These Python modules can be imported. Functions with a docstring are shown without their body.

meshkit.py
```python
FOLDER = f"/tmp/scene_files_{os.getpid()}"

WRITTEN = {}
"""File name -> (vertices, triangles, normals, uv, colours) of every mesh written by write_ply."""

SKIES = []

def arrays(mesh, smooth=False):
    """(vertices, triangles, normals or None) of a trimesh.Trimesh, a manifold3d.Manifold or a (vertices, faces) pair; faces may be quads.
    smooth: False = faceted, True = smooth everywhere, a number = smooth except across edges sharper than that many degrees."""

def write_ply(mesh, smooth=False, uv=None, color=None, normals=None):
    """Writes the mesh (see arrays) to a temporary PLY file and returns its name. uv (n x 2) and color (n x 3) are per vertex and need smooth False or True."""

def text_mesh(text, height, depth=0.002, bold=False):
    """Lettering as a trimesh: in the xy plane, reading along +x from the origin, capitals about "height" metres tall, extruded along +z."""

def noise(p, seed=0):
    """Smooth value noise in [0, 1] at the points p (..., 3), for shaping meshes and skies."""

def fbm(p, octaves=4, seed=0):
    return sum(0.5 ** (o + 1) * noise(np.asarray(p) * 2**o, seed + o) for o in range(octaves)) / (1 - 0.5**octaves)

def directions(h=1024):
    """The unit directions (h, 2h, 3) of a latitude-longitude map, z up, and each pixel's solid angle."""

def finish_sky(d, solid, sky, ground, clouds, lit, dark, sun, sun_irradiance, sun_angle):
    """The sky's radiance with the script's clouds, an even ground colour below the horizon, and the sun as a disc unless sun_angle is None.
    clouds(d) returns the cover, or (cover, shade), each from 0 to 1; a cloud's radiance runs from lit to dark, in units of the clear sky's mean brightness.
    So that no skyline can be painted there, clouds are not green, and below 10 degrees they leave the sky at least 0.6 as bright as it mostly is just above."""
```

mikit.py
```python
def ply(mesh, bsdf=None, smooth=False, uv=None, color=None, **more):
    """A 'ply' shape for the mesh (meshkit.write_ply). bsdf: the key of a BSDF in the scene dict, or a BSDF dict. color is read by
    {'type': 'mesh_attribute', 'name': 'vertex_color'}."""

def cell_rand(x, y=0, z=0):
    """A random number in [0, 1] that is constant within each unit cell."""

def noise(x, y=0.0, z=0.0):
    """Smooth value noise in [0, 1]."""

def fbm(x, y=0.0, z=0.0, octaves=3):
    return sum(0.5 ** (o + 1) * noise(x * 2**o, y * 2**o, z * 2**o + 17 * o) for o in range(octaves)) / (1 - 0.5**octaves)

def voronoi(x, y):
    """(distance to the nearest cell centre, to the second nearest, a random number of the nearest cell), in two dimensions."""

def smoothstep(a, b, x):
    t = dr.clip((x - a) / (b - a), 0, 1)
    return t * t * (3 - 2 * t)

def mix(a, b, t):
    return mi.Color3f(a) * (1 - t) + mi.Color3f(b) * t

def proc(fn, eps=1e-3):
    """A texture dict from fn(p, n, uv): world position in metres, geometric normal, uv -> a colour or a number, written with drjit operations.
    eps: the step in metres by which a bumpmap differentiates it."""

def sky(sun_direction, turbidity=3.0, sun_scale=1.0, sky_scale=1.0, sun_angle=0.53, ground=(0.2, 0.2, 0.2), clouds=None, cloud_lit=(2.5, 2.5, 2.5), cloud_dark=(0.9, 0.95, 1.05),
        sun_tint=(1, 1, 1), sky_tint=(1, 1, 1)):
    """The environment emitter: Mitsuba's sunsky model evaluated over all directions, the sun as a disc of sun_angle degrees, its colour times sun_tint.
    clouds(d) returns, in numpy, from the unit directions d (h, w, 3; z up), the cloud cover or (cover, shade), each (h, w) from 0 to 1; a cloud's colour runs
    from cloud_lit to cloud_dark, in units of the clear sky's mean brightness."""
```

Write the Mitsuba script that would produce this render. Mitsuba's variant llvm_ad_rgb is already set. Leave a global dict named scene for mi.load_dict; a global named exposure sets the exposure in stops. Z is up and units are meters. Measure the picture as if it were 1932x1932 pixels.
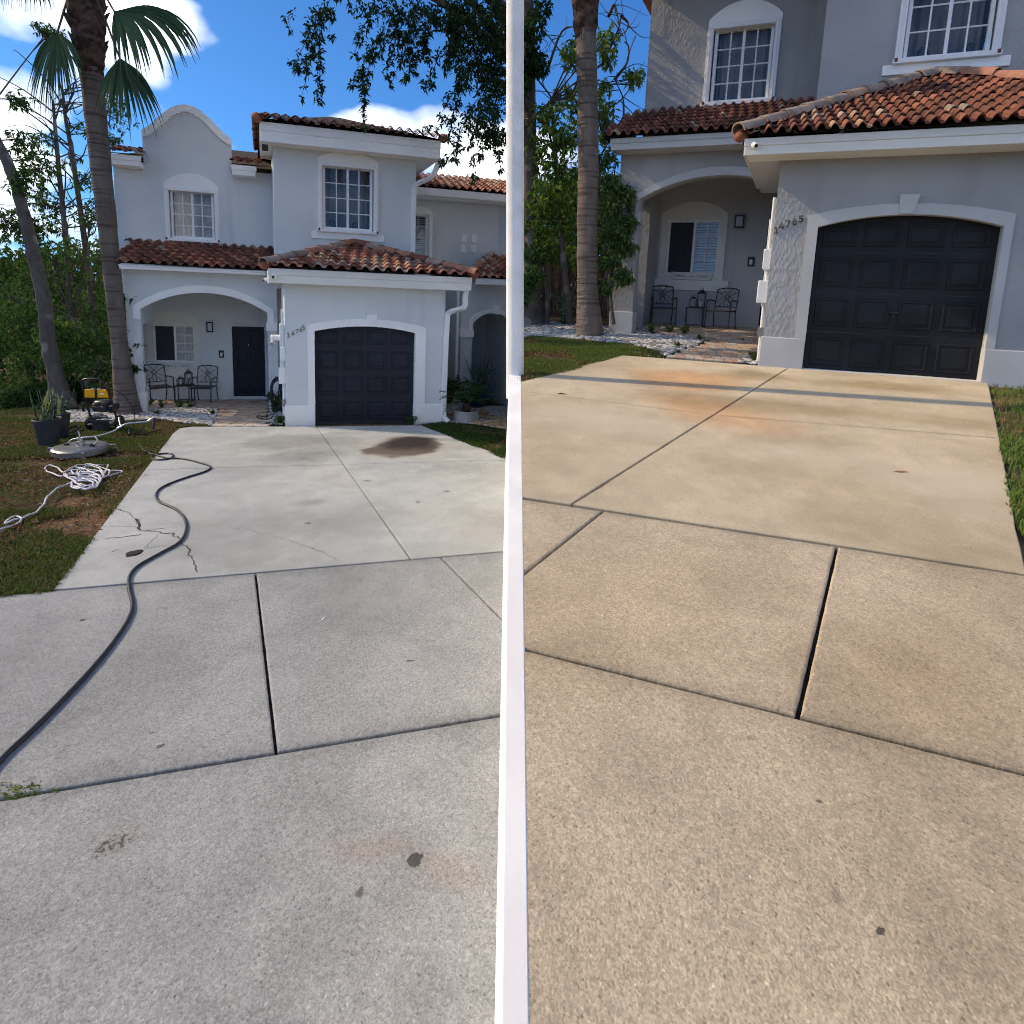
import math, random
import numpy as np, trimesh, drjit as dr, mitsuba as mi, mikit, meshkit
from mikit import proc, noise, fbm, voronoi, cell_rand, smoothstep, mix
from shapely.geometry import Polygon, LineString, Point, box as sbox
from shapely.ops import split, unary_union
from shapely import affinity
rng = np.random.default_rng(7)
random.seed(7)
PI = math.pi
scene, labels = {}, {}
# ------------------------------------------------------------------ camera, sky, exposure
EYE = np.array([0.0, 0.0, 1.83])
PITCH, ROLL, FOC, CY = 0.139117, -0.0399787, 1050.0, 707.14      # survey units: the picture is 1932 wide
_r = np.array([1.0, 0, 0]); FW = np.array([0, math.cos(PITCH), -math.sin(PITCH)]); _u = np.cross(_r, FW)
RT = _r * math.cos(ROLL) - _u * math.sin(ROLL); UP = _u * math.cos(ROLL) + _r * math.sin(ROLL)
T = mi.ScalarTransform4f
scene['camera'] = {'type': 'perspective', 'fov': 2 * math.degrees(math.atan(966 / FOC)), 'fov_axis': 'x',
                   'principal_point_offset_x': 0.0, 'principal_point_offset_y': (966 - CY) / 1932,
                   'near_clip': 0.05, 'far_clip': 3000.0,
                   'to_world': T().look_at(origin=EYE.tolist(), target=(EYE + FW).tolist(), up=UP.tolist())}
SUN = (-1.0, 0.22, 0.73)
exposure = 2.85


def _dir(px, py):
    d = RT * (px - 966) / FOC - UP * (py - CY) / FOC + FW
    return d / np.linalg.norm(d)


def clouds(d):
    az, el = np.arctan2(d[..., 0], d[..., 1]), np.arcsin(np.clip(d[..., 2], -1, 1))
    q = np.stack([az * 5, el * 9, 0 * az], -1)
    n = meshkit.fbm(q + 3.1, 6, seed=3)
    n2 = meshkit.fbm(q * 3.3 + 9.7, 4, seed=8)
    cov = np.clip((meshkit.fbm(q * .55 + 1.7, 4, 5) - .50) * 5.0, 0, 1) * np.clip(np.abs(az) * 2.2 - 1.9, 0, 1)  # unseen clouds outside the view, added to raise the ambient light
    for a, e, ra, re, k in ((-.77, .40, .13, .11, 1.05), (-.555, .375, .10, .075, 1.05), (-.84, .16, .22, .13, .95), (-.235, .235, .075, .045, 1.0), (-.06, .235, .12, .06, 1.05), (-1.2, .5, .3, .2, 1.0), (-1.5, .15, .5, .15, .9), (1.3, .25, .4, .1, .7)):
        r = np.sqrt(((az - a) / ra) ** 2 + ((el - e) / re) ** 2)
        cov = np.maximum(cov, np.clip((k - r) * 1.3 + (n - .5) * 3.4 + (n2 - .5) * 1.6, 0, 1))
    shade = np.clip((n2 - .42) * 1.6 + .12, 0, .55)
    return cov, shade


scene['sky'] = mikit.sky(SUN, turbidity=2.6, sun_scale=0.41, sky_scale=.70, sun_angle=0.6, clouds=clouds, cloud_lit=(8.2, 8.2, 8.1), cloud_dark=(4.8, 4.9, 5.0),  # cloud brightness pushed up to add ambient light on the walls
                         sun_tint=(1.0, .95, .86), sky_tint=(.285, .60, 1.0), ground=(.25, .24, .22))


def at(px, py, y):
    """The point at distance y in front of the observer that is seen in this direction."""
    d = _dir(px, py)
    return EYE + d * (y / d[1])


def hdir(px):
    d = _dir(px, 560 + .04 * (px - 966)); d[2] = 0
    return d / np.linalg.norm(d)


# ------------------------------------------------------------------ helpers
def number(key):
    if key not in scene and key not in labels:
        return key
    k = _next.get(key, 1)
    while f'{key}_{k:03d}' in scene or f'{key}_{k:03d}' in labels:
        k += 1
    _next[key] = k + 1
    return f'{key}_{k:03d}'


_next = {}


def thing(name, label, cat, group=None):
    k = number(name)
    labels[k] = {'label': label, 'category': cat}
    if group:
        labels[k]['group'] = group
    return k


def put(name, mesh, m, parent=None, smooth=False, label=None, kind=None, **kw):
    k = number(f'{parent}__{name}' if parent else name)
    scene[k] = mikit.ply(mesh, m, smooth, **kw)
    d = {}
    if label:
        d['label'] = label
    if kind:
        d['kind'] = kind
    if d:
        labels[k] = d
    return k


def solo(name, mesh, m, label, cat, smooth=False, group=None, kind=None, **kw):
    k = number(name)
    scene[k] = mikit.ply(mesh, m, smooth, **kw)
    labels[k] = {'label': label, 'category': cat}
    if group:
        labels[k]['group'] = group
    if kind:
        labels[k]['kind'] = kind
    return k


def struct(name, mesh, m, smooth=False, **kw):
    k = number(name)
    scene[k] = mikit.ply(mesh, m, smooth, **kw)
    labels[k] = {'kind': 'structure'}
    return k


def cat(ms):
    ms = [m for m in ms if m is not None]
    v, f, n = [], [], 0
    for m in ms:
        mv, mf = (m.vertices, m.faces) if hasattr(m, 'vertices') else m
        v.append(np.asarray(mv)); f.append(np.asarray(mf) + n); n += len(mv)
    return trimesh.Trimesh(np.vstack(v), np.vstack(f), process=False)


def quadmesh(g, closed=False):
    """A grid of points (rows, cols, 3) as a mesh."""
    r, c = g.shape[:2]
    i = np.arange(r * c).reshape(r, c)
    if closed:
        i = np.hstack([i, i[:, :1]])
    a, b, cc, d = i[:-1, :-1].ravel(), i[:-1, 1:].ravel(), i[1:, 1:].ravel(), i[1:, :-1].ravel()
    return trimesh.Trimesh(g.reshape(-1, 3), np.vstack([np.stack([a, b, cc], 1), np.stack([a, cc, d], 1)]), process=False)


def tube(pts, r, n=8, cap=True):
    """A tube along a polyline; r a number or one radius per point."""
    p = np.asarray(pts, float)
    r = np.broadcast_to(np.asarray(r, float), (len(p),))
    t = np.gradient(p, axis=0)
    t /= np.maximum(np.linalg.norm(t, axis=1, keepdims=True), 1e-9)
    a = np.cross(t[0], [0, 0, 1.0] if abs(t[0][2]) < .9 else [1.0, 0, 0])
    a /= np.linalg.norm(a)
    rings = []
    ang = np.arange(n) * 2 * PI / n
    for k in range(len(p)):
        a = a - t[k] * (a @ t[k]); a /= np.linalg.norm(a)
        b = np.cross(t[k], a)
        rings.append(p[k] + r[k] * (np.cos(ang)[:, None] * a + np.sin(ang)[:, None] * b))
    g = np.array(rings)
    m = quadmesh(g, True)
    if cap:
        v = np.vstack([m.vertices, p[:1], p[-1:]])
        i, k0, k1 = np.arange(n), len(v) - 2, len(v) - 1
        j = (i + 1) % n
        L = (len(p) - 1) * n
        f = np.vstack([m.faces, np.stack([i * 0 + k0, j, i], 1), np.stack([i * 0 + k1, i + L, j + L], 1)])
        m = trimesh.Trimesh(v, f, process=False)
    return m


def spline(pts, n=8):
    """Catmull-Rom through the points."""
    p = np.asarray(pts, float)
    p = np.vstack([2 * p[0] - p[1], p, 2 * p[-1] - p[-2]])
    t = np.linspace(0, 1, n, endpoint=False)[:, None]
    out = []
    for k in range(1, len(p) - 2):
        a, b, c, d = p[k - 1:k + 3]
        out.append(.5 * (2 * b + (c - a) * t + (2 * a - 5 * b + 4 * c - d) * t ** 2 + (3 * b - a - 3 * c + d) * t ** 3))
    return np.vstack(out + [p[-2:-1]])


def lathe(prof, n=32, centre=(0, 0, 0)):
    prof = np.asarray(prof, float)
    a = np.arange(n) * 2 * PI / n
    g = np.stack([prof[:, None, 0] * np.cos(a), prof[:, None, 0] * np.sin(a), np.repeat(prof[:, 1:2], n, 1)], -1)
    return quadmesh(g + np.asarray(centre), True)


def bx(x0, x1, y0, y1, z0, z1, b=0.0):
    """A box with chamfered edges."""
    if b <= 0:
        m = trimesh.creation.box((x1 - x0, y1 - y0, z1 - z0))
        m.apply_translation(((x0 + x1) / 2, (y0 + y1) / 2, (z0 + z1) / 2))
        return m
    b = min(b, (x1 - x0) * .45, (y1 - y0) * .45, (z1 - z0) * .45)
    pts = []
    for x, sx in ((x0, 1), (x1, -1)):
        for y, sy in ((y0, 1), (y1, -1)):
            for z, sz in ((z0, 1), (z1, -1)):
                pts += [(x + sx * b, y + sy * b, z), (x + sx * b, y, z + sz * b), (x, y + sy * b, z + sz * b)]
    return trimesh.convex.convex_hull(np.array(pts))


def hull(pts):
    return trimesh.convex.convex_hull(np.asarray(pts, float))


def xf(m, M):
    m = m.copy(); m.apply_transform(M); return m


def frame(o, x, y, z):
    M = np.eye(4); M[:3, 0], M[:3, 1], M[:3, 2], M[:3, 3] = x, y, z, o
    return M


def rz(a, o=(0, 0, 0)):
    c, s = math.cos(a), math.sin(a)
    return frame(o, (c, s, 0), (-s, c, 0), (0, 0, 1))


# ------------------------------------------------------------------ materials
def mat(key, color, rough=.6, bump=None, bscale=1.0, spec=.4, metallic=0.0, eps=1e-3, clearcoat=0.0):
    def c(v):
        return v if isinstance(v, dict) else {'type': 'rgb', 'value': list(v)}
    d = {'type': 'principled', 'base_color': c(color), 'roughness': rough, 'specular': spec, 'metallic': metallic}
    if clearcoat:
        d['clearcoat'] = clearcoat; d['clearcoat_gloss'] = .8
    if bump is not None:
        d = {'type': 'bumpmap', 'arbitrary': proc(bump, eps), 'scale': bscale, 'bsdf': d}
    scene[key] = {'type': 'twosided', 'bsdf': d}
    return key


def leafmat(key, tr=.35):
    scene[key] = {'type': 'principledthin', 'base_color': {'type': 'mesh_attribute', 'name': 'vertex_color'}, 'roughness': .55, 'diff_trans': 2 * tr, 'spec_trans': 0.0, 'eta': 1.4}
    return key


def vary(c0, c1, sc, oct_=3):
    return proc(lambda p, n, uv: mix(c0, c1, smoothstep(.3, .7, fbm(p.x * sc, p.y * sc, p.z * sc, oct_))))


def weathered(c0, c1):
    def f(p, n, uv):
        c = mix(c0, c1, smoothstep(.3, .7, fbm(p.x * .9, p.y * .9, p.z * .9, 3)))
        streak = noise((p.x + p.y * .3) * 9, (p.y - p.x * .3) * 9, p.z * .7) * noise((p.x + p.y * .3) * 2.2 + 5, (p.y - p.x * .3) * 2.2, p.z * .35)
        c *= 1 - .09 * smoothstep(.30, .62, streak)
        return c * (.955 + .09 * noise(p.x * 55, p.y * 55, p.z * 55))
    return proc(f)


def stucco_h(sx, sz):
    def f(p, n, uv):
        a = noise((p.x + p.y) * sx, (p.x - p.y) * sx, p.z * sz)
        b = noise((p.x + p.y) * sx * 2.3 + 9, (p.x - p.y) * sx * 2.3, p.z * sz * 2.6)
        return .7 * smoothstep(.35, .75, a) + .3 * b
    return f


mat('stucco', weathered((.585, .622, .632), (.64, .673, .683)), .85, stucco_h(22, 26), .004, spec=.2)
mat('stucco_rough', weathered((.305, .308, .312), (.36, .363, .367)), .8, stucco_h(30, 15), .007, spec=.3)  # darker copy of the stucco: dimmer right side put into the colour
mat('stucco_porch_lit', weathered((.40, .405, .41), (.46, .465, .47)), .8, stucco_h(30, 15), .005, spec=.3)  # right house stucco lightened: bounced light put into the wall colour
mat('trim', vary((.79, .795, .78), (.84, .845, .83), 1.3), .7, lambda p, n, uv: fbm(p.x * 40, p.y * 40, p.z * 40, 2), .003, spec=.3)
mat('trim_shaded', vary((.42, .425, .425), (.48, .485, .485), 1.3), .7, spec=.3)  # trim paint darkened: shade of the right house put into the colour
mat('trim_cream', vary((.66, .655, .60), (.72, .715, .66), 1.3), .6, spec=.3)
mat('white_metal', (.74, .75, .75), .4)
mat('white_plastic', (.78, .78, .77), .35)
mat('dark_door', vary((.010, .013, .022), (.014, .017, .029), 1.5), .55, spec=.3)
mat('dark_door_worn', vary((.010, .0115, .014), (.017, .0185, .022), 2.0), .6, spec=.25)
mat('black_metal', (.014, .014, .016), .4, spec=.5)
mat('black_rubber', vary((.012, .012, .014), (.03, .03, .03), 9), .6)
mat('dark_inside', (.03, .03, .035), .9)
mat('curtain', vary((.30, .29, .28), (.42, .41, .39), 2.5), .9)
mat('curtain_dark', vary((.10, .092, .085), (.20, .185, .17), 1.8), .9)
mat('blind', (.52, .55, .58), .6)
mat('screen', (.032, .035, .045), .8)
mat('soil', proc(lambda p, n, uv: mix(mix((.055, .042, .026), (.16, .10, .058), smoothstep(.35, .7, fbm(p.x * 2.2, p.y * 2.2, 0, 4))), (.045, .06, .018), smoothstep(.42, .62, fbm(p.x * 1.3 + 8, p.y * 1.3, 3, 3)) * .7)), .95,
    lambda p, n, uv: fbm(p.x * 45, p.y * 45, 0, 3), .02, spec=.1)
mat('joint_dirt', vary((.012, .011, .010), (.032, .030, .026), 30), .95)
mat('stone_white', vary((.13, .13, .13), (.47, .47, .47), 18), .75)
mat('stone_brown', vary((.22, .12, .06), (.52, .36, .22), 11), .7)
mat('terracotta_red', vary((.145, .052, .035), (.235, .092, .060), 7), .75, spec=.3)
mat('terracotta_orange', vary((.26, .115, .072), (.36, .175, .115), 7), .75, spec=.3)
mat('terracotta_grey', vary((.20, .155, .125), (.33, .26, .205), 8), .8, spec=.25)
mat('terracotta_dark', vary((.065, .032, .024), (.16, .062, .04), 7), .8, spec=.3)
mat('terracotta_tan', vary((.26, .16, .10), (.36, .24, .165), 8), .8, spec=.25)
mat('tile_under', (.03, .022, .018), .9)
mat('mortar_red', vary((.24, .085, .05), (.32, .125, .075), 9), .9)
mat('bark_palm', proc(lambda p, n, uv: mix(mix((.085, .068, .058), (.20, .17, .145), fbm(p.x * 9, p.y * 9, p.z * 2.2, 3)), (.05, .04, .036), smoothstep(.55, .8, noise(p.x * 2, p.y * 2, p.z * 26)) * .7)), .9,
    lambda p, n, uv: noise(p.x * 5, p.y * 5, p.z * 40 + 9 * noise(p.x * 1.5, p.y * 1.5, p.z * 1.1)) + .5 * noise(p.x * 60, p.y * 60, p.z * 9), .014, spec=.15)
mat('bark_boots', vary((.035, .023, .02), (.11, .07, .055), 12), .95, lambda p, n, uv: fbm(p.x * 30, p.y * 30, p.z * 18, 3), .03, spec=.1)
mat('bark_grey', proc(lambda p, n, uv: mix(mix((.055, .048, .045), (.15, .135, .125), fbm(p.x * 14, p.y * 14, p.z * 4, 3)), (.27, .255, .24), smoothstep(.62, .75, fbm(p.x * 4, p.y * 4, p.z * 3 + 7, 2)) * .6)), .95,
    lambda p, n, uv: fbm(p.x * 40, p.y * 40, p.z * 12, 3), .015, spec=.1)
mat('twig', (.075, .06, .05), .9)
leafmat('leaf', .3)
leafmat('grass_blade', .25)
mat('wood_fence', vary((.045, .028, .022), (.10, .062, .048), 6), .9, lambda p, n, uv: noise(p.x * 40, p.y * 40, p.z * 4), .004)
mat('planter', vary((.028, .031, .038), (.044, .047, .055), 4), .5)
mat('steel', proc(lambda p, n, uv: mix((.20, .20, .20), (.32, .32, .315), fbm(p.x * 9, p.y * 9, p.z * 9, 3))), .38, metallic=.75)
mat('chrome', (.42, .42, .43), .3, metallic=.9)
mat('yellow', (.85, .38, .006), .4)
mat('hose_white', (.50, .50, .56), .5)
mat('hose_black', (.010, .012, .020), .5, spec=.5)
mat('bowl_grey', vary((.36, .345, .32), (.46, .44, .41), 3), .8)
mat('lamp_glass', (.45, .47, .48), .3)
mat('sign_white', (.60, .60, .58), .7)
mat('kerb_white', vary((.70, .70, .69), (.80, .80, .79), 3), .8)
mat('candle', (.75, .72, .66), .5)
mat('petiole', (.10, .06, .03), .7)
mat('blue_bin', (.02, .03, .10), .4)
scene['glass'] = {'type': 'thindielectric', 'int_ior': 1.38}


def spots(p, items):
    """Union of soft-edged blotches: (x, y, rx, ry, turn, ragged, edge) in metres."""
    out = mi.Float(0)
    for x, y, rx, ry, a, rag, edge, k in items:
        c, s = math.cos(a), math.sin(a)
        dx, dy = p.x - x, p.y - y
        r = dr.sqrt(dr.square((dx * c + dy * s) / rx) + dr.square((dy * c - dx * s) / ry)) + (fbm(p.x * rag, p.y * rag, 5, 3) - .5) * (1.5 if rx < .06 else .9)
        out = dr.maximum(out, k * (1 - smoothstep(1 - edge, 1 + edge, r)))
    return out


# colours of the two concretes: L = weathered grey, R = washed tan
def speck(p, s):
    d, _, c = voronoi(p.x * s, p.y * s)
    return d, c


def conc(base0, base1, s_amount, extra=None, coarse=1.0):
    def f(p, n, uv):
        big = fbm(p.x * .8, p.y * .8, 2, 4)
        col = mix(base0, base1, smoothstep(.28, .72, big))
        mid = fbm(p.x * 7, p.y * 7, 4, 3)
        col *= .91 + .18 * mid
        col *= 1 - .09 * smoothstep(.46, .68, fbm(p.x * 2.6 + 40, p.y * 3.4, 9, 5)) + .06 * smoothstep(.50, .70, fbm(p.x * 6.1 + 4, p.y * 4.7 + 9, 12, 5))
        d, c = speck(p, 210 / coarse)
        col *= 1 + s_amount * (c - .5)
        d3, c3 = speck(p, 88 / coarse)
        col *= (1 + .55 * s_amount * (c3 - .5)) * (1 + .20 * s_amount * (fbm(p.x * 48, p.y * 48, 21, 3) - .5) * 2)
        d2, c2 = speck(p, 105 / coarse)
        col *= 1 - .35 * smoothstep(.93, .97, c2) * (1 - smoothstep(.2, .5, d2)) + .35 * smoothstep(.0, .06, .06 - c2) * (1 - smoothstep(.2, .5, d2))
        if extra is not None:
            col = extra(col, p)
        return dr.clip(col, 0, 1)
    return proc(f)


def conc_bump(k):
    def f(p, n, uv):
        return k * fbm(p.x * 190, p.y * 190, 0, 2) + .35 * fbm(p.x * 28, p.y * 28, 3, 2) + .6 * fbm(p.x * 5, p.y * 5, 3, 2)
    return f
# ------------------------------------------------------------------ the lie of the land: the left plot falls, the right plot rises
def unit(v):
    v = np.asarray(v, float); return v / np.linalg.norm(v)


uL, uR = hdir(5000), -hdir(-2000)
nL = np.cross(uL, _dir(470, 626)); nL /= nL[2]


def zL(x, y):
    return -nL[0] * x - nL[1] * y


def zR(x, y):
    return .342 + .024456 * x + .082168 * y


def gL(px, py):
    d = _dir(px, py); t = -(nL @ EYE) / (nL @ d)
    return EYE + d * t


nR = np.array([-.024456, -.082168, 1.0])


def gR(px, py):
    d = _dir(px, py); t = (.342 - nR @ EYE) / (nR @ d)
    return EYE + d * t


def xy(f, pts):
    return [tuple(f(*p)[:2]) for p in pts]


def line2(a, b, ext=6.0):
    a, b = np.array(a[:2]), np.array(b[:2]); d = unit(b - a)
    return LineString([a - d * ext, b + d * ext])


def slab(poly, zf, gap=.006, bev=.008, rag=.003, deep=.07, step=.07, lift=0.0):
    """A concrete slab: ragged, rounded edge, flat top on the surface zf."""
    poly = poly.buffer(-gap)
    if poly.is_empty:
        return None
    if poly.geom_type != 'Polygon':
        poly = max(poly.geoms, key=lambda g: g.area)
    ring = np.array(poly.exterior.segmentize(step).coords)[:-1]
    if Polygon(ring).exterior.is_ccw is False:
        ring = ring[::-1]
    e = np.roll(ring, -1, 0) - np.roll(ring, 1, 0)
    nin = np.stack([-e[:, 1], e[:, 0]], 1); nin /= np.maximum(np.linalg.norm(nin, axis=1, keepdims=True), 1e-9)
    q = np.column_stack([ring * 9, np.zeros(len(ring))])
    j = (meshkit.fbm(q * 1.7, 3, 4) - .42) * rag * 3
    j2 = np.clip(meshkit.fbm(q * .9 + 7, 3, 6) - .62, 0, 1) * rag * 9
    ring = ring + nin * (np.abs(j) + j2)[:, None]
    rows = []
    for ins, dz in ((0, -deep), (0, -bev), (bev * .35, -bev * .35), (bev * 1.1, 0)):
        r = ring + nin * ins
        rows.append(np.column_stack([r, zf(r[:, 0], r[:, 1]) + dz + lift]))
    sides = quadmesh(np.array(rows), True)
    top = Polygon(rows[-1][:, :2])
    if not top.is_valid:
        top = top.buffer(0)
        if top.geom_type != 'Polygon':
            top = max(top.geoms, key=lambda g: g.area)
    v, f = trimesh.creation.triangulate_polygon(top, engine='earcut')
    v3 = np.column_stack([v, zf(v[:, 0], v[:, 1]) + lift])
    return cat([sides, (v3, f)])


def sheet(poly, zf, dz, step=None):
    v, f = trimesh.creation.triangulate_polygon(poly, engine='earcut')
    return trimesh.Trimesh(np.column_stack([v, zf(v[:, 0], v[:, 1]) + dz]), f, process=False)


def pieces(poly, lines):
    out = [poly]
    for ln in lines:
        nxt = []
        for p in out:
            nxt += [g for g in split(p, ln).geoms if g.area > .01]
        out = nxt
    return out


# base terrain of both plots
def terrain(x, y, side):
    if side < 0:
        return zL(np.clip(x, -16, 0), np.clip(y, -4, 17)) - .035
    return zR(np.clip(x, 0, 16), np.clip(y, -4, 15)) - .035


for side in (-1, 1):
    xs = np.concatenate([[.052 * side, .08, .5, 1, 2, 4, 6, 8, 10, 12, 14, 16, 18, 25, 40, 80, 200, 600]]) * side
    ys = np.array([-400, -100, -30, -10, -4, -2, 0, 2, 4, 6, 8, 10, 12, 14, 16, 17, 18, 20, 26, 40, 80, 200, 800.0])
    X, Y = np.meshgrid(xs, ys, indexing='ij')
    g = np.stack([X, Y, terrain(X, Y, side)], -1)
    struct('ground', quadmesh(g), 'soil')

# ---- materials of the paving, with the stains the photograph shows (each stays where it is on the slab)
so = gL(770, 842); so2 = gL(752, 826); so3 = gL(768, 858); wk = gL(560, 840); r1 = gL(700, 838); r2 = gL(985, 1005)


def stain_L(col, p):
    oil = spots(p, [(so[0], so[1] - .1, .56, .88, .12, 1.7, .14, 1.0)])
    core = spots(p, [(so[0] - .02, so[1] + .22, .48, .60, .12, 2.6, .45, 1.0)])
    halo = spots(p, [(so[0], so[1] - .05, .78, 1.1, .1, 1.3, .35, 1.0), (gL(505, 845)[0], gL(505, 845)[1], .9, .9, .2, 1.3, .6, .55), (gL(610, 885)[0], gL(610, 885)[1], .3, 1.0, .5, 1.5, .6, .5), (r1[0], r1[1], .22, .12, 0, 5, .3, 1.3), (gL(790, 965)[0], gL(790, 965)[1], .22, .2, 0, 4, .6, .6), (gL(935, 985)[0], gL(935, 985)[1], .4, .5, 0, 3, .7, .55)])
    grey = spots(p, [(gL(560, 832)[0], gL(560, 832)[1], .75, .6, .2, 2.2, .5, .8), (gL(575, 858)[0], gL(575, 858)[1], .5, .5, .2, 3, .5, .6), (gL(640, 830)[0], gL(640, 830)[1], .4, .4, 0, 2, .6, .5), (gL(620, 990)[0], gL(620, 990)[1], .5, .35, 0, 2, .7, .35), (gL(588, 947)[0], gL(588, 947)[1], .16, .12, .3, 6, .6, .7), (gL(450, 1040)[0], gL(450, 1040)[1], .5, .3, 0, 2.4, .7, .35)])
    spot = spots(p, [(gL(155, 1169)[0], gL(155, 1169)[1], .022, .018, 0, 30, .12, 1.0), (gL(581, 987)[0], gL(581, 987)[1], .03, .02, 0, 30, .2, 1.0), (gL(789, 947)[0], gL(789, 947)[1], .03, .02, 0, 30, .2, 1.0), (gL(692, 907)[0], gL(692, 907)[1], .04, .03, 0, 20, .3, .8), (gL(843, 927)[0], gL(843, 927)[1], .03, .03, 0, 20, .3, .7), (gL(318, 917)[0], gL(318, 917)[1], .03, .025, 0, 20, .3, .8), (gL(276, 896)[0], gL(276, 896)[1], .03, .025, 0, 20, .3, .7)])
    col = mix(col, mi.Color3f(col) * mi.Color3f(1.03, .985, .90), halo * .7)
    col = mix(col, mi.Color3f(col) * mi.Color3f(.60, .60, .58), grey)
    col = mix(col, mi.Color3f(.092, .072, .058), oil * .92)
    col = mix(col, mi.Color3f(.028, .024, .024), core)
    return mix(col, mi.Color3f(.025, .024, .024), spot * .9)


def joint_grime(col, p, lines, wide=.05, k=.30):
    """Dirt washed into the slabs' edges along the joints."""
    for a, b in lines:
        d = unit(np.array(b[:2]) - np.array(a[:2]))
        dist = dr.abs((p.x - a[0]) * -d[1] + (p.y - a[1]) * d[0])
        w = wide * (.35 + 1.6 * fbm(p.x * 6, p.y * 6, 7, 3))
        col = mi.Color3f(col) * (1 - k * dr.exp(-dist / w))
    return col


JL = [(gL(98, 1114), gL(963, 1039)), (gL(75, 1495), gL(951, 1348))]
JR = [(gR(985, 940), gR(1580, 1030)), (gR(985, 1222), gR(1900, 1450))]


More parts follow.
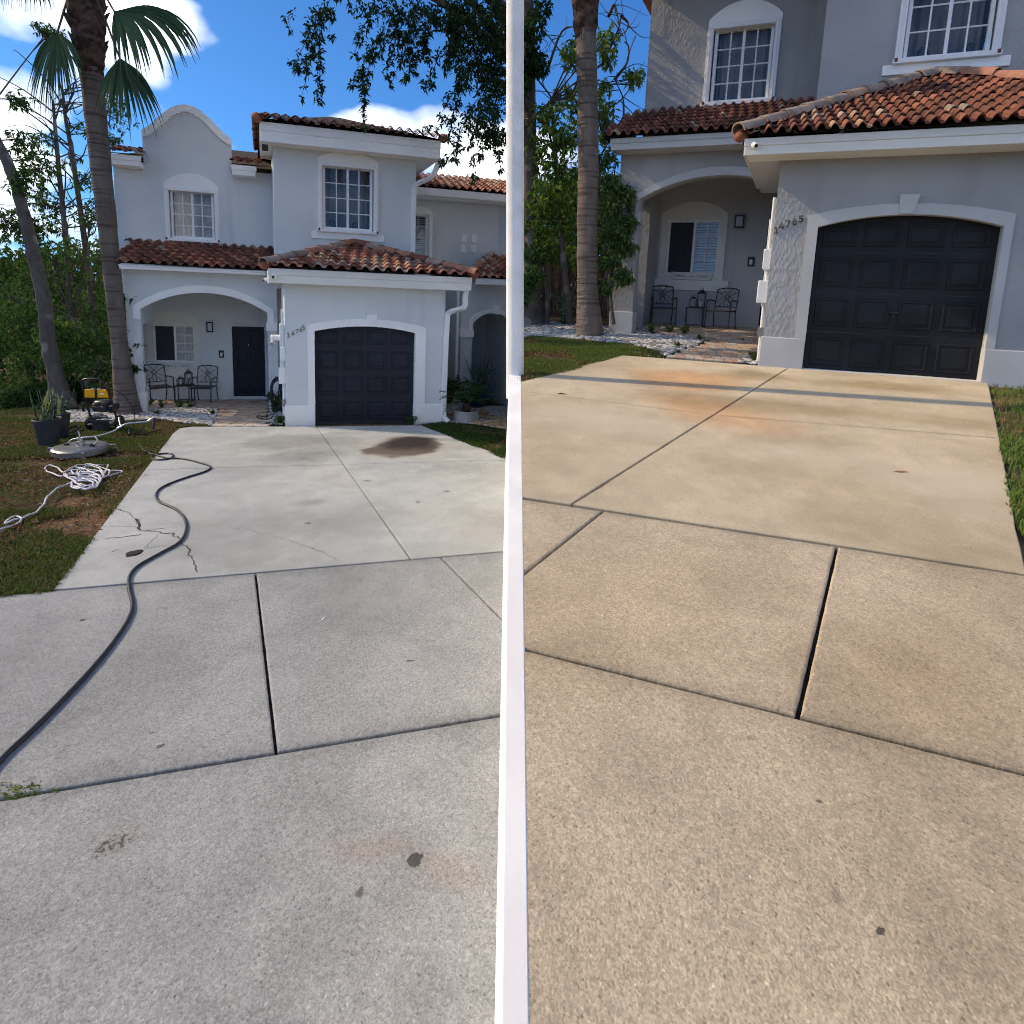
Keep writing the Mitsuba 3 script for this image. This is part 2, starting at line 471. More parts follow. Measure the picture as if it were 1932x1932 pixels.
def stain_L2(col, p):
    col = joint_grime(col, p, JL)
    ch = gL(214, 1590)
    chip = spots(p, [(ch[0], ch[1], .05, .045, .5, 22, .3, 1.0)])
    col = mi.Color3f(col) * (1 - chip * (.10 + .55 * smoothstep(.52, .68, fbm(p.x * 90, p.y * 90, 3, 3))))
    a, b = gL(783, 1621), gL(679, 1683)
    dark = spots(p, [(a[0], a[1], .024, .027, 0, 60, .14, 1.0), (b[0], b[1], .011, .013, 0, 70, .4, .75), (gL(303, 1408)[0], gL(303, 1408)[1], .016, .012, 0, 80, .3, .9), (gL(287, 1382)[0], gL(287, 1382)[1], .012, .008, 0, 80, .5, .5), (gL(155, 1169)[0], gL(155, 1169)[1], .020, .016, 0, 40, .12, 1.0), (gL(330, 1880)[0], gL(330, 1880)[1], .004, .004, 0, 90, .2, 1.0)])
    rust = spots(p, [(gL(700, 1600)[0], gL(700, 1600)[1], .13, .05, .1, 9, .7, .7), (gL(840, 1640)[0], gL(840, 1640)[1], .11, .05, -.4, 9, .8, .65), (gL(215, 1590)[0], gL(215, 1590)[1], .10, .06, .4, 9, .8, .4)])
    col = mix(col, mi.Color3f(col) * mi.Color3f(1.0, .87, .78), rust)
    return mix(col, mi.Color3f(.045, .043, .042), dark * .85)


def stain_R(col, p):
    a, b, c, d = gR(1300, 715), gR(1430, 710), gR(1690, 730), gR(1720, 925)
    red = spots(p, [(a[0], a[1], .62, .55, -.3, 1.4, .5, 1.0), (gR(1345, 775)[0], gR(1345, 775)[1], .38, .75, .5, 1.8, .6, .8)])
    grey = spots(p, [(b[0], b[1], .45, .3, -.2, 2.6, .5, .9), (c[0], c[1], .8, .22, -.25, 2, .7, .8), (gR(1850, 800)[0], gR(1850, 800)[1], .5, .2, -.3, 2, .7, .6), (gR(1500, 770)[0], gR(1500, 770)[1], 1.4, .28, -.29, 1.4, .6, .7), (gR(1600, 905)[0], gR(1600, 905)[1], .8, .25, -.2, 1.5, .8, .3)])
    pale = spots(p, [(gR(1770, 910)[0], gR(1770, 910)[1], .5, .3, 0, 2, .6, .8), (gR(1100, 790)[0], gR(1100, 790)[1], .7, .35, -.2, 2, .7, .7), (gR(1560, 860)[0], gR(1560, 860)[1], .7, .2, -.2, 2, .7, .5), (gR(1830, 960)[0], gR(1830, 960)[1], .3, .2, 0, 2, .6, .5)])
    rust = spots(p, [(gR(1694, 890)[0], gR(1694, 890)[1], .055, .02, 0, 20, .3, 1.0)])
    col = mix(col, mi.Color3f(col) * mi.Color3f(1.04, .74, .54), red * .85)
    col = mix(col, mi.Color3f(col) * mi.Color3f(.66, .61, .50), grey)
    col = mix(col, mi.Color3f(.47, .415, .33), pale * .6)
    return mix(col, mi.Color3f(.16, .07, .03), rust * .9)


def stain_R2(col, p):
    col = joint_grime(col, p, JR, .035, .28)
    a, b = gR(1662, 1756), gR(1574, 1691)
    dark = spots(p, [(a[0], a[1], .010, .009, .6, 90, .18, 1.0), (b[0], b[1], .015, .016, 0, 40, .8, .45), (gR(1545, 1512)[0], gR(1545, 1512)[1], .010, .004, -.3, 120, .3, .8), (gR(1418, 1392)[0], gR(1418, 1392)[1], .014, .008, 0, 120, .4, .4)])
    warm = spots(p, [(gR(1100, 1160)[0], gR(1100, 1160)[1], .8, .4, .2, 2, .8, .5), (gR(1700, 1250)[0], gR(1700, 1250)[1], .35, .3, .2, 3, .8, .7)])
    col = mix(col, mi.Color3f(col) * mi.Color3f(.94, .88, .78), warm)
    return mix(col, mi.Color3f(.040, .039, .037), dark * .85)


mat('concrete_grey', conc((.300, .318, .315), (.355, .375, .370), .10, stain_L, 1.0), .9, conc_bump(.25), .004, spec=.2, eps=2e-3)
mat('concrete_grey_coarse', conc((.240, .252, .256), (.292, .305, .309), .42, stain_L2, 1.0), .9, conc_bump(.5), .005, spec=.2, eps=1.2e-3)
mat('concrete_tan', conc((.365, .304, .208), (.432, .366, .262), .12, stain_R, 1.0), .9, conc_bump(.3), .004, spec=.2, eps=2e-3)
mat('concrete_tan_coarse', conc((.352, .292, .205), (.422, .355, .258), .38, stain_R2, 1.0), .9, conc_bump(.5), .0042, spec=.2, eps=1.2e-3)

# ---- left plot paving
SEAM, X0 = .030, .052      # half width and place of the kerb between the plots
XL, XR = X0 - .004, X0 + .004
dl = Polygon(xy(gL, [(98, 1113), (326, 817), (338, 808), (362, 805)]) + xy(gL, [(598, 804.5), (794, 802)]) + [(XL, gL(955, 868)[1] + .06), (XL, gL(963, 1039)[1])])
crossL, longL = line2(gL(288, 886), gL(951, 868)), line2(gL(598, 810), gL(775, 1055), .2)
longL = LineString([longL.coords[0], longL.coords[1]])
k = struct('driveway', sheet(dl.buffer(.0), zL, -.028), 'joint_dirt')
parts = []
for p in pieces(dl, [crossL, line2(gL(598, 806), gL(775, 1055), 1.0)]):
    parts.append(p); put('slab', slab(p, zL, .006, .006, .0015), 'concrete_grey', k)
swtop = [gL(-60, 1130), gL(98, 1114)]
a0, a1, b0, b1 = gL(98, 1114)[:2], gL(963, 1039)[:2], gL(75, 1495)[:2], gL(951, 1348)[:2]
da, db = unit(a1 - a0), unit(b1 - b0)
# between the two lines: the pavement slabs; nearer: the apron to the street
def upto(o, d, x):
    return tuple(o + d * ((x - o[0]) / d[0]))
sw = Polygon([upto(a0, da, -6), upto(a0, da, XL), upto(b0, db, XL), upto(b0, db, -6)])
k = struct('pavement', sheet(sw, zL, -.028), 'joint_dirt')
for p in pieces(sw, [line2(gL(483, 1088), gL(521, 1417), 1.5), line2(gL(838, 1058), gL(951, 1172), 1.5), line2(gL(62, 1120), gL(30, 1160), 1.5), LineString([(-4.6, 0), (-4.6, 8)])]):
    put('slab', slab(p, zL, .0065, .009, .0014, step=.03), 'concrete_grey_coarse', k)
ap = Polygon([upto(b0, db, -6), upto(b0, db, XL), (XL, -3), (-6, -3)])
k = struct('street_apron', sheet(ap, zL, -.028), 'joint_dirt')
put('slab', slab(ap, zL, .006, .010, .0014, step=.03), 'concrete_grey_coarse', k)
# ---- right plot paving
drv = Polygon(xy(gR, [(1173, 670), (1437, 690), (1516, 696), (1848, 712), (1866, 724), (1888, 827), (1919, 990), (1941, 1084.5), (1580, 1028.3)]) + [tuple(gR(1440, 1003)[:2])][:0] + [(XR, gR(980, 936)[1]), (XR, gR(978, 722)[1])])
k = struct('driveway', sheet(drv, zR, -.028), 'joint_dirt')
c0, c1, c2 = gR(985, 738)[:2], gR(1340, 782)[:2], gR(1890, 827)[:2]
for p in pieces(drv, [LineString([c0 - unit(c1 - c0), c1, c2 + unit(c2 - c1)]), line2(gR(1080, 950), gR(1478, 700), .8)]):
    put('slab', slab(p, zR, .007, .006, .0018), 'concrete_tan', k)
e0, e1 = gR(985, 940)[:2], gR(1900, 1080)[:2]
f0, f1 = gR(985, 1222)[:2], gR(1900, 1450)[:2]
de, df = unit(e1 - e0), unit(f1 - f0)
swr = Polygon([upto(e0, de, XR), tuple(gR(1580, 1030)[:2]), upto(e0, de, 7), upto(f0, df, 7), upto(f0, df, XR)])
k = struct('pavement', sheet(swr, zR, -.028), 'joint_dirt')
for p in pieces(swr, [line2(gR(1130, 970), gR(985, 1085), 1.5), line2(gR(1578, 1035), gR(1505, 1350), 1.0), LineString([(3.4, 0), (3.9, 4)])]):
    put('slab', slab(p, zR, .0065, .009, .0012, step=.03), 'concrete_tan_coarse', k)
apr = Polygon([upto(f0, df, XR), upto(f0, df, 7), (7, -3), (XR, -3)])
k = struct('street_apron', sheet(apr, zR, -.028), 'joint_dirt')
put('slab', slab(apr, zR, .006, .010, .0014, step=.03), 'concrete_tan_coarse', k)
# ---- white kerb that retains the higher plot
ky = np.array([-3, -1, 0, .6, 1.2, 2, 3, 4, 5, 6, 7.4])
kc = .060 - .0033 * ky                       # the kerb widens a little towards the houses
kw = np.interp(ky, [0, 7], [.024, .075])
zt = zR(ky * 0, ky) + .005
g = np.stack([np.column_stack([kc - kw, ky, zL(ky * 0, ky) - .2]), np.column_stack([kc - kw, ky, zt - .006]), np.column_stack([kc - kw + .006, ky, zt]),
              np.column_stack([kc + kw - .006, ky, zt]), np.column_stack([kc + kw, ky, zt - .006]), np.column_stack([kc + kw, ky, zt - .25])])
struct('kerb', quadmesh(g), 'kerb_white')
gy = np.array([7.4, 9, 12, 15, 20, 40])
g = np.stack([np.column_stack([gy * 0 + x, gy, z]) for x, z in ((-.03, terrain(gy * 0, gy, -1) - .1), (-.03, terrain(gy * 0, gy, 1) + .06), (.03, terrain(gy * 0, gy, 1) + .06), (.03, terrain(gy * 0, gy, 1) - .2))])
struct('retaining_wall', quadmesh(g), 'stucco')
# ------------------------------------------------------------------ houses
class Frame:
    """A house's own axes: s along the front, v into the house, z up."""

    def __init__(self, o, u, v):
        self.o, self.u = np.array([o[0], o[1], 0.0]), np.array([u[0], u[1], 0.0])
        self.n = np.array([-u[1], u[0], 0.0])
        self.v = np.array([v[0], v[1], 0.0]) / (np.asarray(v) @ self.n)      # the party walls run a little askew to the front
        self.M = frame(self.o, self.u, self.v, (0, 0, 1))

    def W(self, s, v, z):
        return self.o + self.u * s + self.v * v + np.array([0, 0, z])

    def sz(self, px, py, v=0.0):
        d = _dir(px, py)
        t = (v - (EYE - self.o) @ self.n) / (d @ self.n)
        q = EYE + d * t - self.o - self.v * v
        return q @ self.u, q[2]

    def loc(self, p):
        q = np.asarray(p) - self.o; b = q @ self.n
        return (q - self.v * b) @ self.u

    def s(self, px, py, v=0.0):
        return self.sz(px, py, v)[0]

    def z(self, px, py, v=0.0):
        return self.sz(px, py, v)[1]

    def place(self, m):
        return xf(m, self.M)

    def ext(self, poly, v0, v1, bev=0.0):
        gs = poly.geoms if hasattr(poly, 'geoms') else [poly]
        ms = []
        for g in gs:
            if g.area < 1e-6:
                continue
            m = trimesh.creation.extrude_polygon(g, v1 - v0, engine='earcut')
            w = m.vertices
            ms.append(trimesh.Trimesh(np.column_stack([w[:, 0], w[:, 2] + v0, w[:, 1]]), m.faces[:, ::-1], process=False))
        return self.place(cat(ms))

    def box(self, s0, s1, v0, v1, z0, z1, b=.006):
        return self.place(bx(min(s0, s1), max(s0, s1), min(v0, v1), max(v0, v1), min(z0, z1), max(z0, z1), b))


def arc_pts(s0, z0, s1, z1, rise, n=24, pw=1.0):
    """Points of a segmental arch from (s0,z0) to (s1,z1), rising over its chord by rise."""
    t = np.linspace(0, 1, n)
    c = math.hypot(s1 - s0, z1 - z0)
    R = (c * c / 4 + rise * rise) / (2 * rise)
    x = (t - .5) * c
    h = np.sqrt(R * R - x * x) - (R - rise)
    return np.column_stack([s0 + (s1 - s0) * t, z0 + (z1 - z0) * t + h])


def arch_poly(s0, s1, zb, zs, rise, zs1=None):
    zs1 = zs if zs1 is None else zs1
    a = arc_pts(s0, zs, s1, zs1, rise)
    return Polygon([(s0, zb)] + [tuple(q) for q in a] + [(s1, zb)])


TILE_W, TILE_C = .215, .30


def tile_mesh(w=TILE_W, c=TILE_C, h=.060):
    """A barrel-and-pan tile: round barrel over three fifths of its width, shallow pan beside it."""
    L = c + .07
    x = np.array([0, .07, .18, .31, .44, .55, .62, .74, .87, 1.0])
    z = np.where(x < .62, h * np.sin(np.clip(x / .62, 0, 1) * PI) ** .75, -.010 * np.sin((x - .62) / .38 * PI))
    rows = []
    for y, lift, dz in ((0, .036, -.018), (0, .036, 0), (L * .5, .018, 0), (L, .002, 0)):
        k = 1.0 - .05 * (y / L)
        rows.append(np.column_stack([(x - .5) * w * k * 1.03, np.full_like(x, y), z * k + lift + dz]))
    return quadmesh(np.array(rows))


def ridge_mesh(L=.42, r=.105, seg=8):
    a = np.linspace(-.12, PI + .12, seg + 1)
    rows = []
    for y, rr, dz in ((0, r * .84, .0), (0, r, .0), (L, r * .84, -.02)):
        rows.append(np.column_stack([np.cos(a) * rr, np.full_like(a, y), np.sin(a) * rr + dz]))
    return quadmesh(np.array(rows))


_tiles = {}


def tile_proto(kind, m):
    if (kind, m) not in _tiles:
        _tiles[kind, m] = mikit.ply(tile_mesh() if kind == 'tile' else ridge_mesh(), m, 40)
    return _tiles[kind, m]


def tile_roof(roof, A, e, up, clip, palette, seed=0, w=TILE_W, c=TILE_C, ncol=40, nrow=14, lift=.02):
    """Lays tiles on the slope through A: e along the eave, up along the slope; clip is a polygon in those coordinates."""
    r = np.random.default_rng(seed)
    e, up = unit(e), unit(up)
    n = unit(np.cross(e, up))
    up = unit(np.cross(n, e))
    count = 0
    for j in range(nrow):
        for i in range(-4, ncol):
            a, b = (i + .5) * w, j * c
            if not clip.contains(Point(a, b + c * .55)):
                continue
            m = palette(i, j, r)
            tilt = r.normal(0, .012, 2)
            x = unit(e + n * tilt[0]); y = unit(up + n * tilt[1] + e * r.normal(0, .012)); z = unit(np.cross(x, y)); y = np.cross(z, x)
            o = A + e * a + up * (b + r.normal(0, .006)) + n * (lift + abs(r.normal(0, .004)))
            M = frame(o, x * (w / TILE_W), y * (c / TILE_C), z)
            scene[number(f'{roof}__roof_tile')] = {**tile_proto('tile', m), 'to_world': T(M)}
            count += 1
    return count


def clip3(A, e, up, pts, grow=0.0):
    e = unit(e); n = unit(np.cross(e, unit(up))); up = unit(np.cross(n, e))
    return Polygon([((p - A) @ e, (p - A) @ up) for p in map(np.asarray, pts)]).buffer(grow, join_style=2)


def ridge_tiles(roof, P0, P1, n_up, pal, step=.36, seed=0, scale=1.0):
    r = np.random.default_rng(seed)
    d = np.asarray(P1) - np.asarray(P0); L = np.linalg.norm(d); y = d / L
    x = unit(np.cross(y, n_up)); z = np.cross(x, y)
    N = max(1, int(round(L / step)))
    for k in range(N):
        o = np.asarray(P0) + y * (k * L / N - .03) + z * (.035 + abs(r.normal(0, .004))) + x * r.normal(0, .006)
        yy = unit(y + z * .02 + x * r.normal(0, .015)); xx = unit(np.cross(yy, z)); zz = np.cross(xx, yy)
        scene[number(f'{roof}__ridge_tile')] = {**tile_proto('ridge', pal(k, r)), 'to_world': T(frame(o, xx * scale, yy * (L / N / .36), zz * scale))}


def pal_main(i, j, r):
    return r.choice(['terracotta_red', 'terracotta_orange', 'terracotta_dark', 'terracotta_grey', 'terracotta_tan'], p=[.40, .24, .20, .07, .09])


def pal_dark(i, j, r):
    return r.choice(['terracotta_red', 'terracotta_dark', 'terracotta_orange', 'terracotta_grey'], p=[.50, .40, .06, .04])


def pal_ridge(k, r):
    return r.choice(['terracotta_grey', 'terracotta_tan', 'terracotta_orange'], p=[.62, .2, .18])


def window(H, house, s0, s1, z0, z1, v, nc, nr, mid=True, curtain='curtain', rec=.09, fw=.05, frame_m='white_metal', back=.30, name='window'):
    """Frame, glazing bars, one pane per light, a curtain behind and, its shade painted dark, the room."""
    fo = sbox(s0, z0, s1, z1); fi = sbox(s0 + fw, z0 + fw, s1 - fw, z1 - fw)
    k = put(name, H.ext(fo.difference(fi), v + rec - .03, v + rec + .05), frame_m, house)
    a0, a1, b0, b1 = s0 + fw, s1 - fw, z0 + fw, z1 - fw
    bars = []
    S = np.linspace(a0, a1, nc + 1); Z = np.linspace(b0, b1, nr + 1)
    for q, s in enumerate(S[1:-1]):
        t = .024 if (mid and q + 1 == nc // 2) else .011
        bars.append(H.box(s - t, s + t, v + rec - .012, v + rec + .02, b0, b1, .004))
    for z in Z[1:-1]:
        bars.append(H.box(a0, a1, v + rec - .008, v + rec + .016, z - .010, z + .010, .004))
    put('glazing_bars', cat(bars), frame_m, k)
    for i in range(nc):
        for j in range(nr):
            p = [H.W(s, v + rec + .006, z) for s, z in ((S[i], Z[j]), (S[i + 1], Z[j]), (S[i + 1], Z[j + 1]), (S[i], Z[j + 1]))]
            put('pane', (np.array(p), np.array([[0, 1, 2], [0, 2, 3]])), 'glass', k)
    if curtain:
        x = np.linspace(a0, a1, 90)
        ww = .018 * np.sin(x * 38) + .012 * np.sin(x * 61 + 1)
        g = np.array([[H.W(xx, v + back + d, z) for xx, d in zip(x, ww)] for z in (b0 - .1, b1 + .1)])
        put('curtain', quadmesh(g), curtain, k, True)
    put('room_sheet', H.box(s0 - .02, s1 + .02, v + back + .06, v + back + .09, z0 - .02, z1 + .02, 0), 'dark_inside', k)  # dark sheet: interior shade painted in behind the curtain
    return k


def raised_panel(H, s0, s1, z0, z1, v, d=.014, b=.03):
    """A moulded panel: a frame that stands proud and a sunk, raised field."""
    ring = []
    for ins, dv in ((0, 0), (.008, -d), (.026, -d), (.034, -.002), (.052, -.002), (.072, -d * .8)):
        ring.append([H.W(s, v + dv, z) for s, z in ((s0 + ins, z0 + ins), (s1 - ins, z0 + ins), (s1 - ins, z1 - ins), (s0 + ins, z1 - ins))])
    m = quadmesh(np.array(ring), True)
    q = np.array(ring[-1])
    return cat([m, (q, np.array([[0, 1, 2], [0, 2, 3]]))])


def trim_ring(H, outer, inner, v0, v1):
    return H.ext(outer.difference(inner), v0, v1)


def digits(H, house, text, pts, v, height, m='black_metal'):
    """House numbers stepping up the wall."""
    for ch, (s, z, tilt) in zip(text, pts):
        t = meshkit.text_mesh(ch, height, .012, bold=False)
        c, sn = math.cos(tilt), math.sin(tilt)
        w = t.vertices
        w = w * np.array([.85, 1, 1])
        x, y = w[:, 0] * c - w[:, 1] * sn, w[:, 0] * sn + w[:, 1] * c
        put('house_number', H.place(trimesh.Trimesh(np.column_stack([s + x, v - .004 - w[:, 2], z + y]), t.faces, process=False)), m, house)


def garage_door(H, house, s0, s1, zb, zs, rise, v, m, cols=4, rows=4, zs1=None, dz=0.0):
    k = put('garage_door', H.ext(arch_poly(s0 - .04, s1 + .04, zb - .1, zs + .03, rise, None if zs1 is None else zs1 + .03), v, v + .04), m, house)
    ztop = zs + rise
    zz = np.linspace(zb, ztop + .06, rows + 1)
    ss = np.linspace(s0 + .03, s1 - .03, cols + 1)
    for j in range(1, rows):
        put('section_joint', H.box(s0, s1, v - .0015, v + .001, zz[j] - .005, zz[j] + .005, 0), 'black_rubber', k)
    for j in range(rows):
        for i in range(cols):
            z0, z1 = zz[j] + .075, zz[j + 1] - .075
            a0, a1 = ss[i] + .045, ss[i + 1] - .045
            if j == rows - 1:
                x = ((a0 + a1) / 2 - s0) / (s1 - s0)
                z1 = min(z1, zs + rise * 4 * x * (1 - x) * .6 - .02)
                if z1 - z0 < .16:
                    z1 = z0 + .16
            put('door_panel', raised_panel(H, a0, a1, z0, z1, v), m, k)
    put('door_handle', cat([H.box((s0 + s1) / 2 - .05, (s0 + s1) / 2 + .05, v - .03, v - .002, zz[1] + .27, zz[1] + .30, .006), H.box((s0 + s1) / 2 - .012, (s0 + s1) / 2 + .012, v - .022, v, zz[1] + .20, zz[1] + .27, .004)]), 'black_metal', k)
    put('bottom_seal', H.box(s0, s1, v - .008, v + .03, zb - .05, zb + .012, .004), 'black_rubber', k)
    return k


def fascia(H, house, s0, s1, vf, ztop, h, m='trim', soffit_v=None, name='fascia'):
    """Two-step fascia board, and the soffit behind it."""
    put(name, cat([H.box(s0, s1, vf, vf + .03, ztop - h * .45, ztop, .005), H.box(s0 + .012, s1 - .012, vf + .012, vf + .045, ztop - h, ztop - h * .45, .005)]), m, house)
    if soffit_v is not None:
        put('soffit', H.box(s0 + .02, s1 - .02, vf + .045, soffit_v, ztop - h + .012, ztop - h + .03, 0), m, house)


def pipe(H, house, pts, w=.075, d=.055, name='downspout', m='white_metal'):
    """A rectangular downpipe along points (s, v, z)."""
    p = spline(np.array(pts), 5)
    n = len(p)
    t = np.gradient(p, axis=0); t /= np.linalg.norm(t, axis=1, keepdims=True)
    side = np.array([1.0, 0, 0])
    g = []
    for k in range(n):
        x = unit(side - t[k] * (side @ t[k])) if abs(t[k][0]) < .95 else np.array([0, 0, 1.0])
        y = np.cross(t[k], x)
        g.append([p[k] + x * a * w / 2 + y * b * d / 2 for a, b in ((-1, -.8), (-.8, -1), (.8, -1), (1, -.8), (1, .8), (.8, 1), (-.8, 1), (-1, .8))])
    return put(name, H.place(quadmesh(np.array(g), True)), m, house)


def open_window(H, house, px):   # helper kept small: pixel box -> local rectangle
    raise NotImplementedError


# ================================================================== the left house
HL = Frame(gL(541, 802), uL, hdir(495))
VB, VP, VK, VM = 2.0, 2.2, 4.6, 3.4       # depth of: bay wall, porch front, porch back wall, main upper wall
houseL = thing('terraced_house', 'grey two-storey house with a curved gable above its porch, behind the oil-stained driveway', 'house')
zg = -.847
gw0, gw1 = HL.s(539, 665), HL.s(838, 665)
ze = HL.z(690, 541, -.42)                        # underside of the garage eave
# garage front
gd0, gd1 = HL.s(593.5, 700), HL.s(783.5, 700)
gzs = HL.z(593, 624); gzs1 = gzs - .01
grise = HL.z(697, 615.5) - gzs
hole = arch_poly(gd0, gd1, zg - .6, gzs, grise)
wall = sbox(gw0, zg - .5, gw1, ze + .06).difference(hole)
put('garage_wall', HL.ext(wall, 0, .2), 'stucco', houseL)
put('side_wall', HL.box(gw0 + .002, gw0 + .2, .2, VK, zg - .6, ze + .05, 0), 'stucco', houseL)
put('side_wall', HL.box(gw1 - .2, gw1 - .002, .2, VK, zg - .6, ze + .05, 0), 'stucco', houseL)
garage_door(HL, houseL, gd0, gd1, zg - .01, gzs, grise, .14, 'dark_door')
to0, to1 = HL.s(581, 700), HL.s(802, 690)
tz = HL.z(585, 613)
put('garage_trim', trim_ring(HL, arch_poly(to0, to1, zg + .38, tz, HL.z(697, 602) - tz), arch_poly(gd0 + .004, gd1 - .004, zg - .1, gzs - .006, grise), -.028, .05), 'trim', houseL)
ks = HL.s(700, 610); kz0, kz1 = HL.z(700, 616), HL.z(700, 593.5)
put('keystone', HL.ext(Polygon([(ks - .075, kz0), (ks + .06, kz0), (ks + .115, kz1), (ks - .095, kz1)]), -.05, .02), 'trim', houseL)
pz = HL.z(560, 765.5)
put('plinth', HL.box(gw0 - .025, gd0 + .003, -.032, .199, zg - .4, pz, .008), 'trim', houseL)
put('plinth', HL.box(gd1 - .003, gw1 + .025, -.032, .199, zg - .4, pz, .008), 'trim', houseL)
px5 = [(546, 636.5), (554.5, 633), (562.5, 629.5), (569.5, 626.5), (574.5, 622.5)]
nums = []
for (x, y), ch in zip(px5, '14765'):
    s_, z_ = HL.sz(x, y); nums.append((s_ - .045, z_, .10))
digits(HL, houseL, '14765', nums, 0, .085)
# garage roof: a hip against the bay wall
A = HL.W(HL.s(500, 506, -.45), -.45, HL.z(690, 512, -.45)); B = HL.W(HL.s(897, 520, -.45), -.45, A[2])
apx = HL.sz(667, 460, VB)
C = HL.W(apx[0], VB - .02, apx[1] - .03)
sA, sB = HL.loc(A), HL.loc(B)
slope = (C[2] - A[2]) / (VB + .45)
sideA = HL.W(sA, VB, A[2]); sideB = HL.W(sB, VB, A[2])
roofG = put('roof', cat([(np.array([A, B, C]), np.array([[0, 1, 2]])), (np.array([A, C, sideA]), np.array([[0, 1, 2]])), (np.array([B, sideB, C]), np.array([[0, 1, 2]]))]), 'tile_under', houseL, label='low tiled hip roof over the garage')
upv = unit(HL.n + np.array([0, 0, slope]))
Ls = np.linalg.norm(HL.v * (VB + .45) + np.array([0, 0, C[2] - A[2]]))
tri = clip3(A - upv * .05, HL.u, upv, [A, B, C], .06)


def pal_patch(i, j, r):
    if j in (1, 2) and r.random() < .4 or (j == 3 and i < 9 and r.random() < .7):
        return r.choice(['terracotta_tan', 'terracotta_grey'])
    return pal_main(i, j, r)


tile_roof(roofG, A - upv * .05, HL.u, upv, tri, pal_patch, 3, w=.212, c=.285)
ridge_tiles(roofG, A + np.array([0, 0, .03]), C + np.array([0, 0, .03]), (0, 0, 1), pal_ridge, .42, 5)
ridge_tiles(roofG, B + np.array([0, 0, .03]), C + np.array([0, 0, .03]), (0, 0, 1), lambda k, r: 'terracotta_orange' if k < 2 else pal_main(0, 0, r), .46, 6)
zf = A[2] - .02
put('hip_end', cat([xf(trimesh.creation.icosphere(2, .105), frame(A + np.array([0, 0, .03]) + HL.v * .10, HL.u, HL.v, (0, 0, .8)))]), 'mortar_red', roofG)
put('hip_end', cat([xf(trimesh.creation.icosphere(2, .105), frame(B + np.array([0, 0, .03]) + HL.v * .10, HL.u, HL.v, (0, 0, .8)))]), 'mortar_red', roofG)
fh = zf - ze
fascia(HL, houseL, sA + .05, sB - .05, -.42, zf, fh, 'trim_cream', 0)
put('fascia', HL.box(sA + .05, sA + .085, -.388, VP - .4, zf - fh, zf, .004), 'trim', houseL)
put('fascia', HL.box(sB - .085, sB - .05, -.388, VB, zf - fh, zf, .004), 'trim', houseL)
put('soffit', HL.box(sA + .085, gw0, .0, VP, ze + .008, ze + .026, 0), 'trim', houseL)
put('soffit', HL.box(gw1, sB - .085, .0, VB, ze + .008, ze + .026, 0), 'trim', houseL)
# bay above the garage
bs0, bs1 = HL.s(516.5, 370, VB), HL.s(784, 385, VB)
bz0, bz1 = ze - .1, HL.z(665, 283, VB - .43)
w0, w1 = HL.s(607, 375, VB), HL.s(706, 375, VB)
wz0, wz1 = HL.z(655, 435.5, VB), HL.z(655, 312, VB)
put('bay_wall', HL.ext(sbox(bs0, bz0, bs1, bz1 + .08).difference(sbox(w0, wz0, w1, wz1)), VB, VB + .2), 'stucco', houseL)
put('side_wall', HL.box(bs0 + .002, bs0 + .2, VB + .2, VM + 1.5, bz0, bz1 + .08, 0), 'stucco', houseL)
put('side_wall', HL.box(bs1 - .2, bs1 - .002, VB + .2, VM + 5, bz0, bz1 + .08, 0), 'stucco', houseL)
kw_ = window(HL, houseL, w0 + .03, w1 - .03, wz0 + .02, wz1 - .02, VB, 4, 4, curtain='curtain_dark', back=.45)
# arched hood, shutter tracks and sill board round a window


def hood(H, house, win, s0, s1, z0, z1, v, rise, tw=.085, board=.24, sill=True, over=.14):
    top = arch_poly(s0 - tw, s1 + tw, z1, z1 + .10, rise)
    put('window_hood', H.ext(top, v - .035, v + .02), 'trim', house)
    for a, b in ((s0 - tw, s0 + .012), (s1 - .012, s1 + tw)):
        put('shutter_track', cat([H.box(a, b, v - .05, v + .03, z0 - .03, z1 + .002, .005), H.box((a + b) / 2 - .006, (a + b) / 2 + .006, v - .062, v - .049, z0 - .03, z1 - .01, .002)]), 'white_metal', win)
    put('head_track', H.box(s0, s1, v - .06, v + .03, z1 - .055, z1 + .03, .005), 'white_metal', win)
    put('sill_track', H.box(s0 - tw - .02, s1 + tw + .02, v - .085, v + .03, z0 - .06, z0 + .01, .006), 'white_metal', win)
    for q in (s0 - tw + .02, s1 + tw - .02):
        put('track_bolt', H.box(q - .022, q + .022, v - .10, v - .06, z0 - .035, z0 + .02, .01), 'terracotta_dark', win)
    if sill:
        put('sill_board', H.box(s0 - tw - over, s1 + tw + over, v - .03, v + .02, z0 - board - .06, z0 - .06 + .005, .006), 'trim', house)


hood(HL, houseL, kw_, w0, w1, wz0, wz1, VB, HL.z(655, 285.5, VB) - wz1 - .11, board=.15)
# two dark objects on the sill inside
for x in (625, 670):
    s_, z_ = HL.sz(x, 425, VB + .3)
    solo('jar', HL.place(lathe([(.0, wz0 + .03), (.07, wz0 + .03), (.085, wz0 + .1), (.075, wz0 + .2), (.04, wz0 + .24), (.0, wz0 + .25)], 16, (s_, VB + .26, 0))), 'black_rubber', 'dark object standing inside the grey house bay window, %s one' % ('left' if x < 650 else 'right'), 'jar', True)
put('window_shelf', HL.box(w0, w1, VB + .14, VB + .42, wz0 - .01, wz0 + .03, 0), 'dark_inside', kw_)
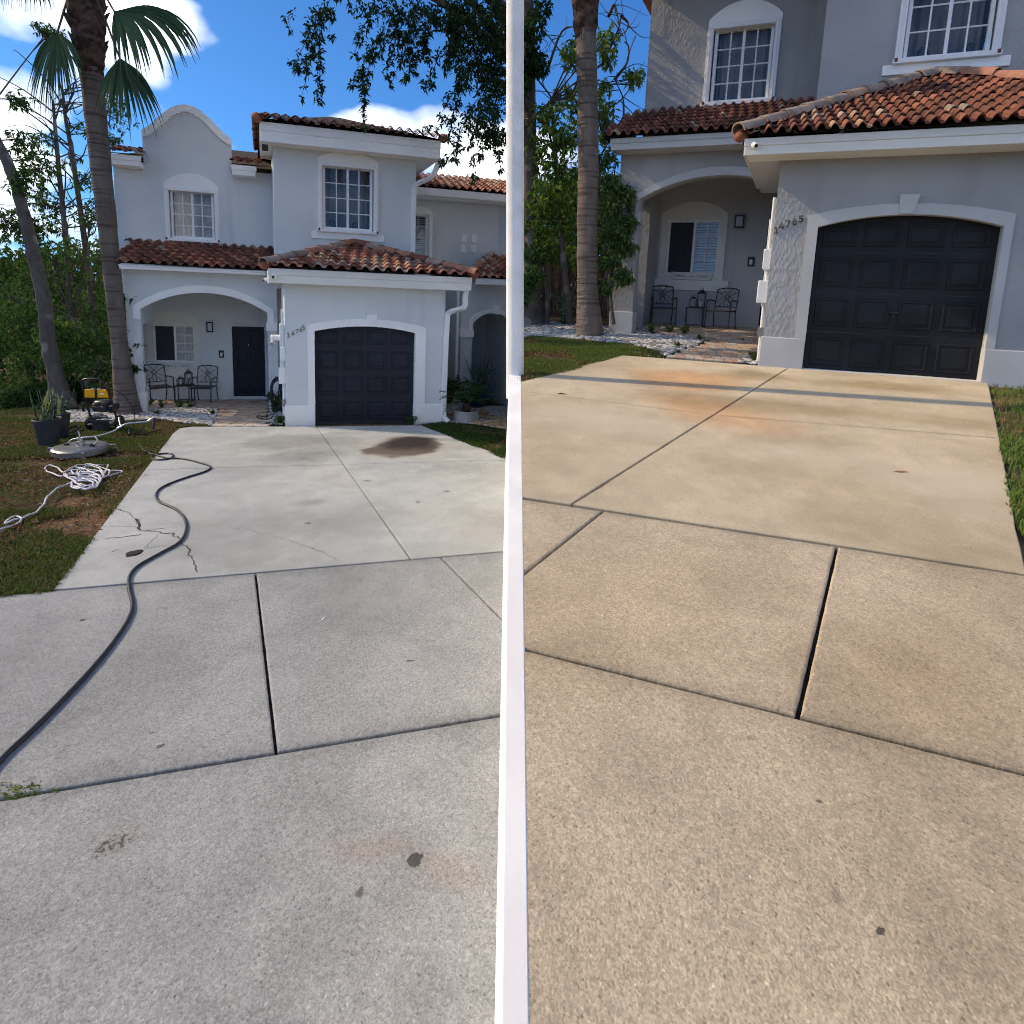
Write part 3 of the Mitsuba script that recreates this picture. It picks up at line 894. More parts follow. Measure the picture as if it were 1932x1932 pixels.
# bay roof
VE = VB - .45
eA = HL.W(HL.s(484, 218, VE), VE, HL.z(665, 245, VE)); sE0 = HL.loc(eA); sE1 = HL.s(837, 262, VE)
roofB = put('roof', HL.place(trimesh.Trimesh(np.array([(sE0, VE, eA[2]), (sE1, VE, eA[2]), (sE1 - 1.8, VE + 3.4, eA[2] + 1.16), (sE0 + 1.8, VE + 3.4, eA[2] + 1.16), (sE0, VE + 6.8, eA[2]), (sE1, VE + 6.8, eA[2])]), np.array([[0, 1, 2], [0, 2, 3], [0, 3, 4], [1, 5, 2], [4, 3, 2], [4, 2, 5]]), process=False)), 'tile_under', houseL, label='upper tiled roof over the bay')
upb = unit(HL.n * 3.4 + np.array([0, 0, 1.16]))
tile_roof(roofB, eA - upb * .07, HL.u, upb, sbox(0, -.2, sE1 - sE0, 1.3), lambda i, j, r: r.choice(['terracotta_red', 'terracotta_grey', 'terracotta_dark']), 8, w=.205, c=.29, nrow=4)
bzf = eA[2] - .02
put('hip_end', xf(trimesh.creation.icosphere(2, .11), frame(eA + np.array([0, 0, .04]), HL.u, HL.v, (0, 0, .9))), 'mortar_red', roofB)
put('hip_end', xf(trimesh.creation.icosphere(2, .11), frame(HL.W(sE1, VE + .04, eA[2] + .04), HL.u, HL.v, (0, 0, .9))), 'mortar_red', roofB)
# side tiles seen from below along the left eave of the bay
tile_roof(roofB, HL.W(sE0 - .05, VE + 3.2, eA[2]), -HL.v, unit(HL.u * 1.8 + np.array([0, 0, 1.05])), sbox(0, -.2, 3.1, .5), pal_dark, 12, w=.205, c=.29, nrow=1)
bfh = bzf - bz1
fascia(HL, houseL, sE0 + .05, sE1 - .05, VE + .03, bzf, bfh, 'trim', VB)
put('fascia', HL.box(sE0 + .05, sE0 + .085, VE + .06, VM, bzf - bfh, bzf, .004), 'trim', houseL)
put('fascia', HL.box(sE1 - .085, sE1 - .05, VE + .06, VM + 3, bzf - bfh, bzf, .004), 'trim', houseL)
put('soffit', HL.box(sE0 + .085, bs0, VB, VM, bz1 + .012, bz1 + .03, 0), 'trim', houseL)
put('soffit', HL.box(bs1, sE1 - .085, VB, VM + 3, bz1 + .012, bz1 + .03, 0), 'trim', houseL)
put('soffit_vent', HL.box((sE0 + bs0) / 2 - .06, (sE0 + bs0) / 2 + .06, VB - .1, VB + .5, bz1 + .006, bz1 + .014, 0), 'black_rubber', houseL)
pipe(HL, houseL, [(sE1 - .07, VE + .2, bzf - bfh + .05), (sE1 - .07, VE + .2, bzf - bfh - .1), (bs1 + .30, VE + .28, bz1 - .36), (bs1 - .02, VB - .05, bz1 - .55), (bs1 - .05, VB - .05, bz1 - .8), (bs1 - .06, VB - .05, bz1 - 1.3), (bs1 - .06, VB - .05, ze + .25)], .10, .07)
# main upper wall with the curved gable
ml, mr = HL.s(217, 380, VM), HL.s(519, 400, VM)
mzb = HL.z(350, 468, VM)
pl, pr = HL.s(268, 254, VM), HL.s(436, 275, VM)
zl, zr = HL.z(268, 256, VM), HL.z(436, 276, VM)
zmid = (zl + zr) / 2
peak = HL.z(347, 211, VM)
t = np.linspace(0, 1, 41)
bell = np.cos((t - .5) * 2 * PI) * .5 + .5
bell = np.where(np.abs(t - .5) < .5, bell ** .85, 0)
curve = np.column_stack([pl + (pr - pl) * t, zmid + (peak - zmid) * bell])
zee = HL.z(250, 303, VM - .4)
main = Polygon([(ml, mzb - .6), (ml, zee + .05), (pl, zee + .05)] + [tuple(q) for q in curve] + [(pr, zee + .05), (mr, zee + .05), (mr, mzb - .6)])
m0, m1 = HL.s(319, 400, VM), HL.s(406, 405, VM); mz0, mz1 = HL.z(365, 452, VM), HL.z(362, 358, VM)
put('upper_wall', HL.ext(main.difference(sbox(m0, mz0, m1, mz1)), VM, VM + .22), 'stucco', houseL)
th = HL.z(347, 198, VM) - peak
d_ = np.gradient(curve, axis=0); d_ /= np.linalg.norm(d_, axis=1, keepdims=True)
nrm = np.column_stack([-d_[:, 1], d_[:, 0]])
nrm[0], nrm[-1] = (0, 1), (0, 1)
cop = Polygon([tuple(q) for q in curve] + [tuple(q) for q in (curve + nrm * th)[::-1]]).buffer(0)
put('gable_coping', HL.ext(cop, VM - .05, VM + .26), 'trim', houseL, label='pale curved coping of the gable')
put('side_wall', HL.box(ml + .002, ml + .2, VM + .22, VM + 7, mzb - 2.6, zee + .05, 0), 'stucco', houseL)
put('back_wall', HL.box(ml, bs1, VM + 7, VM + 7.2, zg - 1, zee, 0), 'stucco', houseL)
kw_ = window(HL, houseL, m0 + .03, m1 - .03, mz0 + .02, mz1 - .02, VM, 4, 4, curtain='curtain', back=.28)
hood(HL, houseL, kw_, m0, m1, mz0, mz1, VM, HL.z(362, 327, VM) - mz1 - .11, sill=False)
for a in (m0 - .3, m1 + .12):
    put('ledge', HL.box(a, a + .16, VM - .04, VM + .01, mz0 - .17, mz0 - .05, .008), 'trim', houseL)
# short eaves either side of the gable
rv = VM + .30
deck = [(np.array([HL.W(*q) for q in ((ml - .2, rv, zee + .2), (mr, rv, zee + .2), (mr, VM + 3.5, zee + 1.25), (ml + 1.6, VM + 3.5, zee + 1.25), (ml - .2, VM + 7.3, zee + .12), (mr, VM + 7.3, zee + .12))]), np.array([[0, 1, 2], [0, 2, 3], [0, 3, 4], [3, 2, 5], [3, 5, 4]]))]
for a_, b_ in ((ml - .2, pl + .02), (pr - .02, mr)):
    deck.append((np.array([HL.W(*q) for q in ((a_, VM - .4, zee + .12), (b_, VM - .4, zee + .12), (b_, rv + .1, zee + .30), (a_, rv + .1, zee + .30))]), np.array([[0, 1, 2], [0, 2, 3]])))
roofs = put('roof', cat(deck), 'tile_under', houseL, label='main roof behind the curved gable')
ups = unit(HL.n * 3.9 + np.array([0, 0, 1.13]))
for a0_, a1_, q in ((HL.s(200, 290, VM - .4), pl + .05, 1), (pr - .03, HL.s(486, 305, VM - .4), 2)):
    tile_roof(roofs, HL.W(a0_, VM - .44, zee + .13), HL.u, ups, sbox(0, -.2, a1_ - a0_, .9), pal_dark, 20 + q, w=.21, c=.29, nrow=3)
    put('fascia', cat([HL.box(a0_ + .03, a1_ - .03, VM - .40, VM - .37, zee + .0, zee + .11, .005), HL.box(a0_ + .05, a1_ - .05, VM - .385, VM - .002, zee - .11, zee + .0, .005)]), 'trim', houseL)
# porch roof
vE = VP - .45
pA = HL.W(HL.s(222, 494, vE), vE, HL.z(370, 503, vE)); s0_ = HL.loc(pA)
s1_ = HL.s(508, 500, vE); ztop = HL.z(365, 463, VM)
roofP = put('roof', HL.place(trimesh.Trimesh(np.array([(s0_, vE, pA[2]), (s1_ + .4, vE, pA[2]), (s1_ + .4, VM, ztop), (s0_, VM, ztop)]), np.array([[0, 1, 2], [0, 2, 3]]), process=False)), 'tile_under', houseL, label='dark red tiled porch roof')
upp = unit(HL.n * (VM - vE) + np.array([0, 0, ztop - pA[2]]))
Lp = math.hypot(VM - vE, ztop - pA[2])
tile_roof(roofP, pA - upp * .06, HL.u, upp, clip3(pA - upp * .06, HL.u, upp, [pA, HL.W(s1_ + .25, vE, pA[2]), HL.W(s1_ + .25, VM, ztop), HL.W(s0_, VM, ztop)], .05), pal_dark, 31, w=.20, c=.27)
pzf = pA[2] - .02; pfh = pzf - HL.z(365, 513, vE)
fascia(HL, houseL, s0_, sA + .05, vE + .03, pzf, pfh, 'trim', VP)
# porch front with its wide arch
fl, fr = HL.s(240, 640, VP), HL.s(522, 640, VP) + .02
pi0, pi1 = HL.s(270, 690, VP), HL.s(506, 660, VP)
zs = HL.z(262, 578, VP) - .03; zsr = HL.z(505, 592, VP)
zs = (zs + zsr) / 2
pk = HL.z(372, 552, VP)
fz = zL(*HL.W(fl, VP, 0)[:2])
oh = arch_poly(pi0, pi1, fz - 1, zs, pk - zs)
put('porch_wall', HL.ext(sbox(fl, fz - .5, fr, pzf - pfh + .05).difference(oh), VP, VP + .22), 'stucco', houseL)
oa = arch_poly(pi0 - .13, pi1 + .13, zs - .22, zs + .06, pk - zs + .10)
put('arch_trim', HL.ext(oa.difference(arch_poly(pi0 + .004, pi1 - .004, zs - 1, zs, pk - zs)), VP - .035, VP + .06), 'trim', houseL)
put('impost', HL.box(pi1 - .03, pi1 + .20, VP - .05, VP + .23, zs - .42, zs - .219, .006), 'trim', houseL)
put('plinth', HL.box(fl - .02, pi0 + .02, VP - .03, VP + .24, fz - .5, fz + .42, .008), 'trim', houseL)
put('side_wall', HL.box(fl + .002, fl + .2, VP + .22, VK, fz + 1.9, pzf - pfh + .04, 0), 'stucco', houseL)
put('porch_ceiling', HL.box(fl, gw0, VP + .22, VK, pzf - pfh + .012, pzf - pfh + .05, 0), 'trim', houseL)
# porch back wall, window, door
x0, x1, y0, y1 = 288, 366, 615, 687
q0, q1 = HL.s(290, 650, VK), HL.s(368, 650, VK); qz0, qz1 = HL.z(330, 684, VK), HL.z(328, 613, VK)
d0, d1 = HL.s(439, 680, VK), HL.s(500, 680, VK); dz0, dz1 = HL.z(470, 748, VK), HL.z(470, 616.5, VK)
bzb = HL.z(400, 755, VK)
put('porch_back_wall', HL.ext(sbox(fl - .1, bzb - .4, gw0 + .01, pzf - pfh + .03).difference(sbox(q0, qz0, q1, qz1)).difference(sbox(d0, dz0, d1, dz1)), VK, VK + .2), 'stucco', houseL)
kd = put('front_door', HL.box(d0, d1, VK + .05, VK + .10, dz0, dz1, .004), 'dark_door', houseL)
for zz0, zz1 in ((.06, .20), (.24, .42), (.46, .64), (.68, .95)):
    for a, b in ((.10, .46), (.54, .90)):
        put('door_panel', raised_panel(HL, d0 + (d1 - d0) * a, d0 + (d1 - d0) * b, dz0 + (dz1 - dz0) * zz0, dz0 + (dz1 - dz0) * zz1, VK + .05, .008), 'dark_door', kd)
put('door_handle', cat([HL.box(d0 + .07, d0 + .11, VK - .02, VK + .05, dz0 + .75, dz0 + 1.05, .01), HL.box(d0 + .06, d0 + .12, VK + .02, VK + .05, dz0 + 1.12, dz0 + 1.22, .01)]), 'black_metal', kd)
put('peephole', HL.box((d0 + d1) / 2 - .012, (d0 + d1) / 2 + .012, VK + .035, VK + .06, dz0 + (dz1 - dz0) * .73, dz0 + (dz1 - dz0) * .75, .004), 'chrome', kd)


def porch_window(H, house, q0, q1, z0, z1, v, hood_top, band=.30, tw=.13):
    """Slider: dark insect screen on the left, white-barred sash with blinds on the right."""
    mid_ = q0 + (q1 - q0) * .51
    k = put('window', H.ext(sbox(q0, z0, q1, z1).difference(sbox(q0 + .04, z0 + .05, mid_ - .02, z1 - .04)).difference(sbox(mid_ + .03, z0 + .05, q1 - .04, z1 - .04)), v + .04, v + .11), 'white_metal', house)
    a, b = mid_ + .03, q1 - .04
    bars = [H.box((a + b) / 2 - .011, (a + b) / 2 + .011, v + .055, v + .085, z0 + .05, z1 - .04, .003)]
    Z = np.linspace(z0 + .05, z1 - .04, 5)
    bars += [H.box(a, b, v + .057, v + .083, z - .011, z + .011, .003) for z in Z[1:-1]]
    put('glazing_bars', cat(bars), 'white_metal', k)
    for s_0, s_1 in ((a, (a + b) / 2), ((a + b) / 2, b)):
        for j in range(4):
            p = [H.W(s, v + .07, z) for s, z in ((s_0, Z[j]), (s_1, Z[j]), (s_1, Z[j + 1]), (s_0, Z[j + 1]))]
            put('pane', (np.array(p), np.array([[0, 1, 2], [0, 2, 3]])), 'glass', k)
    for n_, zz_ in enumerate(np.arange(z0 + .08, z1 - .05, .055)):
        M = H.place(bx(a - .02, b + .02, -.024, .024, -.0015, .0015))
        m = bx(a - .02, b + .02, -.024, .024, -.0015, .0015)
        m.apply_transform(trimesh.transformations.rotation_matrix(1.2, (1, 0, 0))); m.apply_translation((0, v + .14, zz_))
        put('blind_slat', H.place(m), 'blind', k)
    c, d = q0 + .04, mid_ - .02
    put('insect_screen', H.box(c, d, v + .085, v + .09, z0 + .05, z1 - .04, 0), 'screen', k)
    sb = [H.box((c + d) / 2 - .008, (c + d) / 2 + .008, v + .078, v + .0845, z0 + .05, z1 - .04, 0)] + [H.box(c, d, v + .079, v + .0845, z - .008, z + .008, 0) for z in Z[1:-1]]
    put('screen_bars', cat(sb), 'planter', k)
    put('room_sheet', H.box(q0 - .02, q1 + .02, v + .22, v + .25, z0, z1, 0), 'dark_inside', k)  # flat dark sheet standing for the shaded interior
    hood_p = arch_poly(q0 - tw, q1 + tw, z0 - .1, z1 + .12, hood_top - z1 - .12)
    put('window_hood', H.ext(hood_p.difference(sbox(q0 + .004, z0 - .0, q1 - .004, z1 - .004)), v - .03, v + .038), 'trim_cream', house)
    put('sill_board', H.box(q0 - tw - .12, q1 + tw + .12, v - .045, v + .02, z0 - .1 - band, z0 - .098, .008), 'trim_cream', house)
    return k


porch_window(HL, houseL, q0, q1, qz0, qz1, VK, HL.z(322, 587, VK))


def wall_lamp(H, s0, s1, z0, z1, v, label):
    k = thing('wall_lamp', label, 'lamp', 'black box lamps on the porch walls')
    fr = sbox(s0, z0, s1, z1).difference(sbox(s0 + .028, z0 + .028, s1 - .028, z1 - .028))
    put('lamp_frame', cat([H.ext(fr, v - .12, v - .095), H.box(s0 + .01, s1 - .01, v - .03, v - .001, z0 + .01, z1 - .01, .004), H.box(s0, s1, v - .12, v - .02, z1 - .014, z1, .003), H.box(s0, s1, v - .12, v - .02, z0, z0 + .014, .003)]), 'black_metal', k)
    put('lamp_glass', H.box(s0 + .02, s1 - .02, v - .106, v - .035, z0 + .016, z1 - .016, .003), 'lamp_glass', k)


def doorbell(H, s0, s1, z0, z1, v, label):
    k = thing('doorbell', label, 'doorbell', 'black doorbells on the porch walls')
    put('doorbell_plate', H.box(s0, s1, v - .02, v - .001, z0, z1, .005), 'black_metal', k)
    a, b = (s0 + s1) / 2, (z0 + z1) / 2
    put('doorbell_unit', H.box(a - .028, a + .028, v - .035, v - .0205, b - .06, b + .035, .006), 'white_plastic', k)
    put('doorbell_button', H.box(a - .012, a + .012, v - .042, v - .0355, b - .045, b - .02, .004), 'chrome', k)


wall_lamp(HL, HL.s(390, 617, VK), HL.s(402.5, 617, VK), HL.z(396, 626, VK), HL.z(396, 607, VK), VK, 'black box wall lamp between the porch window and dark door of the left house')
doorbell(HL, HL.s(413, 668, VK), HL.s(422.5, 668, VK), HL.z(418, 675, VK), HL.z(418, 661, VK), VK, 'black doorbell plate left of the dark front door, left house')


def sign(H, s0, s1, z0, z1, v, label):
    k = thing('message_sign', label, 'sign', 'white message signs on the porch window sills')
    put('sign_board', H.box(s0, s1, v - .055, v - .012, z0, z1, .004), 'sign_white', k)
    L = s1 - s0
    for txt, a, h in (('Bless', .13, .36), ('this', .46, .22), ('Home', .62, .36)):
        m = meshkit.text_mesh(txt, (z1 - z0) * h, .003)
        w = m.vertices.copy()
        w[:, 0] = w[:, 0] + w[:, 1] * .28
        mm = trimesh.Trimesh(np.column_stack([s0 + a * L + w[:, 0], v - .055 - .001 - w[:, 2], z0 + (z1 - z0) * .32 + w[:, 1]]), m.faces, process=False)
        put('lettering', H.place(mm), 'black_rubber', k)


sign(HL, HL.s(303.5, 689, VK), HL.s(364.5, 690, VK), HL.z(334, 694, VK), HL.z(334, 684, VK), VK - .03, 'white board lettered Bless this Home below the window of the left porch')
# garage downspout and cameras
pipe(HL, houseL, [(sB - .12, -.30, zf - fh + .03), (sB - .13, -.26, zf - fh - .12), (gw1 + .32, -.2, zf - fh - .33), (gw1 + .07, -.06, zf - fh - .45), (gw1 + .03, -.05, zf - fh - .65), (gw1 + .01, -.05, zg + 1.2), (gw1 - .0, -.05, zg + .22), (gw1 + .03, -.10, zg + .08), (gw1 + .08, -.16, zg + .03)], .10, .07)


def camera_unit(o, d, label, s=1.0):
    k = thing('security_camera', label, 'camera', None)
    d = unit(d); a = unit(np.cross(d, (0, 0, 1)))
    put('camera_base', tube([o - d * .05 * s, o - d * .01 * s], .045 * s, 16), 'white_plastic', k, 40)
    put('camera_body', xf(trimesh.creation.icosphere(2, .042 * s), frame(o + d * .015 * s, (1, 0, 0), (0, 1, 0), (0, 0, 1))), 'white_plastic', k, True)
    put('camera_lens', tube([o + d * .045 * s, o + d * .062 * s], .025 * s, 14), 'black_metal', k, 40)


camera_unit(HL.W(HL.s(517, 521, -.45), -.47, HL.z(517, 521, -.45)), np.array([.1, -1, -.25]), 'small white camera on the corner of the left garage fascia', 1.0)
camera_unit(HL.W(sA + .02, 1.2, zf - .2), np.array([-.6, -.8, -.3]), 'white camera on the left side eave of the left garage', .9)
# ================================================================== the neighbour of the left house
house2 = thing('terraced_house', 'pale grey neighbouring house with four square wall plaques and an arched entry', 'house')
VN, VA = 3.7, 2.5


def s_at_x(H, x, v):
    return (x - H.o[0] - H.v[0] * v) / H.u[0]


XE = -.04
n0, n1 = bs1 - .1, s_at_x(HL, XE, VN)
nzt = HL.z(870, 373, VN - .35)
nw0, nw1 = HL.s(775, 445, VN), HL.s(808, 445, VN); nwz0, nwz1 = HL.z(795, 490, VN), HL.z(795, 404, VN)
put('upper_wall', HL.ext(sbox(n0, zg + 2.2, n1, nzt + .1).difference(sbox(nw0, nwz0, nw1, nwz1)), VN, VN + .2), 'stucco', house2)
kk = window(HL, house2, nw0, nw1, nwz0, nwz1, VN, 1, 4, mid=False, curtain=None, back=.3)
for z_ in np.arange(nwz0 + .06, nwz1 - .05, .05):
    m = bx(nw0 + .04, nw1 - .04, -.022, .022, -.0015, .0015)
    m.apply_transform(trimesh.transformations.rotation_matrix(.6, (1, 0, 0))); m.apply_translation((0, VN + .17, z_))
    put('blind_slat', HL.place(m), 'blind', kk)
put('window_hood', HL.ext(arch_poly(nw0 - .1, nw1 + .1, nwz0 - .3, nwz1 + .05, .14).difference(sbox(nw0, nwz0, nw1, nwz1)), VN - .03, VN + .02), 'trim', house2)
put('shutter_track', HL.box(nw1 + .01, nw1 + .07, VN - .06, VN - .031, nwz0 - .2, nwz1 + .03), 'white_metal', kk)
for x in (875, 894.5):
    for y in (450.5, 469.5):
        s_, z_ = HL.sz(x - (0 if y < 460 else 2), y, VN)
        put('wall_plaque', HL.box(s_ - .075, s_ + .075, VN - .03, VN - .001, z_ - .105, z_ + .105, .008), 'trim', house2)
# upper roof and gutter
gz0, gz1 = HL.z(870, 377, VN - .45), HL.z(870, 360, VN - .45)
e0 = bs1 + .02; e1 = s_at_x(HL, XE - .02, VN - .45)
put('gutter', cat([HL.box(e0, e1, VN - .50, VN - .40, gz0 + .03, gz1, .012), HL.box(e0, e1, VN - .40, VN - .02, gz0 + .0, gz0 + .03, 0)]), 'white_metal', house2)
rA = HL.W(e0, VN - .46, gz1 + .01)
rz1 = HL.z(860, 337, VN + 2.2)
rise_ = rz1 - rA[2]
roofN = put('roof', HL.place(trimesh.Trimesh(np.array([(e0, VN - .46, rA[2]), (e1, VN - .46, rA[2]), (s_at_x(HL, XE - .02, VN + 2.2), VN + 2.2, rz1), (e0, VN + 2.2, rz1), (e0, VN + 5, rA[2]), (s_at_x(HL, XE - .02, VN + 5), VN + 5, rA[2])]), np.array([[0, 1, 2], [0, 2, 3], [3, 2, 5], [3, 5, 4]]), process=False)), 'tile_under', house2, label='orange tiled upper roof of the neighbour')
upn = unit(HL.n * 2.66 + np.array([0, 0, rise_]))
tile_roof(roofN, rA - upn * .06, HL.u, upn, clip3(rA - upn * .06, HL.u, upn, [rA, HL.W(e1, VN - .46, rA[2]), HL.W(s_at_x(HL, XE - .05, VN + 2.2), VN + 2.2, rz1), HL.W(e0, VN + 2.2, rz1)], .04), lambda i, j, r: r.choice(['terracotta_orange', 'terracotta_tan', 'terracotta_red']), 41, w=.20, c=.30)
put('side_wall', HL.box(n1 - .2, n1 - .002, VN + .2, VN + 4.6, zg - .5, nzt, 0), 'stucco', house2)
# projecting wing at the right end
q_ = HL.s(942, 420, VN)
put('wing_wall', HL.place(hull([(q_, VN - .001, z) for z in (zg + 2.0, nzt - .02)] + [(s_at_x(HL, XE, VN - .38), VN - .38, z) for z in (zg + 2.0, nzt - .02)] + [(s_at_x(HL, XE, VN), VN - .001, z) for z in (zg + 2.0, nzt - .02)])), 'stucco', house2)
# lower arched entry
aw0 = HL.s(868, 680, VA); aw1 = s_at_x(HL, XE, VA)
az1 = HL.z(925, 540, VA)
ao0 = HL.s(890, 660, VA); ao1 = ao0 + 1.06
azs = HL.z(895, 610, VA); apk = HL.z(932, 591, VA)
gzn = zL(*HL.W(aw0, VA, 0)[:2])
op = arch_poly(ao0, ao1, gzn - 1, azs, apk - azs)
put('entry_wall', HL.ext(sbox(aw0, gzn - .4, aw1, az1 + .1).difference(op), VA, VA + .22), 'stucco', house2)
oo = arch_poly(ao0 - .10, ao1 + .1, azs - .18, azs + .03, apk - azs + .08).difference(op).intersection(sbox(aw0, -9, aw1 + .004, 9))
put('arch_trim', HL.ext(oo, VA - .035, VA + .05), 'trim', house2)
zi0, zi1 = HL.z(870, 636, VA), HL.z(870, 621, VA)
put('impost', HL.box(aw0 - .03, ao0 + .03, VA - .05, VA + .24, zi0, zi1, .006), 'trim', house2)
kc = HL.s(936, 583, VA)
put('keystone', HL.ext(Polygon([(kc - .05, apk - .02), (kc + .05, apk - .02), (kc + .085, apk + .20), (kc - .085, apk + .20)]).intersection(sbox(-9, -9, aw1, 9)), VA - .06, VA + .02), 'trim', house2)
put('entry_back_wall', HL.box(aw0 - .5, s_at_x(HL, XE, VN + 1.2) , VN + 1.0, VN + 1.2, gzn - .6, az1, 0), 'stucco', house2)
put('entry_ceiling', HL.box(aw0, aw1, VA + .22, VN + 1.0, az1 - .05, az1, 0), 'trim', house2)
put('side_wall', HL.box(aw0 + .002, aw0 + .18, VA + .22, VN + 1, gzn - .5, az1, 0), 'stucco', house2)
put('entry_side_wall', HL.box(s_at_x(HL, XE, VA + .5) - .12, s_at_x(HL, XE, VA + .5), VA + .22, VN + 1, gzn - .5, az1, 0), 'stucco', house2)
put('gutter', HL.box(HL.s(897, 527, VA - .4), s_at_x(HL, XE - .02, VA - .4), VA - .46, VA - .37, HL.z(925, 538, VA - .4), HL.z(925, 526, VA - .4), .012), 'white_metal', house2)
lz = HL.z(925, 526, VA - .4)
lA = HL.W(HL.s(880, 523, VA - .42), VA - .42, lz + .01); lB = HL.W(s_at_x(HL, XE - .02, VA - .42), VA - .42, lz + .01)
lC = HL.W(HL.s(929, 483, VN), VN, HL.z(929, 483, VN)); lD = HL.W(s_at_x(HL, XE, VN), VN, lC[2])
roofN2 = put('roof', cat([(np.array([lA, lB, lD, lC]), np.array([[0, 1, 2], [0, 2, 3]])), (np.array([lA, lC, HL.W(HL.loc(lA), VN, lA[2])]), np.array([[0, 1, 2]]))]), 'tile_under', house2, label='low tiled roof over the neighbour entry')
upl = unit(HL.n * (VN - VA + .42) + np.array([0, 0, lC[2] - lA[2]]))
tile_roof(roofN2, lA - upl * .05, HL.u, upl, clip3(lA - upl * .05, HL.u, upl, [lA, lB, lD, lC], .03), pal_main, 44, w=.20, c=.28)
ridge_tiles(roofN2, lA + np.array([0, 0, .03]), lC + np.array([0, 0, .03]), (0, 0, 1), pal_ridge, .36, 45, .9)
pipe(HL, house2, [(aw0 - .10, VA - .02, lz - .05), (aw0 - .10, VA - .02, zg + 1.2), (aw0 - .10, VA - .02, zg - .1)], .06, .05)
put('side_gate', HL.box(gw1 + .1, aw0 - .14, VN + .4, VN + .45, zg - .6, zg + 2.1, 0), 'dark_door', house2)

# ================================================================== the right house
HR = Frame(gR(1437, 690), uR, hdir(1520))
zh = 1.03
RB, RP, RK, RM = 2.2, 2.2, 4.2, 3.2
houseR = thing('terraced_house', 'grey two-storey house with rough sunlit stucco behind the clean tan driveway', 'house')
ST = 'stucco_rough'
rw0, rw1 = HR.s(1453, 500), HR.s(1990, 500)
rez, rft = HR.z(1674, 281, -.42), HR.z(1674, 247, -.42)
rd0, rd1 = HR.s(1528, 560), HR.s(1872, 570)
rzs = (HR.z(1539, 424) + HR.z(1894, 430)) / 2
rpk = HR.z(1711, 404)
put('garage_wall', HR.ext(sbox(rw0, zh - .6, rw1, rez + .06).difference(arch_poly(rd0, rd1, zh - .7, rzs, rpk - rzs)), 0, .2), ST, houseR)
put('side_wall', HR.box(rw0 + .002, rw0 + .2, .2, RK, zh - .3, rez + .05, 0), ST, houseR)
put('side_wall', HR.box(rw1 - .2, rw1 - .002, .2, RK, zh - .6, rez + .05, 0), ST, houseR)
garage_door(HR, houseR, rd0, rd1, zh - .005, rzs, rpk - rzs, .14, 'dark_door_worn')
ro0, ro1 = HR.s(1510, 540), HR.s(1890, 560) + .004
tzs = (HR.z(1523, 407) + HR.z(1902, 404)) / 2
put('garage_trim', trim_ring(HR, arch_poly(ro0, ro1, zh + .36, tzs, HR.z(1716, 384) - tzs), arch_poly(rd0 + .004, rd1 - .004, zh - .1, rzs - .006, rpk - rzs), -.028, .05), 'trim_shaded', houseR)
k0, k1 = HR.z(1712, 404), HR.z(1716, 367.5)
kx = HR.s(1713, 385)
put('keystone', HR.ext(Polygon([(kx - .075, k0), (kx + .06, k0), (kx + .115, k1), (kx - .095, k1)]), -.05, .02), 'trim_shaded', houseR)
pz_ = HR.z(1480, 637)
put('plinth', HR.box(rw0 - .02, rd0 + .003, -.032, .199, zh - .4, pz_, .008), 'trim_shaded', houseR)
put('plinth', HR.box(rd1 - .003, rw1, -.032, .199, zh - .4, pz_, .008), 'trim_shaded', houseR)
put('door_threshold', HR.box(rd0, rd1, -.02, .13, zh - .3, zh + .012, .01), 'trim_shaded', houseR)
nums = []
for (x, y), ch in zip([(1464, 441), (1474.5, 433.5), (1487, 429), (1499, 425), (1511, 420)], '14765'):
    s_, z_ = HR.sz(x, y); nums.append((s_ - .03, z_, .1))
digits(HR, houseR, '14765', nums, 0, .085)
# garage roof
A2 = HR.W(HR.s(1397, 252, -.45), -.45, rft + .02); rsA = HR.loc(A2)
ap2 = HR.sz(1764, 143, RB)
rsB = 2 * ap2[0] - rsA + .35
B2, C2 = HR.W(rsB, -.45, A2[2]), HR.W(ap2[0], RB - .02, ap2[1] - .03)
roofG2 = put('roof', cat([(np.array([A2, B2, C2]), np.array([[0, 1, 2]])), (np.array([A2, C2, HR.W(rsA, RB, A2[2])]), np.array([[0, 1, 2]])), (np.array([B2, HR.W(rsB, RB, A2[2]), C2]), np.array([[0, 1, 2]]))]), 'tile_under', houseR, label='hip roof of brown tiles over the right garage')
upg = unit(HR.n * (RB + .45) + np.array([0, 0, C2[2] - A2[2]]))


def pal_R(i, j, r):
    if j == 2 and r.random() < .35:
        return r.choice(['terracotta_tan', 'terracotta_grey'])
    return r.choice(['terracotta_red', 'terracotta_orange', 'terracotta_dark', 'terracotta_tan'], p=[.24, .0, .72, .04])


tile_roof(roofG2, A2 - upg * .05, HR.u, upg, clip3(A2 - upg * .05, HR.u, upg, [A2, B2, C2], .05), pal_R, 51, w=.140, c=.24, ncol=48)
ridge_tiles(roofG2, A2 + np.array([0, 0, .03]), C2 + np.array([0, 0, .03]), (0, 0, 1), pal_ridge, .42, 52)
ridge_tiles(roofG2, B2 + np.array([0, 0, .03]), C2 + np.array([0, 0, .03]), (0, 0, 1), pal_ridge, .42, 53)
put('hip_end', xf(trimesh.creation.icosphere(2, .09), frame(A2 + np.array([0, 0, .03]) + HR.v * .09, HR.u, HR.n, (0, 0, .9))), 'mortar_red', roofG2)
put('hip_end', xf(trimesh.creation.icosphere(2, .1), frame(C2 + np.array([0, 0, .05]), HR.u, HR.n, (0, 0, .9))), 'mortar_red', roofG2)
rfh = rft - rez
fascia(HR, houseR, rsA + .05, rsB - .05, -.42, rft, rfh, 'trim_cream', 0)
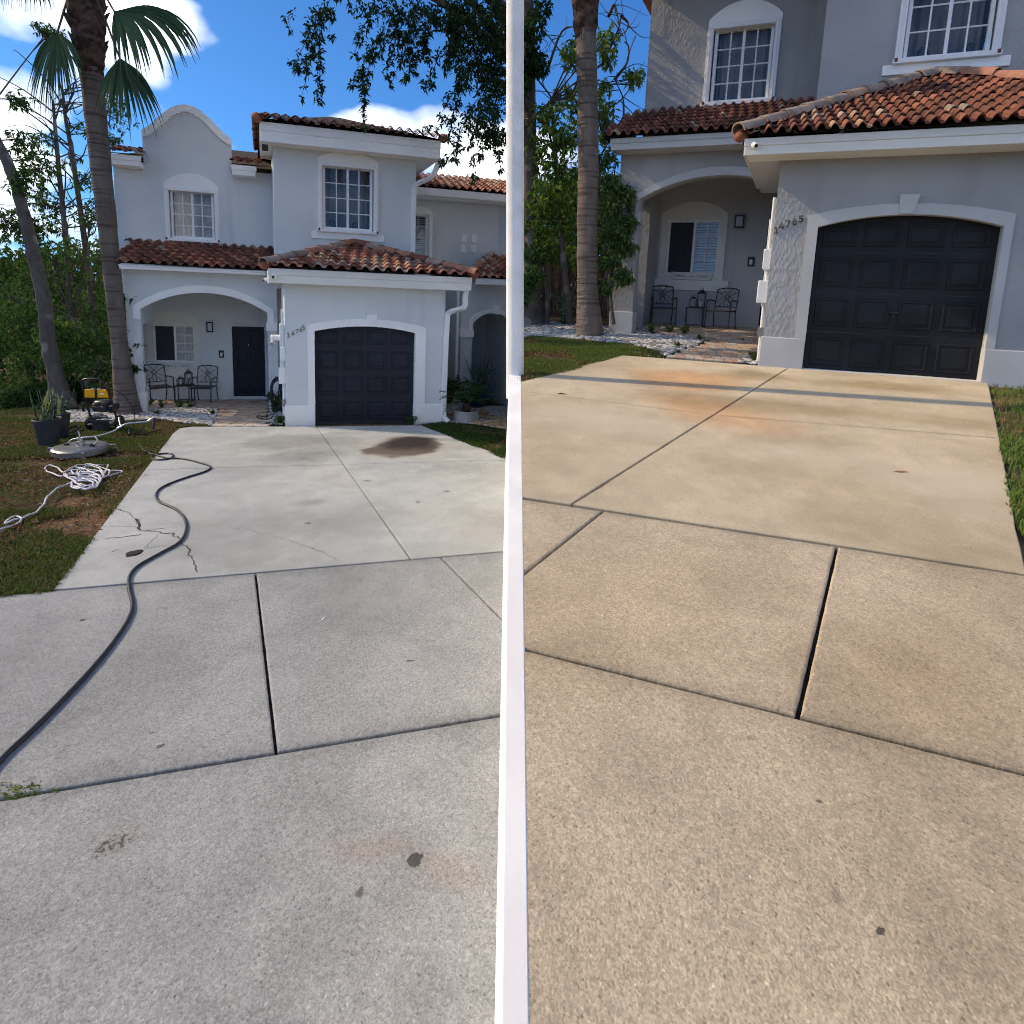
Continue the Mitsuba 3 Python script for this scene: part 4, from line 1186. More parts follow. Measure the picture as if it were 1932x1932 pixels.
put('fascia', HR.box(rsA + .05, rsA + .085, -.388, RP - .4, rft - rfh, rft, .004), 'trim_shaded', houseR)
put('soffit', HR.box(rsA + .085, rw0, .0, RP, rez + .008, rez + .026, 0), 'trim_shaded', houseR)
# porch roof: sloped left end
vE2 = RP - .45
pfz = HR.z(1290, 252, vE2); pfb = HR.z(1290, 275, vE2)
L0 = HR.W(HR.s(1138, 249, vE2), vE2, pfz + .01); ls0 = HR.loc(L0)
R0 = HR.W(HR.s(1470, 249, vE2) + .3, vE2, pfz + .01)
zt2 = HR.z(1320, 206, RM)
L1 = HR.W(HR.s(1203, 214, RM), RM, zt2); R1 = HR.W(HR.loc(R0) + .1, RM, zt2)
roofP2 = put('roof', cat([(np.array([L0, R0, R1, L1]), np.array([[0, 1, 2], [0, 2, 3]])), (np.array([L0, L1, HR.W(ls0, RM + .6, pfz)]), np.array([[0, 1, 2]]))]), 'tile_under', houseR, label='dark red porch roof of the right house')
upq = unit(HR.n * (RM - vE2) + np.array([0, 0, zt2 - pfz]))
tile_roof(roofP2, L0 - upq * .06, HR.u, upq, clip3(L0 - upq * .06, HR.u, upq, [L0, R0, R1, L1], .06), lambda i, j, r: r.choice(['terracotta_red', 'terracotta_dark', 'terracotta_grey'], p=[.26, .69, .05]), 61, w=.155, c=.24)
fascia(HR, houseR, ls0 + .12, rsA + .1, vE2 + .03, pfz - .005, pfz - pfb, 'trim_shaded', RP)
# porch front
rl, rr = HR.s(1162, 450, RP), HR.s(1500, 500, RP) + .02
ri0, ri1 = HR.s(1199, 500, RP), HR.s(1512, 480, RP)
rzp = HR.z(1203, 376, RP); rpp = HR.z(1356, 331, RP)
fzr = zR(*HR.W(rl, RP, 0)[:2])
oh2 = arch_poly(ri0, ri1, fzr - 1, rzp, rpp - rzp)
put('porch_wall', HR.ext(sbox(rl, fzr - .5, max(ri1 + .15, rr), pfb + .05).difference(oh2), RP, RP + .24), ST, houseR)
oa2 = arch_poly(ri0 - .13, ri1 + .13, rzp - .02, rzp + .02, rpp - rzp + .12)
put('arch_trim', HR.ext(oa2.difference(arch_poly(ri0 + .004, ri1 - .004, rzp - 1, rzp, rpp - rzp)), RP - .035, RP + .06), 'trim_shaded', houseR)
put('impost', HR.box(ri0 - .20, ri0 + .02, RP + .02, RP + .26, HR.z(1205, 420, RP), HR.z(1205, 399, RP), .006), 'trim_shaded', houseR)
put('plinth', HR.box(rl - .02, ri0 + .02, RP - .03, RP + .26, fzr - .5, HR.z(1180, 588, RP), .008), 'trim_shaded', houseR)
put('side_wall', HR.box(rl + .002, rl + .2, RP + .24, RK, rzp + .1, pfb + .04, 0), ST, houseR)
put('porch_ceiling', HR.box(rl, rw0, RP + .24, RK, pfb + .012, pfb + .05, 0), 'trim_shaded', houseR)
# porch back wall
u0, u1 = HR.s(1258, 465, RK), HR.s(1356, 465, RK); uz0, uz1 = HR.z(1305, 519, RK), HR.z(1305, 415, RK)
bl = HR.s(1221, 500, RK)
bzr = zR(*HR.W(bl, RK, 0)[:2])
v0, v1 = HR.s(1438, 540, RK), HR.s(1438, 540, RK) + .95
vz0, vz1 = zR(*HR.W(v0, RK, 0)[:2]) + .06, HR.z(1440, 415, RK)
put('porch_back_wall', HR.ext(sbox(bl, bzr - .5, rw0 + .01, pfb + .03).difference(sbox(u0, uz0, u1, uz1)).difference(sbox(v0, vz0, v1, vz1)), RK, RK + .2), 'stucco_porch_lit', houseR)
kd = put('front_door', HR.box(v0, v1, RK + .05, RK + .1, vz0, vz1, .004), 'dark_door', houseR)
put('door_handle', HR.box(v0 + .07, v0 + .11, RK - .02, RK + .05, vz0 + .75, vz0 + 1.05, .01), 'black_metal', kd)
porch_window(HR, houseR, u0, u1, uz0, uz1, RK, HR.z(1307, 381, RK), band=.22)
wall_lamp(HR, HR.s(1387, 419, RK), HR.s(1405, 419, RK), HR.z(1396, 431, RK), HR.z(1396, 407, RK), RK, 'black box wall lamp right of the porch window of the right house')
doorbell(HR, HR.s(1410.5, 493, RK), HR.s(1424, 493, RK), HR.z(1417, 502.5, RK), HR.z(1417, 484.5, RK), RK, 'black doorbell plate on the lightened porch wall of the right house')
sign(HR, HR.s(1267, 520, RK), HR.s(1344, 521, RK), HR.z(1305, 528, RK), HR.z(1305, 514, RK), RK - .03, 'white board lettered Bless this Home above the black lantern table of the right porch')
# main upper wall and window
um0, um1 = HR.s(1222, 120, RM), HR.s(1560, 120, RM)
umz = HR.z(1300, 230, RM)
x0_, x1_ = HR.s(1341, 120, RM), HR.s(1458, 120, RM); yz0, yz1 = HR.z(1395, 192, RM), HR.z(1395, 46, RM)
utop = yz1 + 1.0
put('upper_wall', HR.ext(sbox(um0, umz - .3, um1, utop).difference(sbox(x0_, yz0, x1_, yz1)), RM, RM + .2), ST, houseR)
put('side_wall', HR.box(um0 + .002, um0 + .2, RM + .2, RM + 6, zh - .3, utop, 0), ST, houseR)
kx_ = window(HR, houseR, x0_ + .03, x1_ - .03, yz0 + .02, yz1 - .02, RM, 4, 4, curtain='curtain_dark', back=.3)
hood(HR, houseR, kx_, x0_, x1_, yz0, yz1, RM, .28, sill=False)
# bay and window
by0, by1 = HR.s(1549, 110, RB), HR.s(2020, 110, RB)
y0_, y1_ = HR.s(1702, 90, RB), HR.s(1875, 80, RB); byz = HR.z(1780, 108, RB)
put('bay_wall', HR.ext(sbox(by0, rez - .1, by1, utop).difference(sbox(y0_, byz, y1_, byz + 1.55)), RB, RB + .2), ST, houseR)
put('side_wall', HR.box(by0 + .002, by0 + .2, RB + .2, RM + 2, rez, utop, 0), ST, houseR)
ky_ = window(HR, houseR, y0_ + .03, y1_ - .03, byz + .02, byz + 1.53, RB, 4, 4, curtain='curtain_dark', back=.5)
hood(HR, houseR, ky_, y0_, y1_, byz, byz + 1.55, RB, .3, board=.14)
for x in (1742, 1830):
    s_, z_ = HR.sz(x, 90, RB + .3)
    solo('jar', HR.place(lathe([(.0, byz + .03), (.07, byz + .03), (.085, byz + .1), (.075, byz + .22), (.04, byz + .26), (.0, byz + .27)], 16, (s_, RB + .28, 0))), 'black_rubber', 'dark object inside the bay window of the right house, %s one' % ('left' if x < 1800 else 'right'), 'jar', True)
put('window_shelf', HR.box(y0_, y1_, RB + .14, RB + .46, byz - .01, byz + .03, 0), 'dark_inside', ky_)
put('roof', HR.place(trimesh.Trimesh(np.array([(um0 - .4, RB - .5, utop), (by1, RB - .5, utop), (by1, RM + 6, utop), (um0 - .4, RM + 6, utop), ((um0 + by1) / 2, RB + 3.5, utop + 1.6)]), np.array([[0, 1, 4], [1, 2, 4], [2, 3, 4], [3, 0, 4]]), process=False)), 'terracotta_red', houseR, label='upper roof of the right house')
put('back_wall', HR.box(um0, by1, RM + 6, RM + 6.2, zh - .5, utop, 0), ST, houseR)
camera_unit(HR.W(HR.s(1425, 275, -.45), -.47, HR.z(1425, 275, -.45)), np.array([-.1, -1, -.35]), 'small round camera on the corner of the right garage fascia', .85)
# ------------------------------------------------------------------ small things round the two houses
def ground_pt(side, px, py, dz=0.0):
    q = (gL if side == 'L' else gR)(px, py).copy(); q[2] += dz
    return q


def zof(side, x, y):
    return zL(x, y) if side == 'L' else zR(x, y)


def leaf_mesh(c, d, L, W, r, fold=.25, droop=.25):
    """One bent two-triangle leaf (or four, drooping) for each point c with direction d."""
    n = len(c)
    d = d / np.maximum(np.linalg.norm(d, axis=1, keepdims=True), 1e-9)
    a = np.cross(d, r.normal(0, 1, (n, 3))); a /= np.maximum(np.linalg.norm(a, axis=1, keepdims=True), 1e-9)
    nn = np.cross(d, a)
    L = (L * r.uniform(.65, 1.25, n))[:, None]; W = (W * r.uniform(.7, 1.25, n))[:, None]
    mid = c + d * L * .5 - nn * L * .04
    tip = c + d * L - np.array([0, 0, 1.0]) * L * droop
    v = np.stack([c, mid + a * W * .5 + nn * W * fold, tip, mid - a * W * .5 + nn * W * fold, mid], 1).reshape(-1, 3)
    b = np.arange(n)[:, None] * 5
    f = np.concatenate([b + [0, 1, 4], b + [1, 2, 4], b + [0, 4, 3], b + [4, 2, 3]], 0)
    return v, f


def leaf_colors(n, r, c0, c1, c2=None, p2=.06, per=5):
    t = r.beta(1.6, 1.6, n)[:, None]
    c = np.asarray(c0) * (1 - t) + np.asarray(c1) * t
    c *= r.uniform(.75, 1.25, (n, 1))
    if c2 is not None:
        k = r.random(n) < p2
        c[k] = np.asarray(c2) * r.uniform(.8, 1.2, (k.sum(), 1))
    return np.repeat(np.clip(c, 0, 1), per, 0)


def blob_leaves(blobs, r, L, W, per=6, droop=.35, sag=.5, spread=1.0):
    """Whorls of leaflets scattered through ellipsoids (centre, radii, whorls)."""
    C, D, hubs = [], [], []
    for c, rad, m in blobs:
        p = r.normal(0, 1, (m, 3)); p /= np.linalg.norm(p, axis=1, keepdims=True)
        p = np.asarray(c) + p * (r.random((m, 1)) ** .45) * np.asarray(rad)
        hubs.append(p)
        for q in range(per):
            dd = r.normal(0, 1, (m, 3)) * spread; dd[:, 2] -= sag
            C.append(p + r.normal(0, .012, (m, 3))); D.append(dd)
    return np.vstack(C), np.vstack(D), hubs


def ellip(px, py, y, rx, ry, rz_=None):
    """Centre and radii, in metres, of a leafy clump seen at px,py at distance y, rx,ry wide in survey units."""
    k = y / 1061.0
    return at(px, py, y), (rx * k, (rz_ if rz_ else (rx + ry) / 2) * k, ry * k)


def crown(parent, blobs, seed, L, W, c0, c1, c2=None, per=6, anchors=None, name='crown', sag=.5, twig_r=.006, p2=.06, spread=1.0):
    r = np.random.default_rng(seed)
    C, D, hubs = blob_leaves(blobs, r, L, W, per, sag=sag, spread=spread)
    v, f = leaf_mesh(C, D, L, W, r)
    put(name, (v, f), 'leaf', parent, color=leaf_colors(len(C), r, c0, c1, c2, p2))
    if anchors is not None:
        tw = []
        A = np.asarray(anchors)
        for h, (c, rad, m) in zip(hubs, blobs):
            a = A[np.argmin(np.linalg.norm(A - c, axis=1))]
            mid = (a + c) / 2 + np.array([r.normal(0, .12), r.normal(0, .12), .12])
            tw.append(tube(spline([a, mid, c], 4), np.linspace(twig_r * 3, twig_r * 1.4, 9), 5, False))
            for q in h[::max(1, len(h) // 9)]:
                tw.append(tube(spline([c + (a - c) * r.uniform(0, .35), (c + q) / 2 + r.normal(0, .05, 3), q], 3), np.linspace(twig_r * 1.4, twig_r * .5, 7), 4, False))
        put('branches', cat(tw), 'twig', parent, True, kind='stuff')


# ================================================================== left plot: paving and ground cover
def brick_floor(name, H, side, poly, w, d, m_list, seed, bond=True, kindname='paver'):
    """Pavers in rows along the front of the house H over the polygon (s, v)."""
    r = np.random.default_rng(seed)
    s0, v0, s1, v1 = poly.bounds
    k = struct(name, sheet(Polygon([tuple(H.W(s, v, 0)[:2]) for s, v in poly.exterior.coords]), zL if side == 'L' else zR, -.012), 'joint_dirt')
    proto = {}
    j = 0
    v = v0
    while v < v1:
        s = s0 - (w / 2 if (j % 2 and bond) else 0)
        while s < s1:
            if poly.contains(Point(s + w / 2, v + d / 2)):
                c = H.W(s + w / 2, v + d / 2, 0); c[2] = zof(side, c[0], c[1]) + r.normal(.004, .0025)
                mm = r.choice(m_list)
                if mm not in proto:
                    b = bx(-.5, .5, -.5, .5, -1, 0)
                    proto[mm] = mikit.ply(hull([(x * w * .5 * q, y * d * .5 * q, z) for x in (-1, 1) for y in (-1, 1) for q, z in ((.965, -.05), (.965, -.006), (.93, 0))]), mm)
                g = unit(np.array([-(nL[0] if side == 'L' else nR[0]), -(nL[1] if side == 'L' else nR[1]), 1.0]) * np.array([-1, -1, 1]))
                n = unit((nL if side == 'L' else nR) + r.normal(0, .008, 3))
                x = unit(H.u - n * (H.u @ n)); y = np.cross(n, x)
                scene[number(f'{k}__{kindname}')] = {**proto[mm], 'to_world': T(frame(c, x, y, n))}
            s += w
        v += d
        j += 1
    return k


mat('paver_tan', vary((.30, .225, .165), (.40, .31, .235), 6), .85)
mat('paver_rose', vary((.25, .155, .115), (.36, .245, .185), 6), .85)
mat('paver_grey', vary((.25, .215, .18), (.34, .30, .255), 6), .85)
PAV = ['paver_tan', 'paver_tan', 'paver_rose', 'paver_grey']


def hpoly(H, f, pts):
    out = []
    for p in pts:
        q = f(*p) - H.o; b = q @ H.n
        out.append(((q - H.v * b) @ H.u, b))
    return Polygon(out)


path_L = hpoly(HL, gL, [(412, 769), (400, 803), (503, 803.5), (506, 769)])
porch_L = hpoly(HL, gL, [(278, 770.5), (290, 753), (512, 752), (511, 768.5)])
brick_floor('walkway', HL, 'L', path_L, .16, .27, PAV, 3)
brick_floor('porch_floor', HL, 'L', porch_L, .19, .19, PAV, 4)
edge_ = gL(398, 803.6), gL(504, 804.2)
struct('walkway_edging', tube([edge_[0] + np.array([0, .03, .0]), edge_[1] + np.array([0, .03, 0])], .018, 6), 'trim_cream')
path_R = hpoly(HR, gR, [(1258, 671), (1322, 649), (1345, 640), (1452, 640), (1438, 687)])
porch_R = hpoly(HR, gR, [(1200, 622), (1236, 612), (1470, 618), (1470, 640), (1345, 640)])
brick_floor('walkway', HR, 'R', path_R, .13, .20, ['paver_grey', 'paver_tan', 'paver_rose'], 5)
brick_floor('porch_floor', HR, 'R', porch_R, .17, .17, PAV, 6)


def pebbles(name, side, poly, n, rad, m, seed, label, catname):
    r = np.random.default_rng(seed)
    x0, y0, x1, y1 = poly.bounds
    base = trimesh.creation.icosphere(1, 1.0)
    V, F = base.vertices, base.faces
    shapes = []
    for q in range(8):
        v = V * (1 + .35 * (meshkit.noise(V * 1.7 + q * 9, q) - .5)[:, None]); shapes.append(v)
    out = []; k = 0; tot = 0
    while tot < n and k < n * 6:
        k += 1
        x, y = r.uniform(x0, x1), r.uniform(y0, y1)
        if not poly.contains(Point(x, y)):
            continue
        s = rad * r.uniform(.6, 1.35)
        v = shapes[r.integers(8)] * np.array([s * r.uniform(.9, 1.5), s, s * r.uniform(.45, .7)])
        a = r.uniform(0, 2 * PI); c_, s_ = math.cos(a), math.sin(a)
        v = np.column_stack([v[:, 0] * c_ - v[:, 1] * s_ + x, v[:, 0] * s_ + v[:, 1] * c_ + y, v[:, 2] + zof(side, x, y) + s * .15])
        out.append((v, F)); tot += 1
    return solo(name, cat(out), m, label, catname, True, kind='stuff')


gp_L = Polygon(xy(gL, [(112, 776), (190, 772), (262, 776), (284, 771), (411, 770.5), (404, 790), (397, 803), (383, 801), (352, 798), (300, 790), (262, 793), (215, 796), (120, 797), (108, 790)]))
pebbles('white_gravel', 'L', gp_L, 3000, .036, 'stone_white', 11, 'white stones of the bed around the left palm foot', 'gravel')
gp_R = Polygon(xy(gR, [(979, 617), (1040, 608), (1160, 617), (1215, 627), (1330, 639), (1318, 651), (1275, 663), (1254, 671), (1235, 659), (1190, 650), (1100, 641), (1000, 634), (979, 640)]))
pebbles('white_gravel', 'R', gp_R, 3800, .030, 'stone_white', 12, 'white stones of the bed around the right palm foot', 'gravel')
gp_R2 = Polygon(xy(gR, [(1392, 684), (1412, 672), (1437, 670), (1438, 689)]))
pebbles('white_gravel', 'R', gp_R2, 160, .028, 'stone_white', 13, 'white stones in the corner left of the right garage', 'gravel')
gp_N = Polygon(xy(gL, [(838, 781), (905, 768), (957, 778), (957, 811), (905, 801), (846, 796)]))
pebbles('brown_gravel', 'L', gp_N, 1500, .040, 'stone_brown', 14, 'brown river stones under the bowl planters', 'gravel')
ring_ = gL(879, 793)
pebbles('white_gravel', 'L', Point(ring_[0], ring_[1]).buffer(.47).difference(Point(ring_[0], ring_[1] + .1).buffer(.30)), 110, .04, 'stone_white', 15, 'ring of white stones round the front bowl planter', 'gravel')
gp_L2 = Polygon(xy(gL, [(507, 801), (509, 778), (536, 776), (540, 801)]))
pebbles('white_gravel', 'L', gp_L2, 170, .03, 'stone_white', 16, 'white stones in the corner left of the left garage', 'gravel')
struct('entry_path', slab(Polygon(xy(gL, [(905, 768), (957, 767), (957, 792), (925, 783)])), zL, .004, .006, .001, lift=.03), 'concrete_grey')


def grass(side, polys, seed, label, h=.030, green=((.06, .095, .024), (.14, .175, .05)), dry=(.26, .19, .10), pdry=.3, avoid=None):
    r = np.random.default_rng(seed)
    P_ = []
    for poly, n in polys:
        poly = poly.buffer(.022)
        x0, y0, x1, y1 = poly.bounds
        q = np.column_stack([r.uniform(x0, x1, n * 3), r.uniform(y0, y1, n * 3)])
        import shapely
        q = q[shapely.contains_xy(poly, q[:, 0], q[:, 1])][:n]
        P_.append(q)
    p = np.vstack(P_)
    patch = meshkit.fbm(np.column_stack([p * 1.5, 0 * p[:, :1]]) + seed, 3, 2)
    keep = r.random(len(p)) < np.clip((patch - .40) * 5.0, .10, 1)
    p, patch = p[keep], patch[keep]
    n = len(p)
    hh = h * r.uniform(.5, 1.5, n) * (.7 + .8 * patch)
    z = zof(side, p[:, 0], p[:, 1]) - .03
    a = r.uniform(0, 2 * PI, n); w = .0040 * r.uniform(.7, 1.4, n)
    lean = r.normal(0, .5, (n, 2)) * hh[:, None]
    b = np.column_stack([p, z]); t = np.column_stack([np.cos(a) * w, np.sin(a) * w, 0 * w])
    mid = b + np.column_stack([lean * .35, hh * .6 + .02]); tip = b + np.column_stack([lean, hh + .02])
    v = np.stack([b - t, b + t, mid + t * .8, mid - t * .8, tip], 1).reshape(-1, 3)
    k = np.arange(n)[:, None] * 5
    f = np.concatenate([k + [0, 1, 2], k + [0, 2, 3], k + [3, 2, 4]], 0)
    tt = r.beta(1.5, 1.5, n)[:, None]
    c = np.asarray(green[0]) * (1 - tt) + np.asarray(green[1]) * tt
    d = r.random(n) < pdry * np.clip(1.6 - patch * 2, .1, 1.2)
    c[d] = np.asarray(dry) * r.uniform(.6, 1.3, (d.sum(), 1))
    return solo('lawn_grass', (v, f), 'grass_blade', label, 'grass', kind='stuff', color=np.repeat(c, 5, 0))


lawn_L = Polygon(xy(gL, [(97, 1116), (324, 818), (336, 808), (352, 804), (392, 803), (352, 799), (300, 791), (262, 794), (215, 797), (118, 798), (60, 790), (-60, 800), (-70, 1132)]))
lawn_all = lawn_L
far_L = Polygon(xy(gL, [(-60, 798), (60, 790), (108, 776), (195, 770), (195, 752), (-60, 752)]))
for x_, y_, q_ in ((70, 945, .42), (150, 985, .30), (215, 858, .34), (105, 905, .30), (60, 870, .35), (180, 1005, .22), (250, 822, .25)):
    o_ = gL(x_, y_)
    lawn_L = lawn_L.difference(affinity.scale(Point(o_[0], o_[1]).buffer(q_), 1.5, .8))
side_L = Polygon([(-13, .6), tuple(gL(-70, 1132)[:2]), tuple(gL(-60, 800)[:2]), (-14, 12)])
grass('L', [(lawn_L, 115000), (far_L, 16000), (side_L, 60000)], 21, 'patchy grass and leaf litter left of the grey driveway', pdry=.45)
lawn_N = Polygon(xy(gL, [(794, 801), (842, 797), (905, 802), (957, 812), (960, 869)]))
grass('L', [(lawn_N, 26000)], 22, 'dark green grass strip right of the grey driveway', green=((.03, .065, .015), (.065, .11, .03)), pdry=.15)
lawn_R = Polygon(xy(gR, [(979, 641), (1000, 635), (1100, 642), (1190, 651), (1240, 663), (1252, 672), (1172, 670), (1075, 699), (979, 720)]))
o_ = gR(1030, 672)
lawn_R0 = lawn_R
lawn_R = lawn_R.difference(affinity.scale(Point(o_[0] - .1, o_[1]).buffer(.42), 1.3, .8))
grass('R', [(lawn_R, 34000)], 23, 'sunlit grass with a bare mulch patch left of the tan driveway', green=((.075, .13, .025), (.15, .21, .05)), pdry=.35)
lawn_R2 = Polygon(xy(gR, [(1868, 722), (1885, 716), (2010, 722), (2060, 1000), (1990, 1060), (1914, 975), (1891, 828)]))
side_R = Polygon([tuple(gR(1990, 1060)[:2]), tuple(gR(2060, 1000)[:2]), tuple(gR(2010, 722)[:2]), (9.5, 6.5), (9.5, .4), tuple(gR(2040, 1105)[:2])]).buffer(0)
grass('R', [(lawn_R2, 22000), (side_R, 60000)], 24, 'sunlit green grass right of the tan driveway', green=((.09, .15, .03), (.16, .23, .06)), pdry=.1)


def litter(side, polys, n, seed, label):
    r = np.random.default_rng(seed)
    x0, y0, x1, y1 = polys.bounds
    q = np.column_stack([r.uniform(x0, x1, n * 3), r.uniform(y0, y1, n * 3)])
    import shapely
    q = q[shapely.contains_xy(polys, q[:, 0], q[:, 1])][:n]
    c = np.column_stack([q, zof(side, q[:, 0], q[:, 1]) + .006])
    d = r.normal(0, 1, (len(q), 3)); d[:, 2] *= .25
    v, f = leaf_mesh(c, d, np.full(len(q), .055), np.full(len(q), .024), r, droop=.05)
    col = leaf_colors(len(q), r, (.10, .05, .025), (.28, .16, .09), (.33, .27, .2), .1)
    return solo('leaf_litter', (v, f), 'leaf', label, 'leaf litter', kind='stuff', color=col)


litter('L', lawn_all, 4200, 31, 'dry brown leaves scattered over the left lawn')
litter('R', lawn_R0, 1500, 32, 'dry brown mulch and leaves on the right lawn')


def weed(side, px, py, h, n, label, seed, dz=0.0, col=((.03, .07, .02), (.07, .13, .03))):
    r = np.random.default_rng(seed)
    o = ground_pt(side, px, py, dz)
    k = thing('weed', label, 'weed', None)
    st, C, D = [], [], []
    for q in range(n):
        tip = o + np.array([r.normal(0, h * .35), r.normal(0, h * .35), h * r.uniform(.5, 1.05)])
        path = spline([o + r.normal(0, .02, 3) * [1, 1, 0] - [0, 0, .03], (o + tip) / 2 + r.normal(0, h * .05, 3), tip], 4)
        st.append(tube(path, np.linspace(.004, .002, len(path)), 4, False))
        for a in range(2, len(path)):
            for b in range(3):
                C.append(path[a]); D.append(r.normal(0, 1, 3) + [0, 0, .2])
    C, D = np.array(C), np.array(D)
    v, f = leaf_mesh(C, D, np.full(len(C), h * .30), np.full(len(C), h * .13), r)
    put('stem', cat(st), 'twig', k)
    put('leaves', (v, f), 'leaf', k, color=leaf_colors(len(C), r, *col))


weed('L', 274, 771, .34, 5, 'leafy weed growing at the foot of the left porch pillar', 41)
for i, (x, y, h, w) in enumerate(((306, 769, .2, 'left'), (338, 770, .22, 'middle'), (362, 770, .2, 'right'))):
    weed('L', x, y, h, 5, f'small weed on the edge of the left porch paving, {w} one of three', 42 + i)
weed('L', 298, 783, .10, 12, 'low tuft of weed in the white stones left of the left walkway', 46)
weed('L', 402, 783, .12, 12, 'low weed spilling over the left edge of the left walkway', 47)
weed('L', 529, 800, .16, 14, 'low green weeds in the corner beside the left garage plinth', 48)
weed('L', 776, 800, .18, 12, 'weed growing at the right foot of the left garage door', 49)
weed('L', 516, 778, .42, 7, 'tall leafy weed under the black hose coil by the left garage', 50)
weed('R', 1191, 621, .24, 6, 'leafy weed at the foot of the right porch pillar', 51)
for i, (x, y, w) in enumerate(((1228, 626, 'left'), (1264, 628, 'middle'), (1292, 630, 'right'))):
    weed('R', x, y, .17, 8, f'sunlit weed on the edge of the right porch paving, {w} one of three', 52 + i, col=((.06, .12, .02), (.12, .2, .04)))
weed('R', 1320, 642, .09, 14, 'low sunlit weed at the far end of the right gravel bed', 56, col=((.06, .12, .02), (.12, .2, .04)))
weed('R', 1278, 655, .09, 14, 'low weed where gravel meets the right walkway', 57)
weed('R', 1424, 680, .13, 16, 'weeds in the corner beside the right garage plinth', 58)
weed('R', 1850, 712, .17, 14, 'weed growing at the right foot of the right garage door', 59, col=((.06, .12, .02), (.12, .2, .04)))


def tuft(side, px, py, n, h, label, seed):
    r = np.random.default_rng(seed)
    o = ground_pt(side, px, py)
    m, col = [], []
    for q in range(n):
        b = o + np.array([r.normal(0, .05), r.normal(0, .02), -.02])
        dirn = unit(np.array([r.normal(0, .7), r.normal(0, .4), 1.0]))
        p = np.array([b, b + dirn * h * .5, b + dirn * h * r.uniform(.7, 1.1) + np.array([r.normal(0, .03), 0, -.02])])
        w = np.cross(dirn, r.normal(0, 1, 3)); w = unit(w) * .003
        m.append((np.array([p[0] - w, p[0] + w, p[1] + w, p[1] - w, p[2]]), np.array([[0, 1, 2], [0, 2, 3], [3, 2, 4]])))
    c = np.repeat(np.array([.09, .14, .035]) * r.uniform(.6, 1.6, (n, 1)) * np.where(r.random((n, 1)) < .25, [1.8, 1.25, 1.3], [1, 1, 1]), 5, 0)
    mm = cat(m)
    return solo('grass_tuft', (mm.vertices, mm.faces), 'grass_blade', label, 'grass tuft', color=np.clip(c, 0, 1))


tuft('L', 42, 1494, 85, .055, 'pale tuft of grass sprouting from the near joint at the far left', 61)

# cracks of the left driveway
def crack(k, pts, w, seed):
    r = np.random.default_rng(seed)
    p = np.array([gL(*q) for q in pts])[:, :2]
    seg = LineString(p).segmentize(.03)
    q = np.array(seg.coords)
    q = q + (meshkit.fbm(np.column_stack([q * 14, 0 * q[:, :1]]), 3, seed)[:, None] - .5) * np.array([.05, .05])
    t = np.gradient(q, axis=0); t /= np.maximum(np.linalg.norm(t, axis=1, keepdims=True), 1e-9)
    n = np.column_stack([-t[:, 1], t[:, 0]])
    ww = w * (.25 + 1.5 * np.clip(meshkit.fbm(np.column_stack([q * 8, 0 * q[:, :1] + 3]), 3, seed + 1) - .25, 0, 1)) * .5
    ww[0] = ww[-1] = .0006
    a, b = q + n * ww[:, None], q - n * ww[:, None]
    g = np.stack([np.column_stack([a, zL(a[:, 0], a[:, 1]) + .002]), np.column_stack([b, zL(b[:, 0], b[:, 1]) + .002])])
    put('crack', quadmesh(g), 'joint_dirt', k)


def zb(pts):
    return [(x / 4, 724.5 + y / 4) for x, y in pts]


for i, (pts, w) in enumerate(((zb([(840, 940), (950, 955), (990, 985), (1030, 1015), (1050, 1070)]), .020), (zb([(1030, 1015), (1050, 1070), (1080, 1105)]), .06), (zb([(1080, 1105), (1200, 1120), (1290, 1130), (1345, 1160), (1370, 1200)]), .030), (zb([(1370, 1200), (1420, 1240), (1460, 1330), (1500, 1420)]), .022),
                             (zb([(760, 1075), (1000, 1075), (1060, 1090)]), .008), (zb([(1080, 1110), (1260, 1085)]), .024), (zb([(1260, 1085), (1400, 1075), (1600, 1070), (1750, 1085), (1932, 1115)]) + [(528, 1014), (588, 1034), (618, 1049), (655, 1066)], .007),
                             (zb([(790, 1165), (900, 1160), (1080, 1135)]), .026), (zb([(1200, 1130), (1090, 1240)]), .008), (zb([(1090, 1245), (1200, 1225), (1310, 1215)]), .012), (zb([(850, 1270), (905, 1248)]), .018))):
    crack('driveway', pts, w * .5, 70 + i)
r_ = np.random.default_rng(5)
o_ = gL(254, 1044)
a_ = np.linspace(0, 2 * PI, 18, endpoint=False)
rad_ = .8 + .10 * r_.normal(0, 1, 18)
ring_p = [(o_[0] + math.cos(a) * .075 * q, o_[1] + math.sin(a) * .085 * q) for a, q in zip(a_, rad_)]
pp = Polygon(ring_p).buffer(0)
solo('asphalt_lump', hull([(x, y, zL(x, y) + z) for (x, y), z in [((x, y), .001) for x, y in pp.exterior.coords] + [((o_[0] + (x - o_[0]) * .8, o_[1] + (y - o_[1]) *   .8), .009) for x, y in pp.exterior.coords]]), 'joint_dirt', 'dark flat lump lying beside the cracks of the grey driveway', 'stone')

